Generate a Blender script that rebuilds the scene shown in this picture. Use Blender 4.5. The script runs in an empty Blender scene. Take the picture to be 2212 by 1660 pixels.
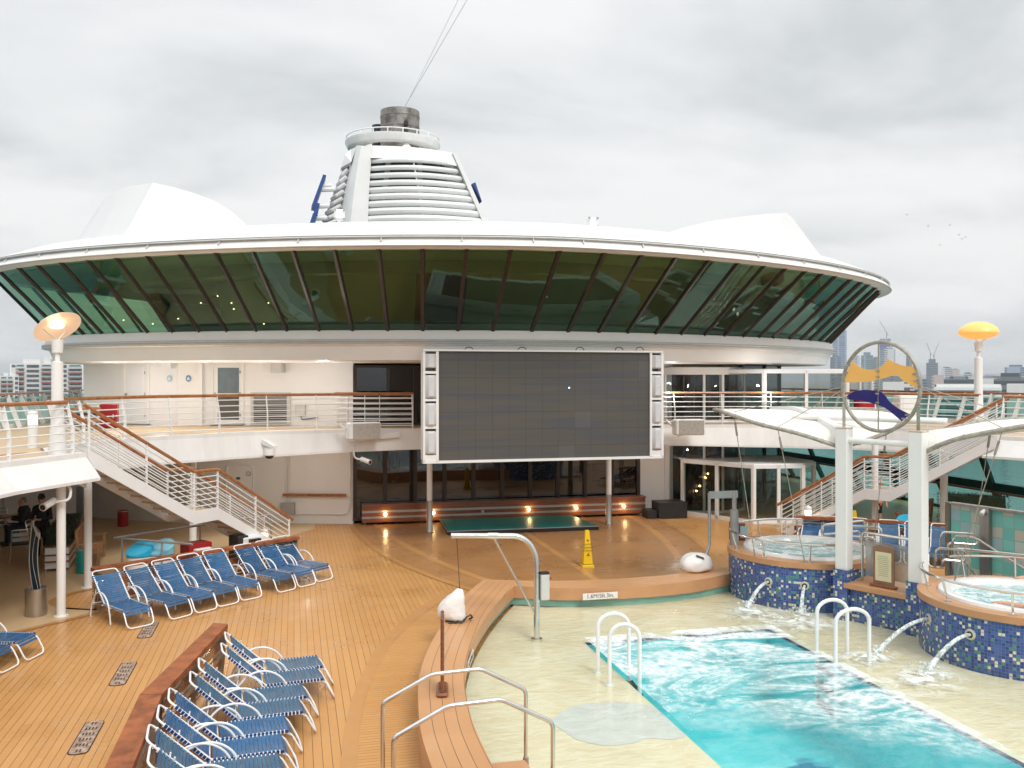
import bpy, bmesh, math, random
from mathutils import Vector, Matrix, Euler
random.seed(7)
R = math.radians
SC = bpy.context.scene
COL = SC.collection
# ------------------------------------------------------------------ camera, sky, sun, exposure
EYE = 4.7                                   # eye height over the lower deck
YAW = math.atan(471 / 1920)
cam = bpy.data.cameras.new('camera'); cam_o = bpy.data.objects.new('camera', cam); COL.objects.link(cam_o)
cam.sensor_width = 36; cam.lens = 36 * 1920 / 2212; cam.shift_y = -14 / 2212
cam.clip_start = 0.05; cam.clip_end = 20000
cam_o.location = (0, 0, EYE); cam_o.rotation_euler = (R(90), 0, -YAW)
SC.camera = cam_o
SUN_EL, SUN_AZ = R(47), R(163)              # high sun behind the camera, seen only as a bright patch of cloud
sun = bpy.data.lights.new('sun', 'SUN'); sun.energy = 1.55; sun.angle = R(20); sun.color = (1, .965, .92)
sun_o = bpy.data.objects.new('sun', sun); COL.objects.link(sun_o)
sd = Vector((math.sin(SUN_AZ) * math.cos(SUN_EL), math.cos(SUN_AZ) * math.cos(SUN_EL), math.sin(SUN_EL)))
sun_o.rotation_euler = sd.to_track_quat('Z', 'Y').to_euler()
SC.view_settings.view_transform = 'Standard'; SC.view_settings.look = 'None'
SC.view_settings.exposure = 0.30; SC.view_settings.gamma = 1
SC.cycles.max_bounces = 8; SC.cycles.transparent_max_bounces = 16; SC.cycles.caustics_reflective = False; SC.cycles.caustics_refractive = False
SC.cycles.sample_clamp_indirect = 4

def nd(nt, typ, **kw):
    n = nt.nodes.new(typ)
    for k, v in kw.items():
        if k.startswith('i_'):
            key = k[2:]; n.inputs[int(key) if key.isdigit() else key.replace('_', ' ')].default_value = v
        else: setattr(n, k, v)
    return n
def lk(nt, a, b): nt.links.new(a, b)
def math_n(nt, op, a, b=None, clamp=False):
    n = nt.nodes.new('ShaderNodeMath'); n.operation = op; n.use_clamp = clamp
    for i, v in enumerate((a, b)):
        if v is None: continue
        if isinstance(v, (int, float)): n.inputs[i].default_value = v
        else: nt.links.new(v, n.inputs[i])
    return n.outputs[0]
def mixc(nt, f, a, b, mode='MIX'):
    n = nt.nodes.new('ShaderNodeMix'); n.data_type = 'RGBA'; n.blend_type = mode
    for i, v in ((0, f), (6, a), (7, b)):
        if isinstance(v, (int, float)): n.inputs[i].default_value = v
        elif isinstance(v, tuple): n.inputs[i].default_value = v if len(v) == 4 else (*v, 1)
        else: nt.links.new(v, n.inputs[i])
    return n.outputs[2]
def ramp(nt, fac, stops, interp='LINEAR'):
    n = nt.nodes.new('ShaderNodeValToRGB'); cr = n.color_ramp; cr.interpolation = interp
    while len(cr.elements) < len(stops): cr.elements.new(0.5)
    for e, (p, c) in zip(cr.elements, stops):
        e.position = p; e.color = (*c, 1) if isinstance(c, tuple) else (c, c, c, 1)
    nt.links.new(fac, n.inputs[0]); return n.outputs[0]

W = bpy.data.worlds.new('World'); SC.world = W; W.use_nodes = True
nt = W.node_tree; nt.nodes.clear()
wo = nd(nt, 'ShaderNodeOutputWorld'); bg = nd(nt, 'ShaderNodeBackground'); lk(nt, bg.outputs[0], wo.inputs[0])
sky = nd(nt, 'ShaderNodeTexSky', sky_type='NISHITA', sun_disc=False, sun_elevation=SUN_EL, sun_rotation=SUN_AZ)
sky.air_density = 2; sky.dust_density = 6
tc = nd(nt, 'ShaderNodeTexCoord'); sp = nd(nt, 'ShaderNodeSeparateXYZ'); lk(nt, tc.outputs['Generated'], sp.inputs[0])
up = math_n(nt, 'MAXIMUM', sp.outputs[2], 0.0)
den = math_n(nt, 'ADD', up, 0.24)
cx = math_n(nt, 'DIVIDE', sp.outputs[0], den); cy = math_n(nt, 'DIVIDE', sp.outputs[1], den)
cb = nd(nt, 'ShaderNodeCombineXYZ'); lk(nt, cx, cb.inputs[0]); lk(nt, cy, cb.inputs[1])
n1 = nd(nt, 'ShaderNodeTexNoise', i_Scale=1.25, i_Detail=7.0, i_Roughness=0.52, i_Distortion=0.3)
mp = nd(nt, 'ShaderNodeMapping'); mp.inputs['Location'].default_value = (3.3, 1.6, 0); mp.inputs['Rotation'].default_value = (0, 0, R(-12)); mp.inputs['Scale'].default_value = (.8, 1.2, 1)
lk(nt, cb.outputs[0], mp.inputs[0]); lk(nt, mp.outputs[0], n1.inputs['Vector'])
cl = ramp(nt, n1.outputs['Fac'], [(0.34, (.555, .582, .595)), (0.45, (.71, .725, .733)), (0.56, (.80, .808, .812))])
# an overcast sky: overhead about three times as bright as at the horizon
zen = math_n(nt, 'MULTIPLY', math_n(nt, 'SUBTRACT', up, .38, True), 1.35); ov = math_n(nt, 'ADD', zen, 1.0)
grey = nd(nt, 'ShaderNodeVectorMath', operation='SCALE'); lk(nt, cl, grey.inputs[0]); lk(nt, ov, grey.inputs['Scale'])
skys = nd(nt, 'ShaderNodeVectorMath', operation='SCALE'); lk(nt, sky.outputs[0], skys.inputs[0]); skys.inputs['Scale'].default_value = 0.08
lk(nt, mixc(nt, 0.93, skys.outputs[0], grey.outputs[0]), bg.inputs[0]); bg.inputs[1].default_value = 1.0

# ------------------------------------------------------------------ measuring: a pixel of the 2212 px wide photograph to a point of the place
FX, FY = math.sin(YAW), math.cos(YAW)
def ray(px, py):
    u = (px - 1106) / 1920; v = (816 - py) / 1920
    return Vector((FX + u * FY, FY - u * FX, v))
def G(px, py, z=0.0):                        # on a level plane
    d = ray(px, py); return Vector((0, 0, EYE)) + d * ((z - EYE) / d.z)
def GY(px, py, y):                           # on a plane across the ship
    d = ray(px, py); return Vector((0, 0, EYE)) + d * (y / d.y)
def GD(px, py, dep): return Vector((0, 0, EYE)) + ray(px, py) * dep
def V(*a): return Vector(a)

# ------------------------------------------------------------------ mesh collecting
class MB:
    def __init__(s): s.v = []; s.f = []; s.m = []; s.uv = {}; s.mi = 0
    def add(s, vs, fs):
        o = len(s.v); s.v += [tuple(v) for v in vs]
        for f in fs: s.f.append([i + o for i in f]); s.m.append(s.mi)
        return s
    def box(s, c, size, rz=0, rot=None):
        M = rot if rot is not None else Matrix.Rotation(rz, 3, 'Z')
        c = Vector(c); h = Vector(size) / 2
        vs = [c + M @ Vector((x * h.x, y * h.y, z * h.z)) for x in (-1, 1) for y in (-1, 1) for z in (-1, 1)]
        return s.add(vs, [(0, 1, 3, 2), (4, 6, 7, 5), (0, 4, 5, 1), (2, 3, 7, 6), (0, 2, 6, 4), (1, 5, 7, 3)])
    def cbox(s, c, size, rz=0, b=.02, rot=None):    # box with chamfered edges
        M = rot if rot is not None else Matrix.Rotation(rz, 3, 'Z')
        c = Vector(c); h = Vector(size) / 2; b = min(b, h.x * .9, h.y * .9, h.z * .9)
        rings = []
        for z, i in ((-h.z, b), (-h.z + b, 0), (h.z - b, 0), (h.z, b)):
            x, y = h.x - i, h.y - i; k = b if i == 0 else b * .4
            rings.append([c + M @ Vector(p + (z,)) for p in ((-x + k, -y), (x - k, -y), (x, -y + k), (x, y - k), (x - k, y), (-x + k, y), (-x, y - k), (-x, -y + k))])
        return s.loft(rings, caps=True)
    def beam(s, a, b, w, h, up=(0, 0, 1)):
        a, b = Vector(a), Vector(b); t = (b - a).normalized(); sd_ = t.cross(Vector(up))
        if sd_.length < 1e-4: sd_ = t.cross(Vector((1, 0, 0)))
        sd_.normalize(); u = sd_.cross(t)
        vs = [p + sd_ * x * w / 2 + u * y * h / 2 for p in (a, b) for x, y in ((-1, -1), (1, -1), (1, 1), (-1, 1))]
        return s.add(vs, [(3, 2, 1, 0), (4, 5, 6, 7), (0, 1, 5, 4), (1, 2, 6, 5), (2, 3, 7, 6), (3, 0, 4, 7)])
    def loft(s, rings, closed=True, caps=False, loop=False):
        n = len(rings[0]); vs = [p for r in rings for p in r]; fs = []
        m = len(rings)
        for i in range(m if loop else m - 1):
            j = (i + 1) % m
            for k in range(n if closed else n - 1):
                l = (k + 1) % n; fs.append((i * n + k, i * n + l, j * n + l, j * n + k))
        if caps: fs.append(tuple(range(n - 1, -1, -1))); fs.append(tuple((m - 1) * n + k for k in range(n)))
        return s.add(vs, fs)
    def tube(s, pts, r, n=8, closed=False, caps=True):
        pts = [Vector(p) for p in pts]; m = len(pts); rings = []; u = None
        for i, p in enumerate(pts):
            a = pts[i - 1] if (i > 0 or closed) else p; b = pts[(i + 1) % m] if (i < m - 1 or closed) else p
            t = (b - a)
            if t.length < 1e-7: t = Vector((0, 0, 1))
            t.normalize()
            if u is None:
                u = t.cross(Vector((0, 0, 1)))
                if u.length < .05: u = t.cross(Vector((1, 0, 0)))
            u = u - t * u.dot(t); u.normalize(); w = t.cross(u)
            ri = r[i] if isinstance(r, (list, tuple)) else r
            k = 1.0
            if 0 < i < m - 1 or closed:
                d1 = (p - pts[i - 1]).normalized(); k = 1 / max(.5, d1.dot(t))
            rings.append([p + (u * math.cos(q) * (k if abs(u.z) < .5 else 1) + w * math.sin(q)) * ri for q in [2 * math.pi * j / n for j in range(n)]])
        return s.loft(rings, caps=caps and not closed, loop=closed)
    def prism(s, poly, z0, z1):
        n = len(poly)
        if sum(poly[i][0] * poly[(i + 1) % n][1] - poly[(i + 1) % n][0] * poly[i][1] for i in range(n)) < 0: poly = poly[::-1]
        vs = [(x, y, z0) for x, y in poly] + [(x, y, z1) for x, y in poly]
        fs = [tuple(range(n - 1, -1, -1)), tuple(range(n, 2 * n))] + [(i, (i + 1) % n, n + (i + 1) % n, n + i) for i in range(n)]
        return s.add(vs, fs)
    def flat(s, poly, z):
        n = len(poly)
        if sum(poly[i][0] * poly[(i + 1) % n][1] - poly[(i + 1) % n][0] * poly[i][1] for i in range(n)) < 0: poly = poly[::-1]
        return s.add([(x, y, z) for x, y in poly], [tuple(range(n))])
    def plate(s, pts, nrm, th):              # outline in space given a thickness along nrm
        nrm = Vector(nrm).normalized(); n = len(pts); a = [Vector(p) for p in pts]; b = [p + nrm * th for p in a]
        return s.add(a + b, [tuple(range(n)), tuple(range(2 * n - 1, n - 1, -1))] + [(i, n + i, n + (i + 1) % n, (i + 1) % n) for i in range(n)])
    def lathe(s, prof, c=(0, 0, 0), n=24, a0=0, a1=2 * math.pi, rot=None):
        full = abs(a1 - a0 - 2 * math.pi) < 1e-6; c = Vector(c); rings = []
        for i in range(n if full else n + 1):
            a = a0 + (a1 - a0) * i / n
            ring = [Vector((r * math.cos(a), r * math.sin(a), z)) for r, z in prof]
            if rot is not None: ring = [rot @ p for p in ring]
            rings.append([c + p for p in ring])
        return s.loft(rings, closed=False, loop=full)
    def cyl(s, c, r, z0, z1, n=20):
        c = Vector(c); return s.loft([[(c.x + r * math.cos(2 * math.pi * i / n), c.y + r * math.sin(2 * math.pi * i / n), z) for i in range(n)] for z in (z0, z1)], caps=True)
    def ball(s, c, r, n=12, sc=(1, 1, 1)):
        c = Vector(c); rings = []
        for i in range(1, n // 2):
            a = math.pi * i / (n // 2)
            rings.append([c + Vector((r * sc[0] * math.sin(a) * math.cos(2 * math.pi * j / n), r * sc[1] * math.sin(a) * math.sin(2 * math.pi * j / n), -r * sc[2] * math.cos(a))) for j in range(n)])
        return s.loft(rings, caps=True)
    def rect(s, o, ux, uy, w, h, th, nrm):   # a slab on a wall: o lower left corner
        o, ux, uy, nrm = Vector(o), Vector(ux), Vector(uy), Vector(nrm)
        return s.plate([o, o + ux * w, o + ux * w + uy * h, o + uy * h], nrm, th)

def mesh_obj(name, mb, mats, base=Vector((0, 0, 0)), parent=None, smooth=True, ang=35):
    me = bpy.data.meshes.new(name)
    me.from_pydata([(x - base.x, y - base.y, z - base.z) for x, y, z in mb.v], [], mb.f)
    mats = mats if isinstance(mats, (list, tuple)) else [mats]
    for m in mats: me.materials.append(m)
    if len(mats) > 1: me.polygons.foreach_set('material_index', mb.m)
    bm = bmesh.new(); bm.from_mesh(me); bmesh.ops.recalc_face_normals(bm, faces=bm.faces); bm.to_mesh(me); bm.free()
    if mb.uv:
        ul = me.uv_layers.new(name='uv')
        for l in me.loops: ul.data[l.index].uv = mb.uv.get(l.vertex_index, (0, 0))
    if smooth:
        me.polygons.foreach_set('use_smooth', [True] * len(me.polygons)); me.set_sharp_from_angle(angle=R(ang))
    me.update()
    o = bpy.data.objects.new(name, me); COL.objects.link(o); o.parent = parent
    return o
def setp(o, label=None, cat=None, group=None, kind=None):
    if label: o['label'] = label
    if cat: o['category'] = cat
    if group: o['group'] = group
    if kind: o['kind'] = kind
    return o
class Thing:                                  # an Empty at the thing's base with its parts as children
    def __init__(s, name, label, cat, loc, group=None):
        s.o = bpy.data.objects.new(name, None); COL.objects.link(s.o); s.o.location = Vector(loc); s.base = Vector(loc)
        s.o.empty_display_size = .1; setp(s.o, label, cat, group)
    def part(s, name, mb, mat, parent=None, label=None, **kw):
        o = mesh_obj(name, mb, mat, s.base, parent or s.o, **kw)
        if label: o['label'] = label
        return o
def single(name, mb, mat, label, cat, group=None, loc=None, **kw):
    if loc is None:
        xs = [v[0] for v in mb.v]; ys = [v[1] for v in mb.v]; zs = [v[2] for v in mb.v]
        loc = ((min(xs) + max(xs)) / 2, (min(ys) + max(ys)) / 2, min(zs))
    b = Vector(loc); o = mesh_obj(name, mb, mat, b, **kw); o.location = b
    return setp(o, label, cat, group)
def struct(name, mb, mat, label=None, **kw):
    o = mesh_obj(name, mb, mat, **kw); return setp(o, label or name.replace('_', ' '), None, None, 'structure')
def fillet(pts, r, n=5, closed=False):
    pts = [Vector(p) for p in pts]; out = []; m = len(pts)
    for i, p in enumerate(pts):
        if not closed and i in (0, m - 1): out.append(p); continue
        a, b = pts[i - 1], pts[(i + 1) % m]; da, db = a - p, b - p
        k = min(r, da.length * .45, db.length * .45); q0 = p + da.normalized() * k; q1 = p + db.normalized() * k
        for j in range(n + 1):
            t = j / n; out.append(q0 * (1 - t) ** 2 + p * 2 * t * (1 - t) + q1 * t * t)
    return out
def spline(pts, k=6):                         # Catmull-Rom through points
    pts = [Vector(p) for p in pts]; out = []
    for i in range(len(pts) - 1):
        p0 = pts[max(i - 1, 0)]; p1, p2 = pts[i], pts[i + 1]; p3 = pts[min(i + 2, len(pts) - 1)]
        for j in range(k):
            t = j / k
            out.append(.5 * ((2 * p1) + (p2 - p0) * t + (2 * p0 - 5 * p1 + 4 * p2 - p3) * t * t + (3 * p1 - p0 - 3 * p2 + p3) * t ** 3))
    return out + [pts[-1]]
def v2(pts): return [Vector((x, y, 0)) for x, y in pts]
def xy(pts): return [(p.x, p.y) for p in pts]
def copy_tree(o, parent=None):
    c = o.copy(); COL.objects.link(c); c.parent = parent
    for ch in [x for x in bpy.data.objects if x.parent is o]: copy_tree(ch, c)
    return c

# ------------------------------------------------------------------ materials
MATS = {}
def mat(name, col, rough=.5, metal=0.0, var=.12, scale=3.0, bump=0.0, spec=.5, coat=0.0, col2=None, emit=None, estr=0, bscale=None, stretch=None):
    m = bpy.data.materials.new(name); m.use_nodes = True; nt = m.node_tree; b = nt.nodes['Principled BSDF']
    tc = nd(nt, 'ShaderNodeTexCoord'); mp = nd(nt, 'ShaderNodeMapping'); lk(nt, tc.outputs['Object'], mp.inputs[0])
    if stretch: mp.inputs['Scale'].default_value = stretch
    n = nd(nt, 'ShaderNodeTexNoise', i_Scale=scale, i_Detail=5.0, i_Roughness=.6); lk(nt, mp.outputs[0], n.inputs['Vector'])
    c2 = col2 or tuple(max(0, c * (1 - var * 2)) for c in col)
    c = ramp(nt, n.outputs['Fac'], [(.3, c2), (.62, col)])
    lk(nt, c, b.inputs['Base Color'])
    rr = math_n(nt, 'ADD', math_n(nt, 'MULTIPLY', n.outputs['Fac'], .15), max(.02, rough - .08)); lk(nt, rr, b.inputs['Roughness'])
    b.inputs['Metallic'].default_value = metal; b.inputs['Specular IOR Level'].default_value = spec; b.inputs['Coat Weight'].default_value = coat; b.inputs['Coat Roughness'].default_value = .08
    if bump:
        n2 = nd(nt, 'ShaderNodeTexNoise', i_Scale=bscale or scale * 6, i_Detail=3.0); lk(nt, mp.outputs[0], n2.inputs['Vector'])
        bp = nd(nt, 'ShaderNodeBump', i_Strength=bump, i_Distance=.02); lk(nt, n2.outputs['Fac'], bp.inputs['Height']); lk(nt, bp.outputs[0], b.inputs['Normal'])
    if emit: b.inputs['Emission Color'].default_value = (*emit, 1); b.inputs['Emission Strength'].default_value = estr
    MATS[name] = m; return m
white = mat('white_paint', (.81, .81, .80), .38, var=.03, scale=1.3)
white2 = mat('weathered_white_paint', (.81, .80, .785), .5, var=.05, scale=2.6, bump=.04, stretch=(1, 1, .18))
hull = mat('lounge_white_paint', (.725, .73, .73), .45, var=.035, scale=.9, stretch=(1, 1, .25), bump=.03)
cream = mat('cream_paint', (.86, .84, .81), .45, var=.03, scale=1.1)
wallp = mat('wall_paint', (.85, .84, .825), .5, var=.025, scale=.9, bump=.02)
tubewhite = mat('white_tube', (.82, .82, .82), .3, var=.03)
steel = mat('stainless_steel', (.72, .72, .71), .2, 1, var=.06, scale=5)
brushed = mat('brushed_steel', (.5, .48, .46), .36, 1, var=.12, scale=4, stretch=(1, 1, .1))
greysteel = mat('grey_rail', (.42, .43, .44), .4, .5, var=.1)
varnish = mat('varnished_wood', (.36, .125, .045), .22, var=.22, scale=6, coat=.5, stretch=(1, 1, 1))
capwood = mat('mahogany_cap', (.36, .115, .042), .55, var=.26, scale=5, spec=.25, coat=.0, bump=.05)
barwood = mat('bar_wood', (.26, .085, .03), .3, var=.25, scale=7, coat=.3, stretch=(.25, 1, 3))
alu = mat('aluminium_strip', (.48, .47, .47), .4, .7, var=.06)
handwood = mat('handrail_wood', (.42, .165, .06), .3, var=.2, scale=8, coat=.3)
beige = mat('beige_deck_coating', (.62, .44, .25), .42, var=.05, scale=.8, bump=.03)
tan2 = mat('tan_upper_coating', (.60, .44, .27), .5, var=.06, scale=.7)
redstrip = mat('red_walkway', (.42, .10, .07), .5, var=.1)
black = mat('black_paint', (.015, .015, .016), .45, var=.2)
dark = mat('dark_metal', (.05, .05, .055), .4, .5, var=.2)
dbrown = mat('dark_brown_frame', (.045, .028, .022), .4, .2, var=.15)
grey = mat('grey_plastic', (.42, .42, .41), .5, var=.05)
lgrey = mat('light_grey_box', (.58, .58, .56), .5, var=.05)
teal = mat('teal_stage', (.006, .27, .26), .4, var=.12, scale=2, bump=.03)
yellow = mat('yellow_plastic', (.85, .55, .01), .4, var=.04)
blueP = mat('blue_enamel', (.02, .065, .25), .35, var=.06)
navy = mat('navy_acrylic', (.018, .013, .16), .12, var=.05)
orangeP = mat('orange_acrylic', (.92, .50, .13), .25, var=.03)
pipe = mat('weathered_pipe', (.40, .375, .32), .5, .25, var=.2, scale=9)
red = mat('red_enamel', (.36, .012, .016), .4, var=.08)
canvas = mat('canopy_membrane', (.82, .80, .72), .6, var=.03)
bagm = mat('white_vinyl', (.80, .79, .77), .45, var=.04, bump=.4, bscale=7)
soot = mat('sooty_stack', (.30, .28, .26), .45, .6, var=.32, scale=1.6, col2=(.10, .085, .075))
teak = mat('bench_teak', (.40, .20, .09), .5, var=.2, scale=8)
tealbin = mat('teal_bin', (.01, .30, .30), .4, var=.06)
cyan = mat('cyan_plastic', (.03, .40, .62), .35, var=.05)
cyan2 = mat('pale_cyan_plastic', (.22, .52, .64), .35, var=.05)
hedgem = mat('hedge_leaf', (.035, .07, .022), .5, var=.4, scale=20)
skin = mat('skin', (.62, .36, .25), .5, var=.06)
hairm = mat('grey_hair', (.25, .23, .21), .6, var=.2)
cloth_d = mat('black_cloth', (.018, .018, .022), .8, var=.2)
cloth_o = mat('orange_cloth', (.85, .30, .14), .8, var=.06)
rubber = mat('grey_speaker_grille', (.40, .37, .33), .7, var=.12, scale=14)
grille = mat('speaker_face', (.62, .63, .65), .55, var=.03)
strapA = mat('blue_strap', (.026, .122, .275), .35, var=.14, scale=9)
strapB = mat('faded_blue_strap', (.045, .13, .21), .4, var=.2, scale=5, col2=(.026, .08, .165))
strapC = mat('deep_blue_strap', (.03, .108, .225), .35, var=.16, scale=6)
lampw = mat('warm_lamp', (1, .9, .7), .4, emit=(1, .78, .45), estr=5)
lampw2 = mat('soft_lamp', (1, .9, .75), .4, emit=(1, .85, .6), estr=2.2)
shadeL = mat('pearl_lamp_shade', (.85, .70, .58), .3, emit=(1, .62, .38), estr=.22, var=.03)
shadeR = mat('glowing_orange_shade', (.9, .42, .13), .3, emit=(1, .40, .09), estr=.6, var=.03)
lampO = mat('orange_lamp', (1, .8, .3), .3, emit=(1, .72, .16), estr=3.2)
text_m = mat('lettering', (.02, .02, .02), .5)
signw = mat('sign_white', (.75, .75, .72), .4, var=.04)
bluesign = mat('blue_sign', (.12, .30, .50), .4)

def planks(name, ang, width=.115, col=(.62, .325, .115), colb=(.55, .275, .09), line=.0034, rough=.26, jl=2.6):
    m = bpy.data.materials.new(name); m.use_nodes = True; nt = m.node_tree; b = nt.nodes['Principled BSDF']
    tc = nd(nt, 'ShaderNodeTexCoord'); mp = nd(nt, 'ShaderNodeMapping'); mp.inputs['Rotation'].default_value = (0, 0, ang); lk(nt, tc.outputs['Object'], mp.inputs[0])
    s = nd(nt, 'ShaderNodeSeparateXYZ'); lk(nt, mp.outputs[0], s.inputs[0])
    q = math_n(nt, 'DIVIDE', s.outputs[0], width); fl = math_n(nt, 'FLOOR', q); fr = math_n(nt, 'FRACT', q)
    wn = nd(nt, 'ShaderNodeTexWhiteNoise', noise_dimensions='1D'); lk(nt, fl, wn.inputs['W'])
    edge = math_n(nt, 'MINIMUM', fr, math_n(nt, 'SUBTRACT', 1, fr))
    l1 = math_n(nt, 'LESS_THAN', edge, line / width)
    jy = math_n(nt, 'ADD', math_n(nt, 'DIVIDE', s.outputs[1], jl), math_n(nt, 'MULTIPLY', wn.outputs['Value'], 7.3))
    jf = math_n(nt, 'FRACT', jy); l2 = math_n(nt, 'LESS_THAN', jf, .0022)
    cc = nd(nt, 'ShaderNodeCombineXYZ'); lk(nt, fl, cc.inputs[0]); lk(nt, math_n(nt, 'FLOOR', jy), cc.inputs[1])
    wn2 = nd(nt, 'ShaderNodeTexWhiteNoise', noise_dimensions='2D'); lk(nt, cc.outputs[0], wn2.inputs['Vector'])
    n = nd(nt, 'ShaderNodeTexNoise', i_Scale=.55, i_Detail=6.0, i_Roughness=.6); lk(nt, tc.outputs['Object'], n.inputs['Vector'])
    n3 = nd(nt, 'ShaderNodeTexNoise', i_Scale=9.0, i_Detail=3.0); mp3 = nd(nt, 'ShaderNodeMapping'); mp3.inputs['Scale'].default_value = (6, .5, 1); lk(nt, mp.outputs[0], mp3.inputs[0]); lk(nt, mp3.outputs[0], n3.inputs['Vector'])
    t = math_n(nt, 'ADD', math_n(nt, 'MULTIPLY', wn2.outputs['Value'], .62), math_n(nt, 'MULTIPLY', n.outputs['Fac'], .9))
    base = mixc(nt, math_n(nt, 'SUBTRACT', t, .15, True), colb, col)
    base = mixc(nt, math_n(nt, 'MULTIPLY', n3.outputs['Fac'], .16), base, (.30, .13, .04))
    n5 = nd(nt, 'ShaderNodeTexNoise', i_Scale=1.7, i_Detail=7.0, i_Roughness=.7); lk(nt, tc.outputs['Object'], n5.inputs['Vector'])
    base = mixc(nt, ramp(nt, n5.outputs['Fac'], [(.54, 0.0), (.72, .34)]), base, (.50, .36, .24))
    base = mixc(nt, math_n(nt, 'MULTIPLY', l2, .3), base, (.16, .08, .03))
    base = mixc(nt, math_n(nt, 'MULTIPLY', l1, .9), base, (.06, .034, .016))
    lk(nt, base, b.inputs['Base Color'])
    lk(nt, ramp(nt, n.outputs['Fac'], [(.36, rough * .8), (.6, rough + .2)]), b.inputs['Roughness'])
    b.inputs['Specular IOR Level'].default_value = .36
    b.inputs['Coat Weight'].default_value = .06; b.inputs['Coat Roughness'].default_value = .12
    bp = nd(nt, 'ShaderNodeBump', i_Strength=.25, i_Distance=.004); lk(nt, math_n(nt, 'SUBTRACT', math_n(nt, 'MULTIPLY', n3.outputs['Fac'], .25), l1), bp.inputs['Height']); lk(nt, bp.outputs[0], b.inputs['Normal'])
    return m
P_long = planks('deck_planks', 0)
P_cross = planks('cross_planks', R(90), width=.085)
P_diagL = planks('diagonal_planks', R(72), width=.085, col=(.47, .24, .095), colb=(.42, .205, .075), line=.006)
P_diagR = planks('diagonal_planks_mirrored', R(-72), width=.085, col=(.47, .24, .095), colb=(.42, .205, .075), line=.006)
P_fan = planks('fan_planks', R(60), width=.085, col=(.50, .26, .10), colb=(.44, .215, .08), line=.006)
P_band = planks('border_board', 0, width=40, col=(.54, .275, .10), colb=(.46, .225, .078), line=0, jl=300)
def rimwood():
    m = planks('rim_planks', 0, width=.16, col=(.60, .325, .16), colb=(.54, .285, .13), rough=.4); nt = m.node_tree
    uv = nd(nt, 'ShaderNodeUVMap', uv_map='uv')
    for l in list(nt.links):
        if l.from_node.type == 'TEX_COORD' and l.to_node.type == 'MAPPING': nt.links.remove(l); nt.links.new(uv.outputs[0], l.to_socket if False else [n for n in nt.nodes if n.type == 'MAPPING'][0].inputs[0])
    nt.nodes['Principled BSDF'].inputs['Coat Weight'].default_value = .1
    return m
P_rim = rimwood()
facewood = mat('rim_face_wood', (.54, .28, .135), .4, var=.08, scale=2, coat=.1)

def tiles(name, size, stops, grout=(.10, .11, .2), gw=.06, rough=.25, uvmap=True):
    m = bpy.data.materials.new(name); m.use_nodes = True; nt = m.node_tree; b = nt.nodes['Principled BSDF']
    src = nd(nt, 'ShaderNodeUVMap', uv_map='uv').outputs[0]
    s = nd(nt, 'ShaderNodeSeparateXYZ'); lk(nt, src, s.inputs[0])
    x = math_n(nt, 'DIVIDE', s.outputs[0], size); y = math_n(nt, 'DIVIDE', s.outputs[1], size)
    cc = nd(nt, 'ShaderNodeCombineXYZ'); lk(nt, math_n(nt, 'FLOOR', x), cc.inputs[0]); lk(nt, math_n(nt, 'FLOOR', y), cc.inputs[1])
    wn = nd(nt, 'ShaderNodeTexWhiteNoise', noise_dimensions='2D'); lk(nt, cc.outputs[0], wn.inputs['Vector'])
    c = ramp(nt, wn.outputs['Value'], stops, 'CONSTANT')
    def ed(q): f = math_n(nt, 'FRACT', q); return math_n(nt, 'MINIMUM', f, math_n(nt, 'SUBTRACT', 1, f))
    g = math_n(nt, 'LESS_THAN', math_n(nt, 'MINIMUM', ed(x), ed(y)), gw)
    sep = nd(nt, 'ShaderNodeSeparateColor'); lk(nt, wn.outputs['Color'], sep.inputs[0])
    c = mixc(nt, math_n(nt, 'MULTIPLY', sep.outputs[1], .15), c, (.02, .03, .10))
    lk(nt, mixc(nt, g, c, grout), b.inputs['Base Color']); b.inputs['Roughness'].default_value = rough
    bp = nd(nt, 'ShaderNodeBump', i_Strength=.3, i_Distance=.003); lk(nt, math_n(nt, 'SUBTRACT', 1, g), bp.inputs['Height']); lk(nt, bp.outputs[0], b.inputs['Normal'])
    return m
bl = (.04, .095, .31)
mosaic = tiles('mosaic_tiles', .05, [(0, bl), (.3, (.06, .13, .37)), (.52, (.025, .06, .23)), (.74, (.74, .70, .52)), (.86, (.07, .27, .20))], grout=(.13, .15, .30))
blocks = tiles('glass_blocks', .235, [(0, (.28, .80, .75)), (.3, (.74, .76, .68)), (.5, (.46, .70, .80)), (.7, (.24, .76, .72)), (.88, (.66, .82, .78))], grout=(.30, .62, .55), gw=.05, rough=.3)

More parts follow.
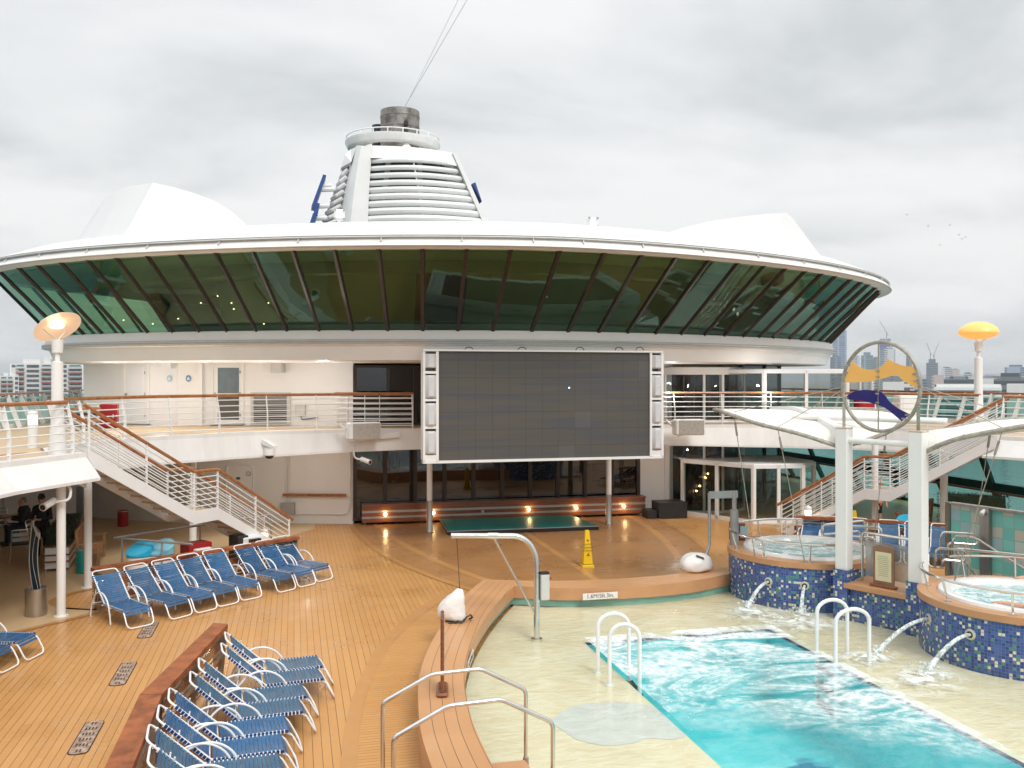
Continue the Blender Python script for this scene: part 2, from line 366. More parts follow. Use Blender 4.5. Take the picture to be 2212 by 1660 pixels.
def glass(name, tint, refl=.9, rough=.01, ior=1.5, diff=None, bump=0):
    m = bpy.data.materials.new(name); m.use_nodes = True; nt = m.node_tree; nt.nodes.clear()
    o = nd(nt, 'ShaderNodeOutputMaterial'); t = nd(nt, 'ShaderNodeBsdfTransparent', i_Color=(*tint, 1)); g = nd(nt, 'ShaderNodeBsdfGlossy', i_Color=(*(refl if isinstance(refl, tuple) else (refl,) * 3), 1), i_Roughness=rough)
    fr = nd(nt, 'ShaderNodeLayerWeight', i_Blend=.5); mx = nd(nt, 'ShaderNodeMixShader'); r0 = ((ior - 1) / (ior + 1)) ** 2 * 1.7
    lk(nt, math_n(nt, 'ADD', math_n(nt, 'MULTIPLY', math_n(nt, 'POWER', fr.outputs['Facing'], 4.5), 1 - r0), r0), mx.inputs[0]); lk(nt, t.outputs[0], mx.inputs[1]); lk(nt, g.outputs[0], mx.inputs[2])
    last = mx.outputs[0]
    if bump:
        tc = nd(nt, 'ShaderNodeTexCoord'); n = nd(nt, 'ShaderNodeTexNoise', i_Scale=1.2, i_Detail=2.0); lk(nt, tc.outputs['Object'], n.inputs['Vector'])
        bp = nd(nt, 'ShaderNodeBump', i_Strength=bump, i_Distance=.02); lk(nt, n.outputs['Fac'], bp.inputs['Height']); lk(nt, bp.outputs[0], g.inputs['Normal']); lk(nt, bp.outputs[0], fr.inputs['Normal'])
    if diff:
        d = nd(nt, 'ShaderNodeBsdfDiffuse', i_Color=(*diff[0], 1)); m2 = nd(nt, 'ShaderNodeMixShader', i_0=diff[1]); lk(nt, last, m2.inputs[1]); lk(nt, d.outputs[0], m2.inputs[2]); last = m2.outputs[0]
    lk(nt, last, o.inputs[0]); return m
g_lounge = glass('green_tinted_glass', (.42, .58, .43), (.50, .80, .68), ior=1.6, bump=.03)
g_dark = glass('smoked_glass', (.16, .15, .13), .8, ior=1.6, bump=.03)
g_clear = glass('clear_glass', (.62, .66, .64), .9, ior=1.5)
g_screen = glass('teal_windscreen_glass', (.35, .62, .55), .9, ior=1.5)
g_teal = glass('teal_window_glass', (.38, .68, .63), .9, ior=1.5)
g_frost = glass('frosted_acrylic', (.72, .73, .72), .6, .15, 1.4, ((.75, .76, .75), .25))
# ------------------------------------------------------------------ setting: sea, shore, decks, pool
MX = 6.8                                    # the ship's centre line
def mir(pts): return [(2 * MX - x, y) + tuple(r) for x, y, *r in pts]
seam = bpy.data.materials.new('harbour_water'); seam.use_nodes = True
b_ = seam.node_tree.nodes['Principled BSDF']; b_.inputs['Base Color'].default_value = (.10, .17, .18, 1); b_.inputs['Roughness'].default_value = .12
n_ = nd(seam.node_tree, 'ShaderNodeTexNoise', i_Scale=.35, i_Detail=5.0); tc_ = nd(seam.node_tree, 'ShaderNodeTexCoord'); lk(seam.node_tree, tc_.outputs['Object'], n_.inputs['Vector'])
bp_ = nd(seam.node_tree, 'ShaderNodeBump', i_Strength=.6, i_Distance=.6); lk(seam.node_tree, n_.outputs['Fac'], bp_.inputs['Height']); lk(seam.node_tree, bp_.outputs[0], b_.inputs['Normal'])
SEA = -26.0
struct('sea', MB().flat([(-9000, -3000), (9000, -3000), (9000, 12000), (-9000, 12000)], SEA), seam)
landm = mat('shore_ground', (.20, .21, .19), .9, var=.3, scale=.02, col2=(.06, .08, .05))
struct('shore_ground', MB().flat(xy([GD(-900, 816, 520), GD(60, 816, 330), GD(330, 816, 300), GD(330, 816, 9000), GD(-2500, 816, 9000)]), SEA + 1.2), landm)
struct('far_shore_ground', MB().flat(xy([GD(1500, 816, 900), GD(1900, 816, 420), GD(2700, 816, 380), GD(3400, 816, 9000), GD(900, 816, 9000)]), SEA + 1.2), landm)
hillm = mat('hill', (.30, .35, .40), .9, var=.1, scale=.002)
hb = MB(); pts = []
for i in range(41):
    px = -700 + i * 90; pts.append(GD(px, 816 - (3 + 4 * abs(math.sin(i * 1.7)) + 3 * math.sin(i * .6 + 1) ** 2), 7000))
hb.loft([[(p.x, p.y, SEA) for p in pts], pts, [(p.x * 1.2, p.y * 1.2, p.z) for p in pts], [(p.x * 1.25, p.y * 1.25, SEA) for p in pts]], closed=False)
struct('distant_hills', hb, hillm)

INN = [(2.75, 2), (2.45, 5), (2.2, 7.5), (2.12, 9.0), (2.12, 10.1), (2.17, 11.1), (2.38, 12.55), (2.75, 13.95), (3.32, 15.45), (3.92, 16.75), (4.36, 17.6)]
OUT = [(2.1, 2), (1.8, 5), (1.58, 7.5), (1.48, 9.0), (1.46, 10.1), (1.52, 11.1), (1.74, 12.65), (2.15, 14.2), (2.78, 15.95), (3.35, 17.3), (3.88, 18.32)]
INF = [(5.2, 17.2), (6.1, 17.02), (7.1, 17.0), (8.1, 17.15), (9.0, 17.5), (9.5, 17.75)]
OUTF = [(5.0, 17.9), (6.1, 17.72), (7.1, 17.72), (8.2, 17.85), (9.2, 18.1), (9.6, 18.3)]
inn = xy(spline(v2(INN), 4)); out = xy(spline(v2(OUT), 4)); inf = xy(spline(v2(INN[-1:] + INF), 4)); outf = xy(spline(v2(OUT[-1:] + OUTF), 4))
HX0, HX1, HY1 = 4.4, 9.1, 15.3              # opening in the deck for the deep part of the pool
dk = MB()
for x0, x1, y0, y1 in ((-9.2, HX0, -6, 46), (HX1, 22.8, -6, 46), (HX0, HX1, HY1, 46), (HX0, HX1, -6, -2)):
    dk.flat([(x0, y0), (x1, y0), (x1, y1), (x0, y1)], 0)
struct('deck_floor', dk, P_long)
BO = [(.45, 2), (.46, 8.5), (.5, 10), (.58, 11.3), (.73, 12.6), (.95, 13.8), (1.31, 15.28), (1.66, 16.28), (2.11, 17.33), (2.62, 18.3), (3.25, 19.3), (3.75, 20.0)]
BI = [(.65, 2), (.65, 8.5), (.69, 10), (.77, 11.2), (.92, 12.5), (1.14, 13.75), (1.51, 15.2), (1.86, 16.2), (2.3, 17.2), (2.8, 18.1), (3.4, 19.0), (3.9, 19.7)]
bo = xy(spline(v2(BO), 4)); bi = xy(spline(v2(BI), 4))
B1 = [(1.72, 28.6), (1.78, 27.4), (2.07, 24.6), (2.52, 22.5), (3.03, 20.93), (3.5, 19.75), (4.1, 18.6)]
B1b = [(1.86, 28.6), (1.92, 27.4), (2.25, 24.6), (2.70, 22.55), (3.2, 21.0), (3.68, 19.8), (4.3, 18.6)]
B2 = [(2.45, 28.6), (2.55, 27.5), (2.85, 25.17), (3.33, 22.96), (3.9, 21.04), (4.4, 19.7), (5.3, 18.2)]
B2b = [(2.68, 28.6), (2.78, 27.5), (3.07, 25.23), (3.55, 23.0), (4.1, 21.1), (4.6, 19.85), (5.6, 18.2)]
cv = lambda p: xy(spline(v2(p), 5))
b1, b1b, b2, b2b = cv(B1), cv(B1b), cv(B2), cv(B2b)
for side, f in (('', lambda p: p), ('_starboard', mir)):
    struct('deck_cross_planking' + side, MB().flat(f(bi[:-6] + [(3.7, 18.6)] + out[::-1]), .004), P_cross)
    struct('deck_fan_planking' + side, MB().flat(f(b1b + b2[::-1]), .004), P_fan)
    struct('deck_diagonal_planking' + side, MB().flat(f(b2b + [(6.72, 18.2), (6.72, 28.6)]), .004), P_diagL if not side else P_diagR)
    struct('deck_border_boards' + side, MB().flat(f(bo[:-4] + bi[:-4][::-1]), .008).flat(f(b1 + b1b[::-1]), .012).flat(f(b2 + b2b[::-1]), .008), P_band)
struct('deck_centre_board', MB().flat([(6.72, 18.1), (6.9, 18.1), (6.9, 28.6), (6.72, 28.6)], .008), P_band)
bei = [(-9.2, 8), (-7.6, 14.5), (-6.4, 16.9), (-5.21, 17.99), (-4.84, 18.33), (-4.0, 19.15), (-3.95, 19.5), (-4.6, 19.75), (-5.0, 20.4), (-4.7, 21.2), (-3.9, 22.0), (-2.2, 24.2), (-.2, 26.9), (.6, 28.2), (.7, 30), (-9.2, 46)]
struct('beige_deck_coating', MB().flat(bei, .006), beige)
struct('beige_deck_coating_starboard', MB().flat(mir(bei), .006), beige)
edge = xy(spline(v2(bei[1:13]), 3)); e2 = [(x + .12, y - .1) for x, y in edge]
struct('deck_edge_board', MB().flat(edge + e2[::-1], .012), P_band)

# pool: a wide shelf under shallow water, a deep middle
shelfm = bpy.data.materials.new('pool_shelf_paint'); shelfm.use_nodes = True; nt = shelfm.node_tree; b = nt.nodes['Principled BSDF']
tc = nd(nt, 'ShaderNodeTexCoord'); n = nd(nt, 'ShaderNodeTexNoise', i_Scale=1.3, i_Detail=6.0, i_Roughness=.65); lk(nt, tc.outputs['Object'], n.inputs['Vector'])
mpw = nd(nt, 'ShaderNodeMapping'); mpw.inputs['Scale'].default_value = (1.3, 5, 1); lk(nt, tc.outputs['Object'], mpw.inputs[0])
nw = nd(nt, 'ShaderNodeTexNoise', i_Scale=2.2, i_Detail=4.0, i_Distortion=.8); lk(nt, mpw.outputs[0], nw.inputs['Vector'])
c = ramp(nt, n.outputs['Fac'], [(.2, (.30, .60, .58)), (.27, (.66, .58, .38)), (.5, (.74, .65, .44)), (.62, (.78, .71, .52)), (.74, (.74, .56, .36))])
c = mixc(nt, ramp(nt, nw.outputs['Fac'], [(.42, 0.0), (.6, .45)]), c, (.82, .79, .66))
lk(nt, c, b.inputs['Base Color']); b.inputs['Roughness'].default_value = .5
SH, WL, PX0, PX1, PY1 = .05, .14, 4.95, 8.55, 14.85
shelf_poly_l = inn + [(PX0, 17.3), (PX0, 2)]
sh = MB().flat(shelf_poly_l, SH).flat([(PX0, PY1)] + [(PX1, PY1)] + [(PX1, 17.4), (7.1, 17.1), (6.1, 17.1), (PX0, 17.3)], SH).flat([(PX1, 2), (13.2, 2), (13.2, 17.8), (9.0, 17.9), (PX1, 17.4)], SH)
struct('pool_shelf', sh, shelfm)
patch = spline([G(*p, SH) for p in ((1188, 1560), (1215, 1536), (1260, 1522), (1330, 1518), (1400, 1524), (1440, 1548), (1500, 1580), (1455, 1598), (1400, 1596), (1370, 1606), (1310, 1612), (1250, 1600), (1225, 1585), (1188, 1560))], 3)[:-1]
struct('pool_floor_patch', MB().flat([(min(x, PX0 - .01), y) for x, y in xy(patch)], SH + .004), mat('repair_paint', (.66, .68, .65), .5, var=.06, scale=4))
basinm = bpy.data.materials.new('pool_basin_paint'); basinm.use_nodes = True; nt = basinm.node_tree; b = nt.nodes['Principled BSDF']
tc = nd(nt, 'ShaderNodeTexCoord'); n = nd(nt, 'ShaderNodeTexNoise', i_Scale=1.0, i_Detail=5.0, i_Distortion=1.2); lk(nt, tc.outputs['Object'], n.inputs['Vector'])
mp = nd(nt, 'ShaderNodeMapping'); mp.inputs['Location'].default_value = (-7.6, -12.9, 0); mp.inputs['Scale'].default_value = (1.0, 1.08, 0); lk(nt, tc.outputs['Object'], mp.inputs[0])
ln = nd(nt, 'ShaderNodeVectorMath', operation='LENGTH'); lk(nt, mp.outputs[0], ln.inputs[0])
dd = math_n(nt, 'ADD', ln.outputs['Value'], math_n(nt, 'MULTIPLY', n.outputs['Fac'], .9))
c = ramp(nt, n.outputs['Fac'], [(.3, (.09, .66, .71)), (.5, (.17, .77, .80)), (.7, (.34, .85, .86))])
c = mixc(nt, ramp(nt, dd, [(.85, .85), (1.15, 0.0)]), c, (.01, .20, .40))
lk(nt, c, b.inputs['Base Color']); b.inputs['Roughness'].default_value = .6
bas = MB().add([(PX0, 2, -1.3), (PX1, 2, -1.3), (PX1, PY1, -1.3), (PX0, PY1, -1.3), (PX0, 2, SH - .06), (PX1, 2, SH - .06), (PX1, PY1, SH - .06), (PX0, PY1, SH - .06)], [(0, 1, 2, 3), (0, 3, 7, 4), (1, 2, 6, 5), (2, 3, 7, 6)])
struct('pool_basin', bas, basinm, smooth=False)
navytile = mat('navy_tile_edge', (.015, .03, .16), .25, var=.2, scale=12)
rimt = MB()
for a, b2_ in (((PX1, 2), (PX1, PY1)), ((PX0, PY1), (PX1, PY1))):
    rimt.beam((*a, SH - .03), (*b2_, SH - .03), .035, .03)
struct('pool_edge_tiles', rimt, navytile)
def water(name, tint, foam, rip, fr0=None):
    m = bpy.data.materials.new(name); m.use_nodes = True; nt = m.node_tree; nt.nodes.clear()
    o = nd(nt, 'ShaderNodeOutputMaterial'); t = nd(nt, 'ShaderNodeBsdfTransparent', i_Color=(*tint, 1)); g = nd(nt, 'ShaderNodeBsdfGlossy', i_Roughness=.05)
    tc = nd(nt, 'ShaderNodeTexCoord'); mp = nd(nt, 'ShaderNodeMapping'); mp.inputs['Scale'].default_value = (1, 1.7, 1); lk(nt, tc.outputs['Object'], mp.inputs[0])
    n = nd(nt, 'ShaderNodeTexNoise', i_Scale=4.5, i_Detail=4.0, i_Distortion=.6); lk(nt, mp.outputs[0], n.inputs['Vector'])
    bp = nd(nt, 'ShaderNodeBump', i_Strength=rip, i_Distance=.05); lk(nt, n.outputs['Fac'], bp.inputs['Height'])
    lk(nt, bp.outputs[0], g.inputs['Normal'])
    f = nd(nt, 'ShaderNodeLayerWeight', i_Blend=.5); lk(nt, bp.outputs[0], f.inputs['Normal'])
    mx = nd(nt, 'ShaderNodeMixShader'); lk(nt, math_n(nt, 'ADD', math_n(nt, 'MULTIPLY', math_n(nt, 'POWER', f.outputs['Facing'], 5.0), .9), .02), mx.inputs[0]); lk(nt, t.outputs[0], mx.inputs[1]); lk(nt, g.outputs[0], mx.inputs[2]); last = mx.outputs[0]
    d = nd(nt, 'ShaderNodeBsdfDiffuse', i_Color=(.80, .86, .86, 1)); m2 = nd(nt, 'ShaderNodeMixShader')
    lk(nt, foam(nt, tc), m2.inputs[0]); lk(nt, last, m2.inputs[1]); lk(nt, d.outputs[0], m2.inputs[2]); lk(nt, m2.outputs[0], o.inputs[0])
    return m
def pool_foam(nt, tc):                       # froth drifting from where the jets fall in
    mp = nd(nt, 'ShaderNodeMapping'); mp.inputs['Scale'].default_value = (.55, 1.0, 1); mp.inputs['Rotation'].default_value = (0, 0, R(-14)); lk(nt, tc.outputs['Object'], mp.inputs[0])
    n = nd(nt, 'ShaderNodeTexNoise', i_Scale=.95, i_Detail=10.0, i_Roughness=.66, i_Distortion=1.1); lk(nt, mp.outputs[0], n.inputs['Vector'])
    ridge = math_n(nt, 'SUBTRACT', 1, math_n(nt, 'MULTIPLY', math_n(nt, 'ABSOLUTE', math_n(nt, 'SUBTRACT', n.outputs['Fac'], .5)), 7.0), True)
    n2 = nd(nt, 'ShaderNodeTexNoise', i_Scale=.42, i_Detail=3.0); lk(nt, tc.outputs['Object'], n2.inputs['Vector'])
    s = nd(nt, 'ShaderNodeSeparateXYZ'); lk(nt, tc.outputs['Object'], s.inputs[0])
    yy = math_n(nt, 'MULTIPLY', math_n(nt, 'SUBTRACT', s.outputs[1], 11.6), .11)
    xx = math_n(nt, 'MULTIPLY', math_n(nt, 'SUBTRACT', s.outputs[0], 6.9), .06)
    k = math_n(nt, 'ADD', math_n(nt, 'ADD', n2.outputs['Fac'], yy), xx)
    amt = ramp(nt, k, [(.29, .05), (.52, .5), (.76, 1.0)])
    n3 = nd(nt, 'ShaderNodeTexNoise', i_Scale=9.0, i_Detail=4.0); lk(nt, tc.outputs['Object'], n3.inputs['Vector'])
    fine = ramp(nt, n3.outputs['Fac'], [(.36, .5), (.58, 1.0)])
    r2 = math_n(nt, 'POWER', ridge, 1.3)
    return math_n(nt, 'MULTIPLY', math_n(nt, 'MULTIPLY', math_n(nt, 'MULTIPLY', r2, amt), fine), 1.25, True)
JETS = []                                    # where the four jets land on the shelf
def shelf_foam(nt, tc):
    tot = None
    for (x, y, rx, ry) in ((8.7, 15.95, .45, .3), (8.75, 15.4, .8, .5), (9.5, 15.3, .4, .4), (9.2, 14.7, .7, .5), (9.2, 12.75, .5, .25), (8.9, 12.6, .5, .4), (9.5, 11.8, .5, .4), (9.0, 11.4, .8, .5)):
        mp = nd(nt, 'ShaderNodeMapping'); mp.inputs['Location'].default_value = (-x / rx, -y / ry, 0); mp.inputs['Scale'].default_value = (1 / rx, 1 / ry, 0); lk(nt, tc.outputs['Object'], mp.inputs[0])
        ln = nd(nt, 'ShaderNodeVectorMath', operation='LENGTH'); lk(nt, mp.outputs[0], ln.inputs[0])
        v = math_n(nt, 'SUBTRACT', 1.25, ln.outputs['Value'], True); tot = v if tot is None else math_n(nt, 'ADD', tot, v)
    n = nd(nt, 'ShaderNodeTexNoise', i_Scale=3.2, i_Detail=8.0, i_Roughness=.7, i_Distortion=1.2); lk(nt, tc.outputs['Object'], n.inputs['Vector'])
    return math_n(nt, 'MULTIPLY', math_n(nt, 'MULTIPLY', tot, ramp(nt, n.outputs['Fac'], [(.44, 0.0), (.62, 1.0)])), .95, True)
struct('pool_water', MB().flat([(PX0, 2), (PX1, 2), (PX1, PY1), (PX0, PY1)], WL), water('pool_water', (.90, .99, .99), pool_foam, .4))
struct('shallow_water', MB().flat(shelf_poly_l, WL).flat([(PX0, PY1), (PX1, PY1), (PX1, 17.4), (7.1, 17.1), (6.1, 17.1), (PX0, 17.3)], WL).flat([(PX1, 2), (13.2, 2), (13.2, 17.8), (9.0, 17.9), (PX1, 17.4)], WL), water('shallow_water', (.95, .97, .94), shelf_foam, .35))

# wooden pool surround
rm = MB(); ri = inn + inf[1:]; ro = out + outf[1:]; RT = .45
acc = 0; rings = []
for i, ((x, y), (X, Y)) in enumerate(zip(ri, ro)):
    if i: acc += (Vector(ri[i]) - Vector(ri[i - 1])).length
    w = math.hypot(x - X, y - Y)
    for vtx, u in (((X, Y, 0), -.4), ((X, Y, RT), 0), ((x, y, RT), w), ((x, y, RT - .245), w + .1)):
        rm.uv[len(rm.v)] = (u + .002, acc); rm.v.append(vtx)
for i in range(len(ri) - 1):
    for k in range(3): rm.f.append([i * 4 + k, i * 4 + k + 1, i * 4 + 5 + k, i * 4 + 4 + k]); rm.m.append(1 if k != 1 else 0)
single('pool_surround', rm, [P_rim, facewood], 'broad curved orange wood bench edge round the near side of the pool', 'pool edge', smooth=False, loc=(2.2, 11, 0))
wl = MB(); wl.loft([[(x, y, z) for x, y in [(a + (c - a) * .12, b + (d - b) * .12) for (a, b), (c, d) in zip(ri, ro)]] for z in (SH, RT - .22)], closed=False)
struct('pool_shelf_wall', wl, mat('pool_wall_paint', (.30, .55, .50), .5, var=.15, scale=1.5))
def steps(name, label, boxes):
    t = Thing(name, label, 'steps', (boxes[0][0][0], boxes[0][0][1], 0))
    for c, s in boxes: t.part('step', MB().cbox(c, s, b=.015), facewood)
steps('wooden_steps', 'orange wood steps outside the pool edge beneath the handrails', [((1.08, 9.15, .12), (.5, 1.15, .22)), ((1.38, 9.15, .17), (.3, 1.12, .32))])
steps('wooden_steps', 'orange wood steps leading down inside the pool edge', [((2.36, 9.25, .17), (.42, 1.15, .34)), ((2.7, 9.25, .09), (.42, 1.12, .18))])

# ------------------------------------------------------------------ upper deck round the opening
EL = [(-7.0, 1.6), (-6.8, 7), (-6.1, 14), (-5.14, 17.7), (-4.14, 19.75), (-4.78, 20.3), (-5.05, 21.2), (-4.75, 22.6), (-3.6, 24.45), (-2.4, 25.3), (-1.2, 26.1), (1.2, 26.65), (3.4, 26.6)]
ER = mir(EL)[::-1]
UD = 3.15
outer_b = [(22.8, 1.6), (22.8, 46), (-9.2, 46), (-9.2, 1.6)]
el = EL[:4] + EL[4:6] + xy(spline(v2(EL[6:]), 3)); er = mir(el)[::-1]
opening = el + er
near = MB().prism([(-9.2, -8), (22.8, -8), (22.8, 1.6), (-9.2, 1.6)], 2.7, UD)
struct('upper_deck_near_end', near, tan2)
ud = MB().prism(opening + outer_b, 2.85, UD - .006); struct('upper_deck', ud, white2, 'white structure of the upper deck', smooth=False)
struct('upper_deck_coating', MB().flat(opening + outer_b, UD), tan2)
def off(pts, d):
    o = []
    for i, (x, y) in enumerate(pts):
        a = pts[max(i - 1, 0)]; b = pts[min(i + 1, len(pts) - 1)]; t = Vector((b[0] - a[0], b[1] - a[1])).normalized(); o.append((x + t.y * d, y - t.x * d))
    return o
def zb(x, y): return 2.44 + .2 * max(0, 1 - abs(x - MX) / 7.5) if y > 20.5 else 2.6
fo = off(opening, .16)
NP = 6
def fascia(name, sl, label, off_d):
    p = opening[sl]; q = off(p, off_d); i1 = off(p, -.25); r = off(p, -.05); tp = off(p, .02)
    m = MB().loft([[(x, y, UD + .02) for x, y in i1], [(x, y, UD + .02) for x, y in tp], [(x, y, UD - .08) for x, y in tp], [(x, y, zb(x, y) + .06) for x, y in q], [(x, y, zb(x, y)) for x, y in q], [(x, y, zb(x, y)) for x, y in i1], [(x, y, 2.9) for x, y in i1]], closed=False)
    o = struct(name, m, white2, label, smooth=False)
    cp = off(p, -.3)
    struct('deck_edge_strip', MB().loft([[(x, y, UD + .012) for x, y in cp], [(x, y, UD + .012) for x, y in off(p, -.24)]], closed=False), mat('edge_strip', (.36, .13, .06), .5) if 'edge_strip' not in MATS else MATS['edge_strip'])
L_ = len(el)
fascia('upper_deck_fascia', slice(0, 5), 'slanted white edge of the upper deck left of the stairs', .34)
fascia('upper_deck_fascia', slice(5, len(opening) - 5), 'white curved edge of the upper deck behind the screen', .14)
fascia('upper_deck_fascia', slice(len(opening) - 5, None), 'slanted white edge of the upper deck right of the stairs', .34)
cap = MB()
for s_ in (1, -1):
    a, b = ((-4.14, 19.75), (-4.78, 20.3)); c_ = (-3.85, 19.5)
    ff = (lambda p: p) if s_ == 1 else (lambda p: (2 * MX - p[0], p[1]))
    a, b = ff(a), ff(b); q = ff((-3.83, 19.6))
    cap.add([(a[0], a[1], UD + .02), (b[0], b[1], UD + .02), (b[0], b[1], 2.6), (q[0], q[1], 2.6), (q[0], q[1], 2.66)], [(0, 1, 2, 3, 4)])
struct('upper_deck_end_faces', cap, white2, smooth=False)
rs = MB().flat([(-6.9, 15.5), (-6.1, 18), (-5.15, 20.0), (-5.4, 20.2), (-6.5, 18.4), (-7.3, 15.9)], UD + .005)
struct('red_walkway_strip', rs, redstrip)

# ------------------------------------------------------------------ deckhouse walls
WP = [(-6.9, 32.6), (-4.9, 31.2), (-3.4, 30.4), (-1.3, 29.95), (.4, 29.35), (1.85, 28.95)]
def wall_at(px, poly=WP):
    d = ray(px, 816)
    for a, b in zip(poly, poly[1:]):
        ex, ey = b[0] - a[0], b[1] - a[1]; det = d.x * -ey + d.y * ex
        if abs(det) < 1e-9: continue
        t = (a[0] * -ey + a[1] * ex) / det; s = (d.x * a[1] - d.y * a[0]) / det
        if -1e-6 <= s <= 1.000001:
            tg = Vector((ex, ey, 0)).normalized(); nr = Vector((tg.y, -tg.x, 0))
            if nr.dot(Vector((d.x, d.y, 0))) > 0: nr = -nr
            return Vector((d.x * t, d.y * t, 0)), tg, nr, t
    raise ValueError(px)
def wz(py, dep): return EYE + (816 - py) / 1920 * dep
def wrect(x0, x1, y0, y1, th, mb=None, inset=0.0, z0=None, poly=WP):   # slab on the wall between photo pixels
    mb = mb or MB(); xm = (x0 + x1) / 2
    p, tg, nr, t = wall_at(xm, poly)
    def hit(px):
        d = ray(px, 816); k = (p.dot(nr)) / (d.x * nr.x + d.y * nr.y); return Vector((d.x * k, d.y * k, 0)), k
    a, ka = hit(x0); b, kb = hit(x1); km = (ka + kb) / 2
    zt, zb_ = wz(y0, km), (wz(y1, km) if z0 is None else z0)
    a, b = a + nr * inset, b + nr * inset
    mb.plate([V(a.x, a.y, zb_), V(b.x, b.y, zb_), V(b.x, b.y, zt), V(a.x, a.y, zt)], nr, th); return mb
dh = Thing('deckhouse', 'cream white curved deckhouse wall on two levels left of the screen', 'deckhouse', (-2, 30, 0))
def wallstrip(poly, z0, z1, th=.15):
    q = off(poly, -th); m = MB(); m.loft([[(x, y, z) for x, y in pp] for pp, z in ((poly, z0), (poly, z1), (q, z1), (q, z0))], closed=False); return m
back = [(-6.9, 46), (-6.9, 32.6)]
dh.part('wall', wallstrip(back + WP[1:], 0, 2.86), wallp, smooth=False)
dh.part('wall', wallstrip(back + WP[1:], UD, 5.3), wallp, smooth=False)
dh.part('wall', MB().box((12.15, 29.05, 1.43), (1.1, .2, 2.86)).box((12.1, 29.05, 4.2), (.9, .2, 2.1)), wallp)
def add_door(x0, x1, y0, y1, z0, glazed=False, rounded=False, label=None):
    fr = dh.part('door', wrect(x0, x1, y0, y1, .03, z0=z0), white, label=label, smooth=False)
    w = (x1 - x0)
    f = MB()
    for q in ((x0 - 5, x0, y0 - 5, y1), (x1, x1 + 5, y0 - 5, y1), (x0, x1, y0 - 5, y0)): wrect(*q, .055, f, z0=z0 if q[3] == y1 else None)
    dh.part('door_frame', f, cream, fr, smooth=False)
    h = wrect(x0 + 1, x0 + 5, (y0 + y1) / 2 - 2, (y0 + y1) / 2 + 3, .05, inset=.03); dh.part('handle', h, greysteel, fr)
    for k in (.15, .5, .85): dh.part('hinge', wrect(x1 - 5, x1 - 1, y0 + (y1 - y0) * k - 3, y0 + (y1 - y0) * k + 3, .03, inset=.03), greysteel, fr)
    if glazed:
        dh.part('window_pane', wrect(x0 + 9, x1 - 5, y0 + 11, y0 + 66, .006, inset=.03), mat('door_glass', (.16, .20, .22), .08, spec=.8), fr)
        dh.part('lower_pane', wrect(x0 + 9, x1 - 5, y0 + 73, y1 - 10, .006, inset=.03), mat('door_glass_dark', (.12, .11, .10), .15), fr)
    else:
        m = MB(); wrect(x0 + 5, x1 - 8, y0 + 7, y0 + 62, .012, m, inset=.03); wrect(x0 + 5, x1 - 8, y0 + 70, y1 - 8, .012, m, inset=.03); dh.part('door_panel', m, white, fr, smooth=False)
    s = wrect(x0 - 8, x1 + 6, y1 - 2, y1 + 1, .14, z0=z0); dh.part('threshold', s, grey, fr)
    return fr
add_door(272, 319, 786, 917, UD + .02, label='plain white panelled door')
add_door(462, 522, 784, 917, UD + .02, True, label='white door with two glass panes')
d_ = dh.part('door', wrect(489, 547, 1004, 1131, .02, z0=.12), wallp, label='watertight steel door with rounded corners', smooth=False)
p, tg, nr, t = wall_at(518); w2_, zt_ = 58 / 1920 * t / 2, wz(1004, t)
fp = fillet([p - tg * w2_ + V(0, 0, .15), p - tg * w2_ + V(0, 0, zt_), p + tg * w2_ + V(0, 0, zt_), p + tg * w2_ + V(0, 0, .15)], .2, 4)
dh.part('door_rim', MB().tube([q + nr * .03 for q in fp], .025, 6), wallp, d_); dh.part('door_plate', wrect(511, 519, 1031, 1036, .01, inset=.02), mat('green_plate', (.03, .14, .10), .4), d_)
dh.part('wheel_handle', MB().tube([p + tg * .3 + nr * .06 + tg * .07 * math.cos(a) + V(0, 0, 1.6 + .07 * math.sin(a)) for a in [k * math.pi / 5 for k in range(10)]], .012, 5, True), greysteel, d_)
dh.part('corner_post', wrect(432, 440, 777, 918, .18, z0=UD), wallp)
rc = dh.part('recess', wrect(384, 432, 780, 919, .01, z0=UD), cream, smooth=False)
vg = dh.part('ventilation_grille', wrect(545, 626, 850, 917, .02, z0=UD + .08), dark)
m = MB()
for k in range(15):
    y = 853 + k * 4.2; wrect(549, 621, y, y + 1.9, .045, m, inset=.02)
dh.part('louvre_slats', m, grey, vg)
m = MB()
for q in ((543, 549, 848, 919), (621, 628, 848, 919), (549, 621, 848, 852), (549, 621, 915, 919)): wrect(*q, .07, m)
dh.part('grille_frame', m, lgrey, vg, smooth=False)
m = MB()
for px in (620.5, 625): p, tg, nr, t = wall_at(px); m.tube([p + nr * .05 + V(0, 0, z) for z in (.75, 2.8)], .025, 6)
p, tg, nr, t = wall_at(757); p0, _, nr0, _ = wall_at(640)
m.tube(fillet([p0 + nr0 * .05 + V(0, 0, .32), p + nr * .05 + tg * -.1 + V(0, 0, .32), p + nr * .05 + V(0, 0, .6), p + nr * .05 + V(0, 0, 2.7)], .2), .025, 6)
dh.part('wall_pipes', m, wallp)
hr = MB(); 
p0, _, n0, _ = wall_at(614); p1, _, n1_, _ = wall_at(750)
hr.beam(p0 + n0 * .12 + V(0, 0, .93), p1 + n1_ * .12 + V(0, 0, .93), .05, .09)
dh.part('wall_handrail', hr, handwood)
def wallbox(name, label, cat, q, th, m, extra=None):
    mb = wrect(*q, th); t = Thing(name, label, cat, mb.v[0]); o = t.part('case', mb, m)
    if extra: extra(t, o)
    return t
def lidline(q, th): 
    def f(t, o): t.part('cover', wrect(q[0] + 2, q[1] - 2, q[2] + 2, q[3] - 2, .02, inset=th), lgrey)
    return f
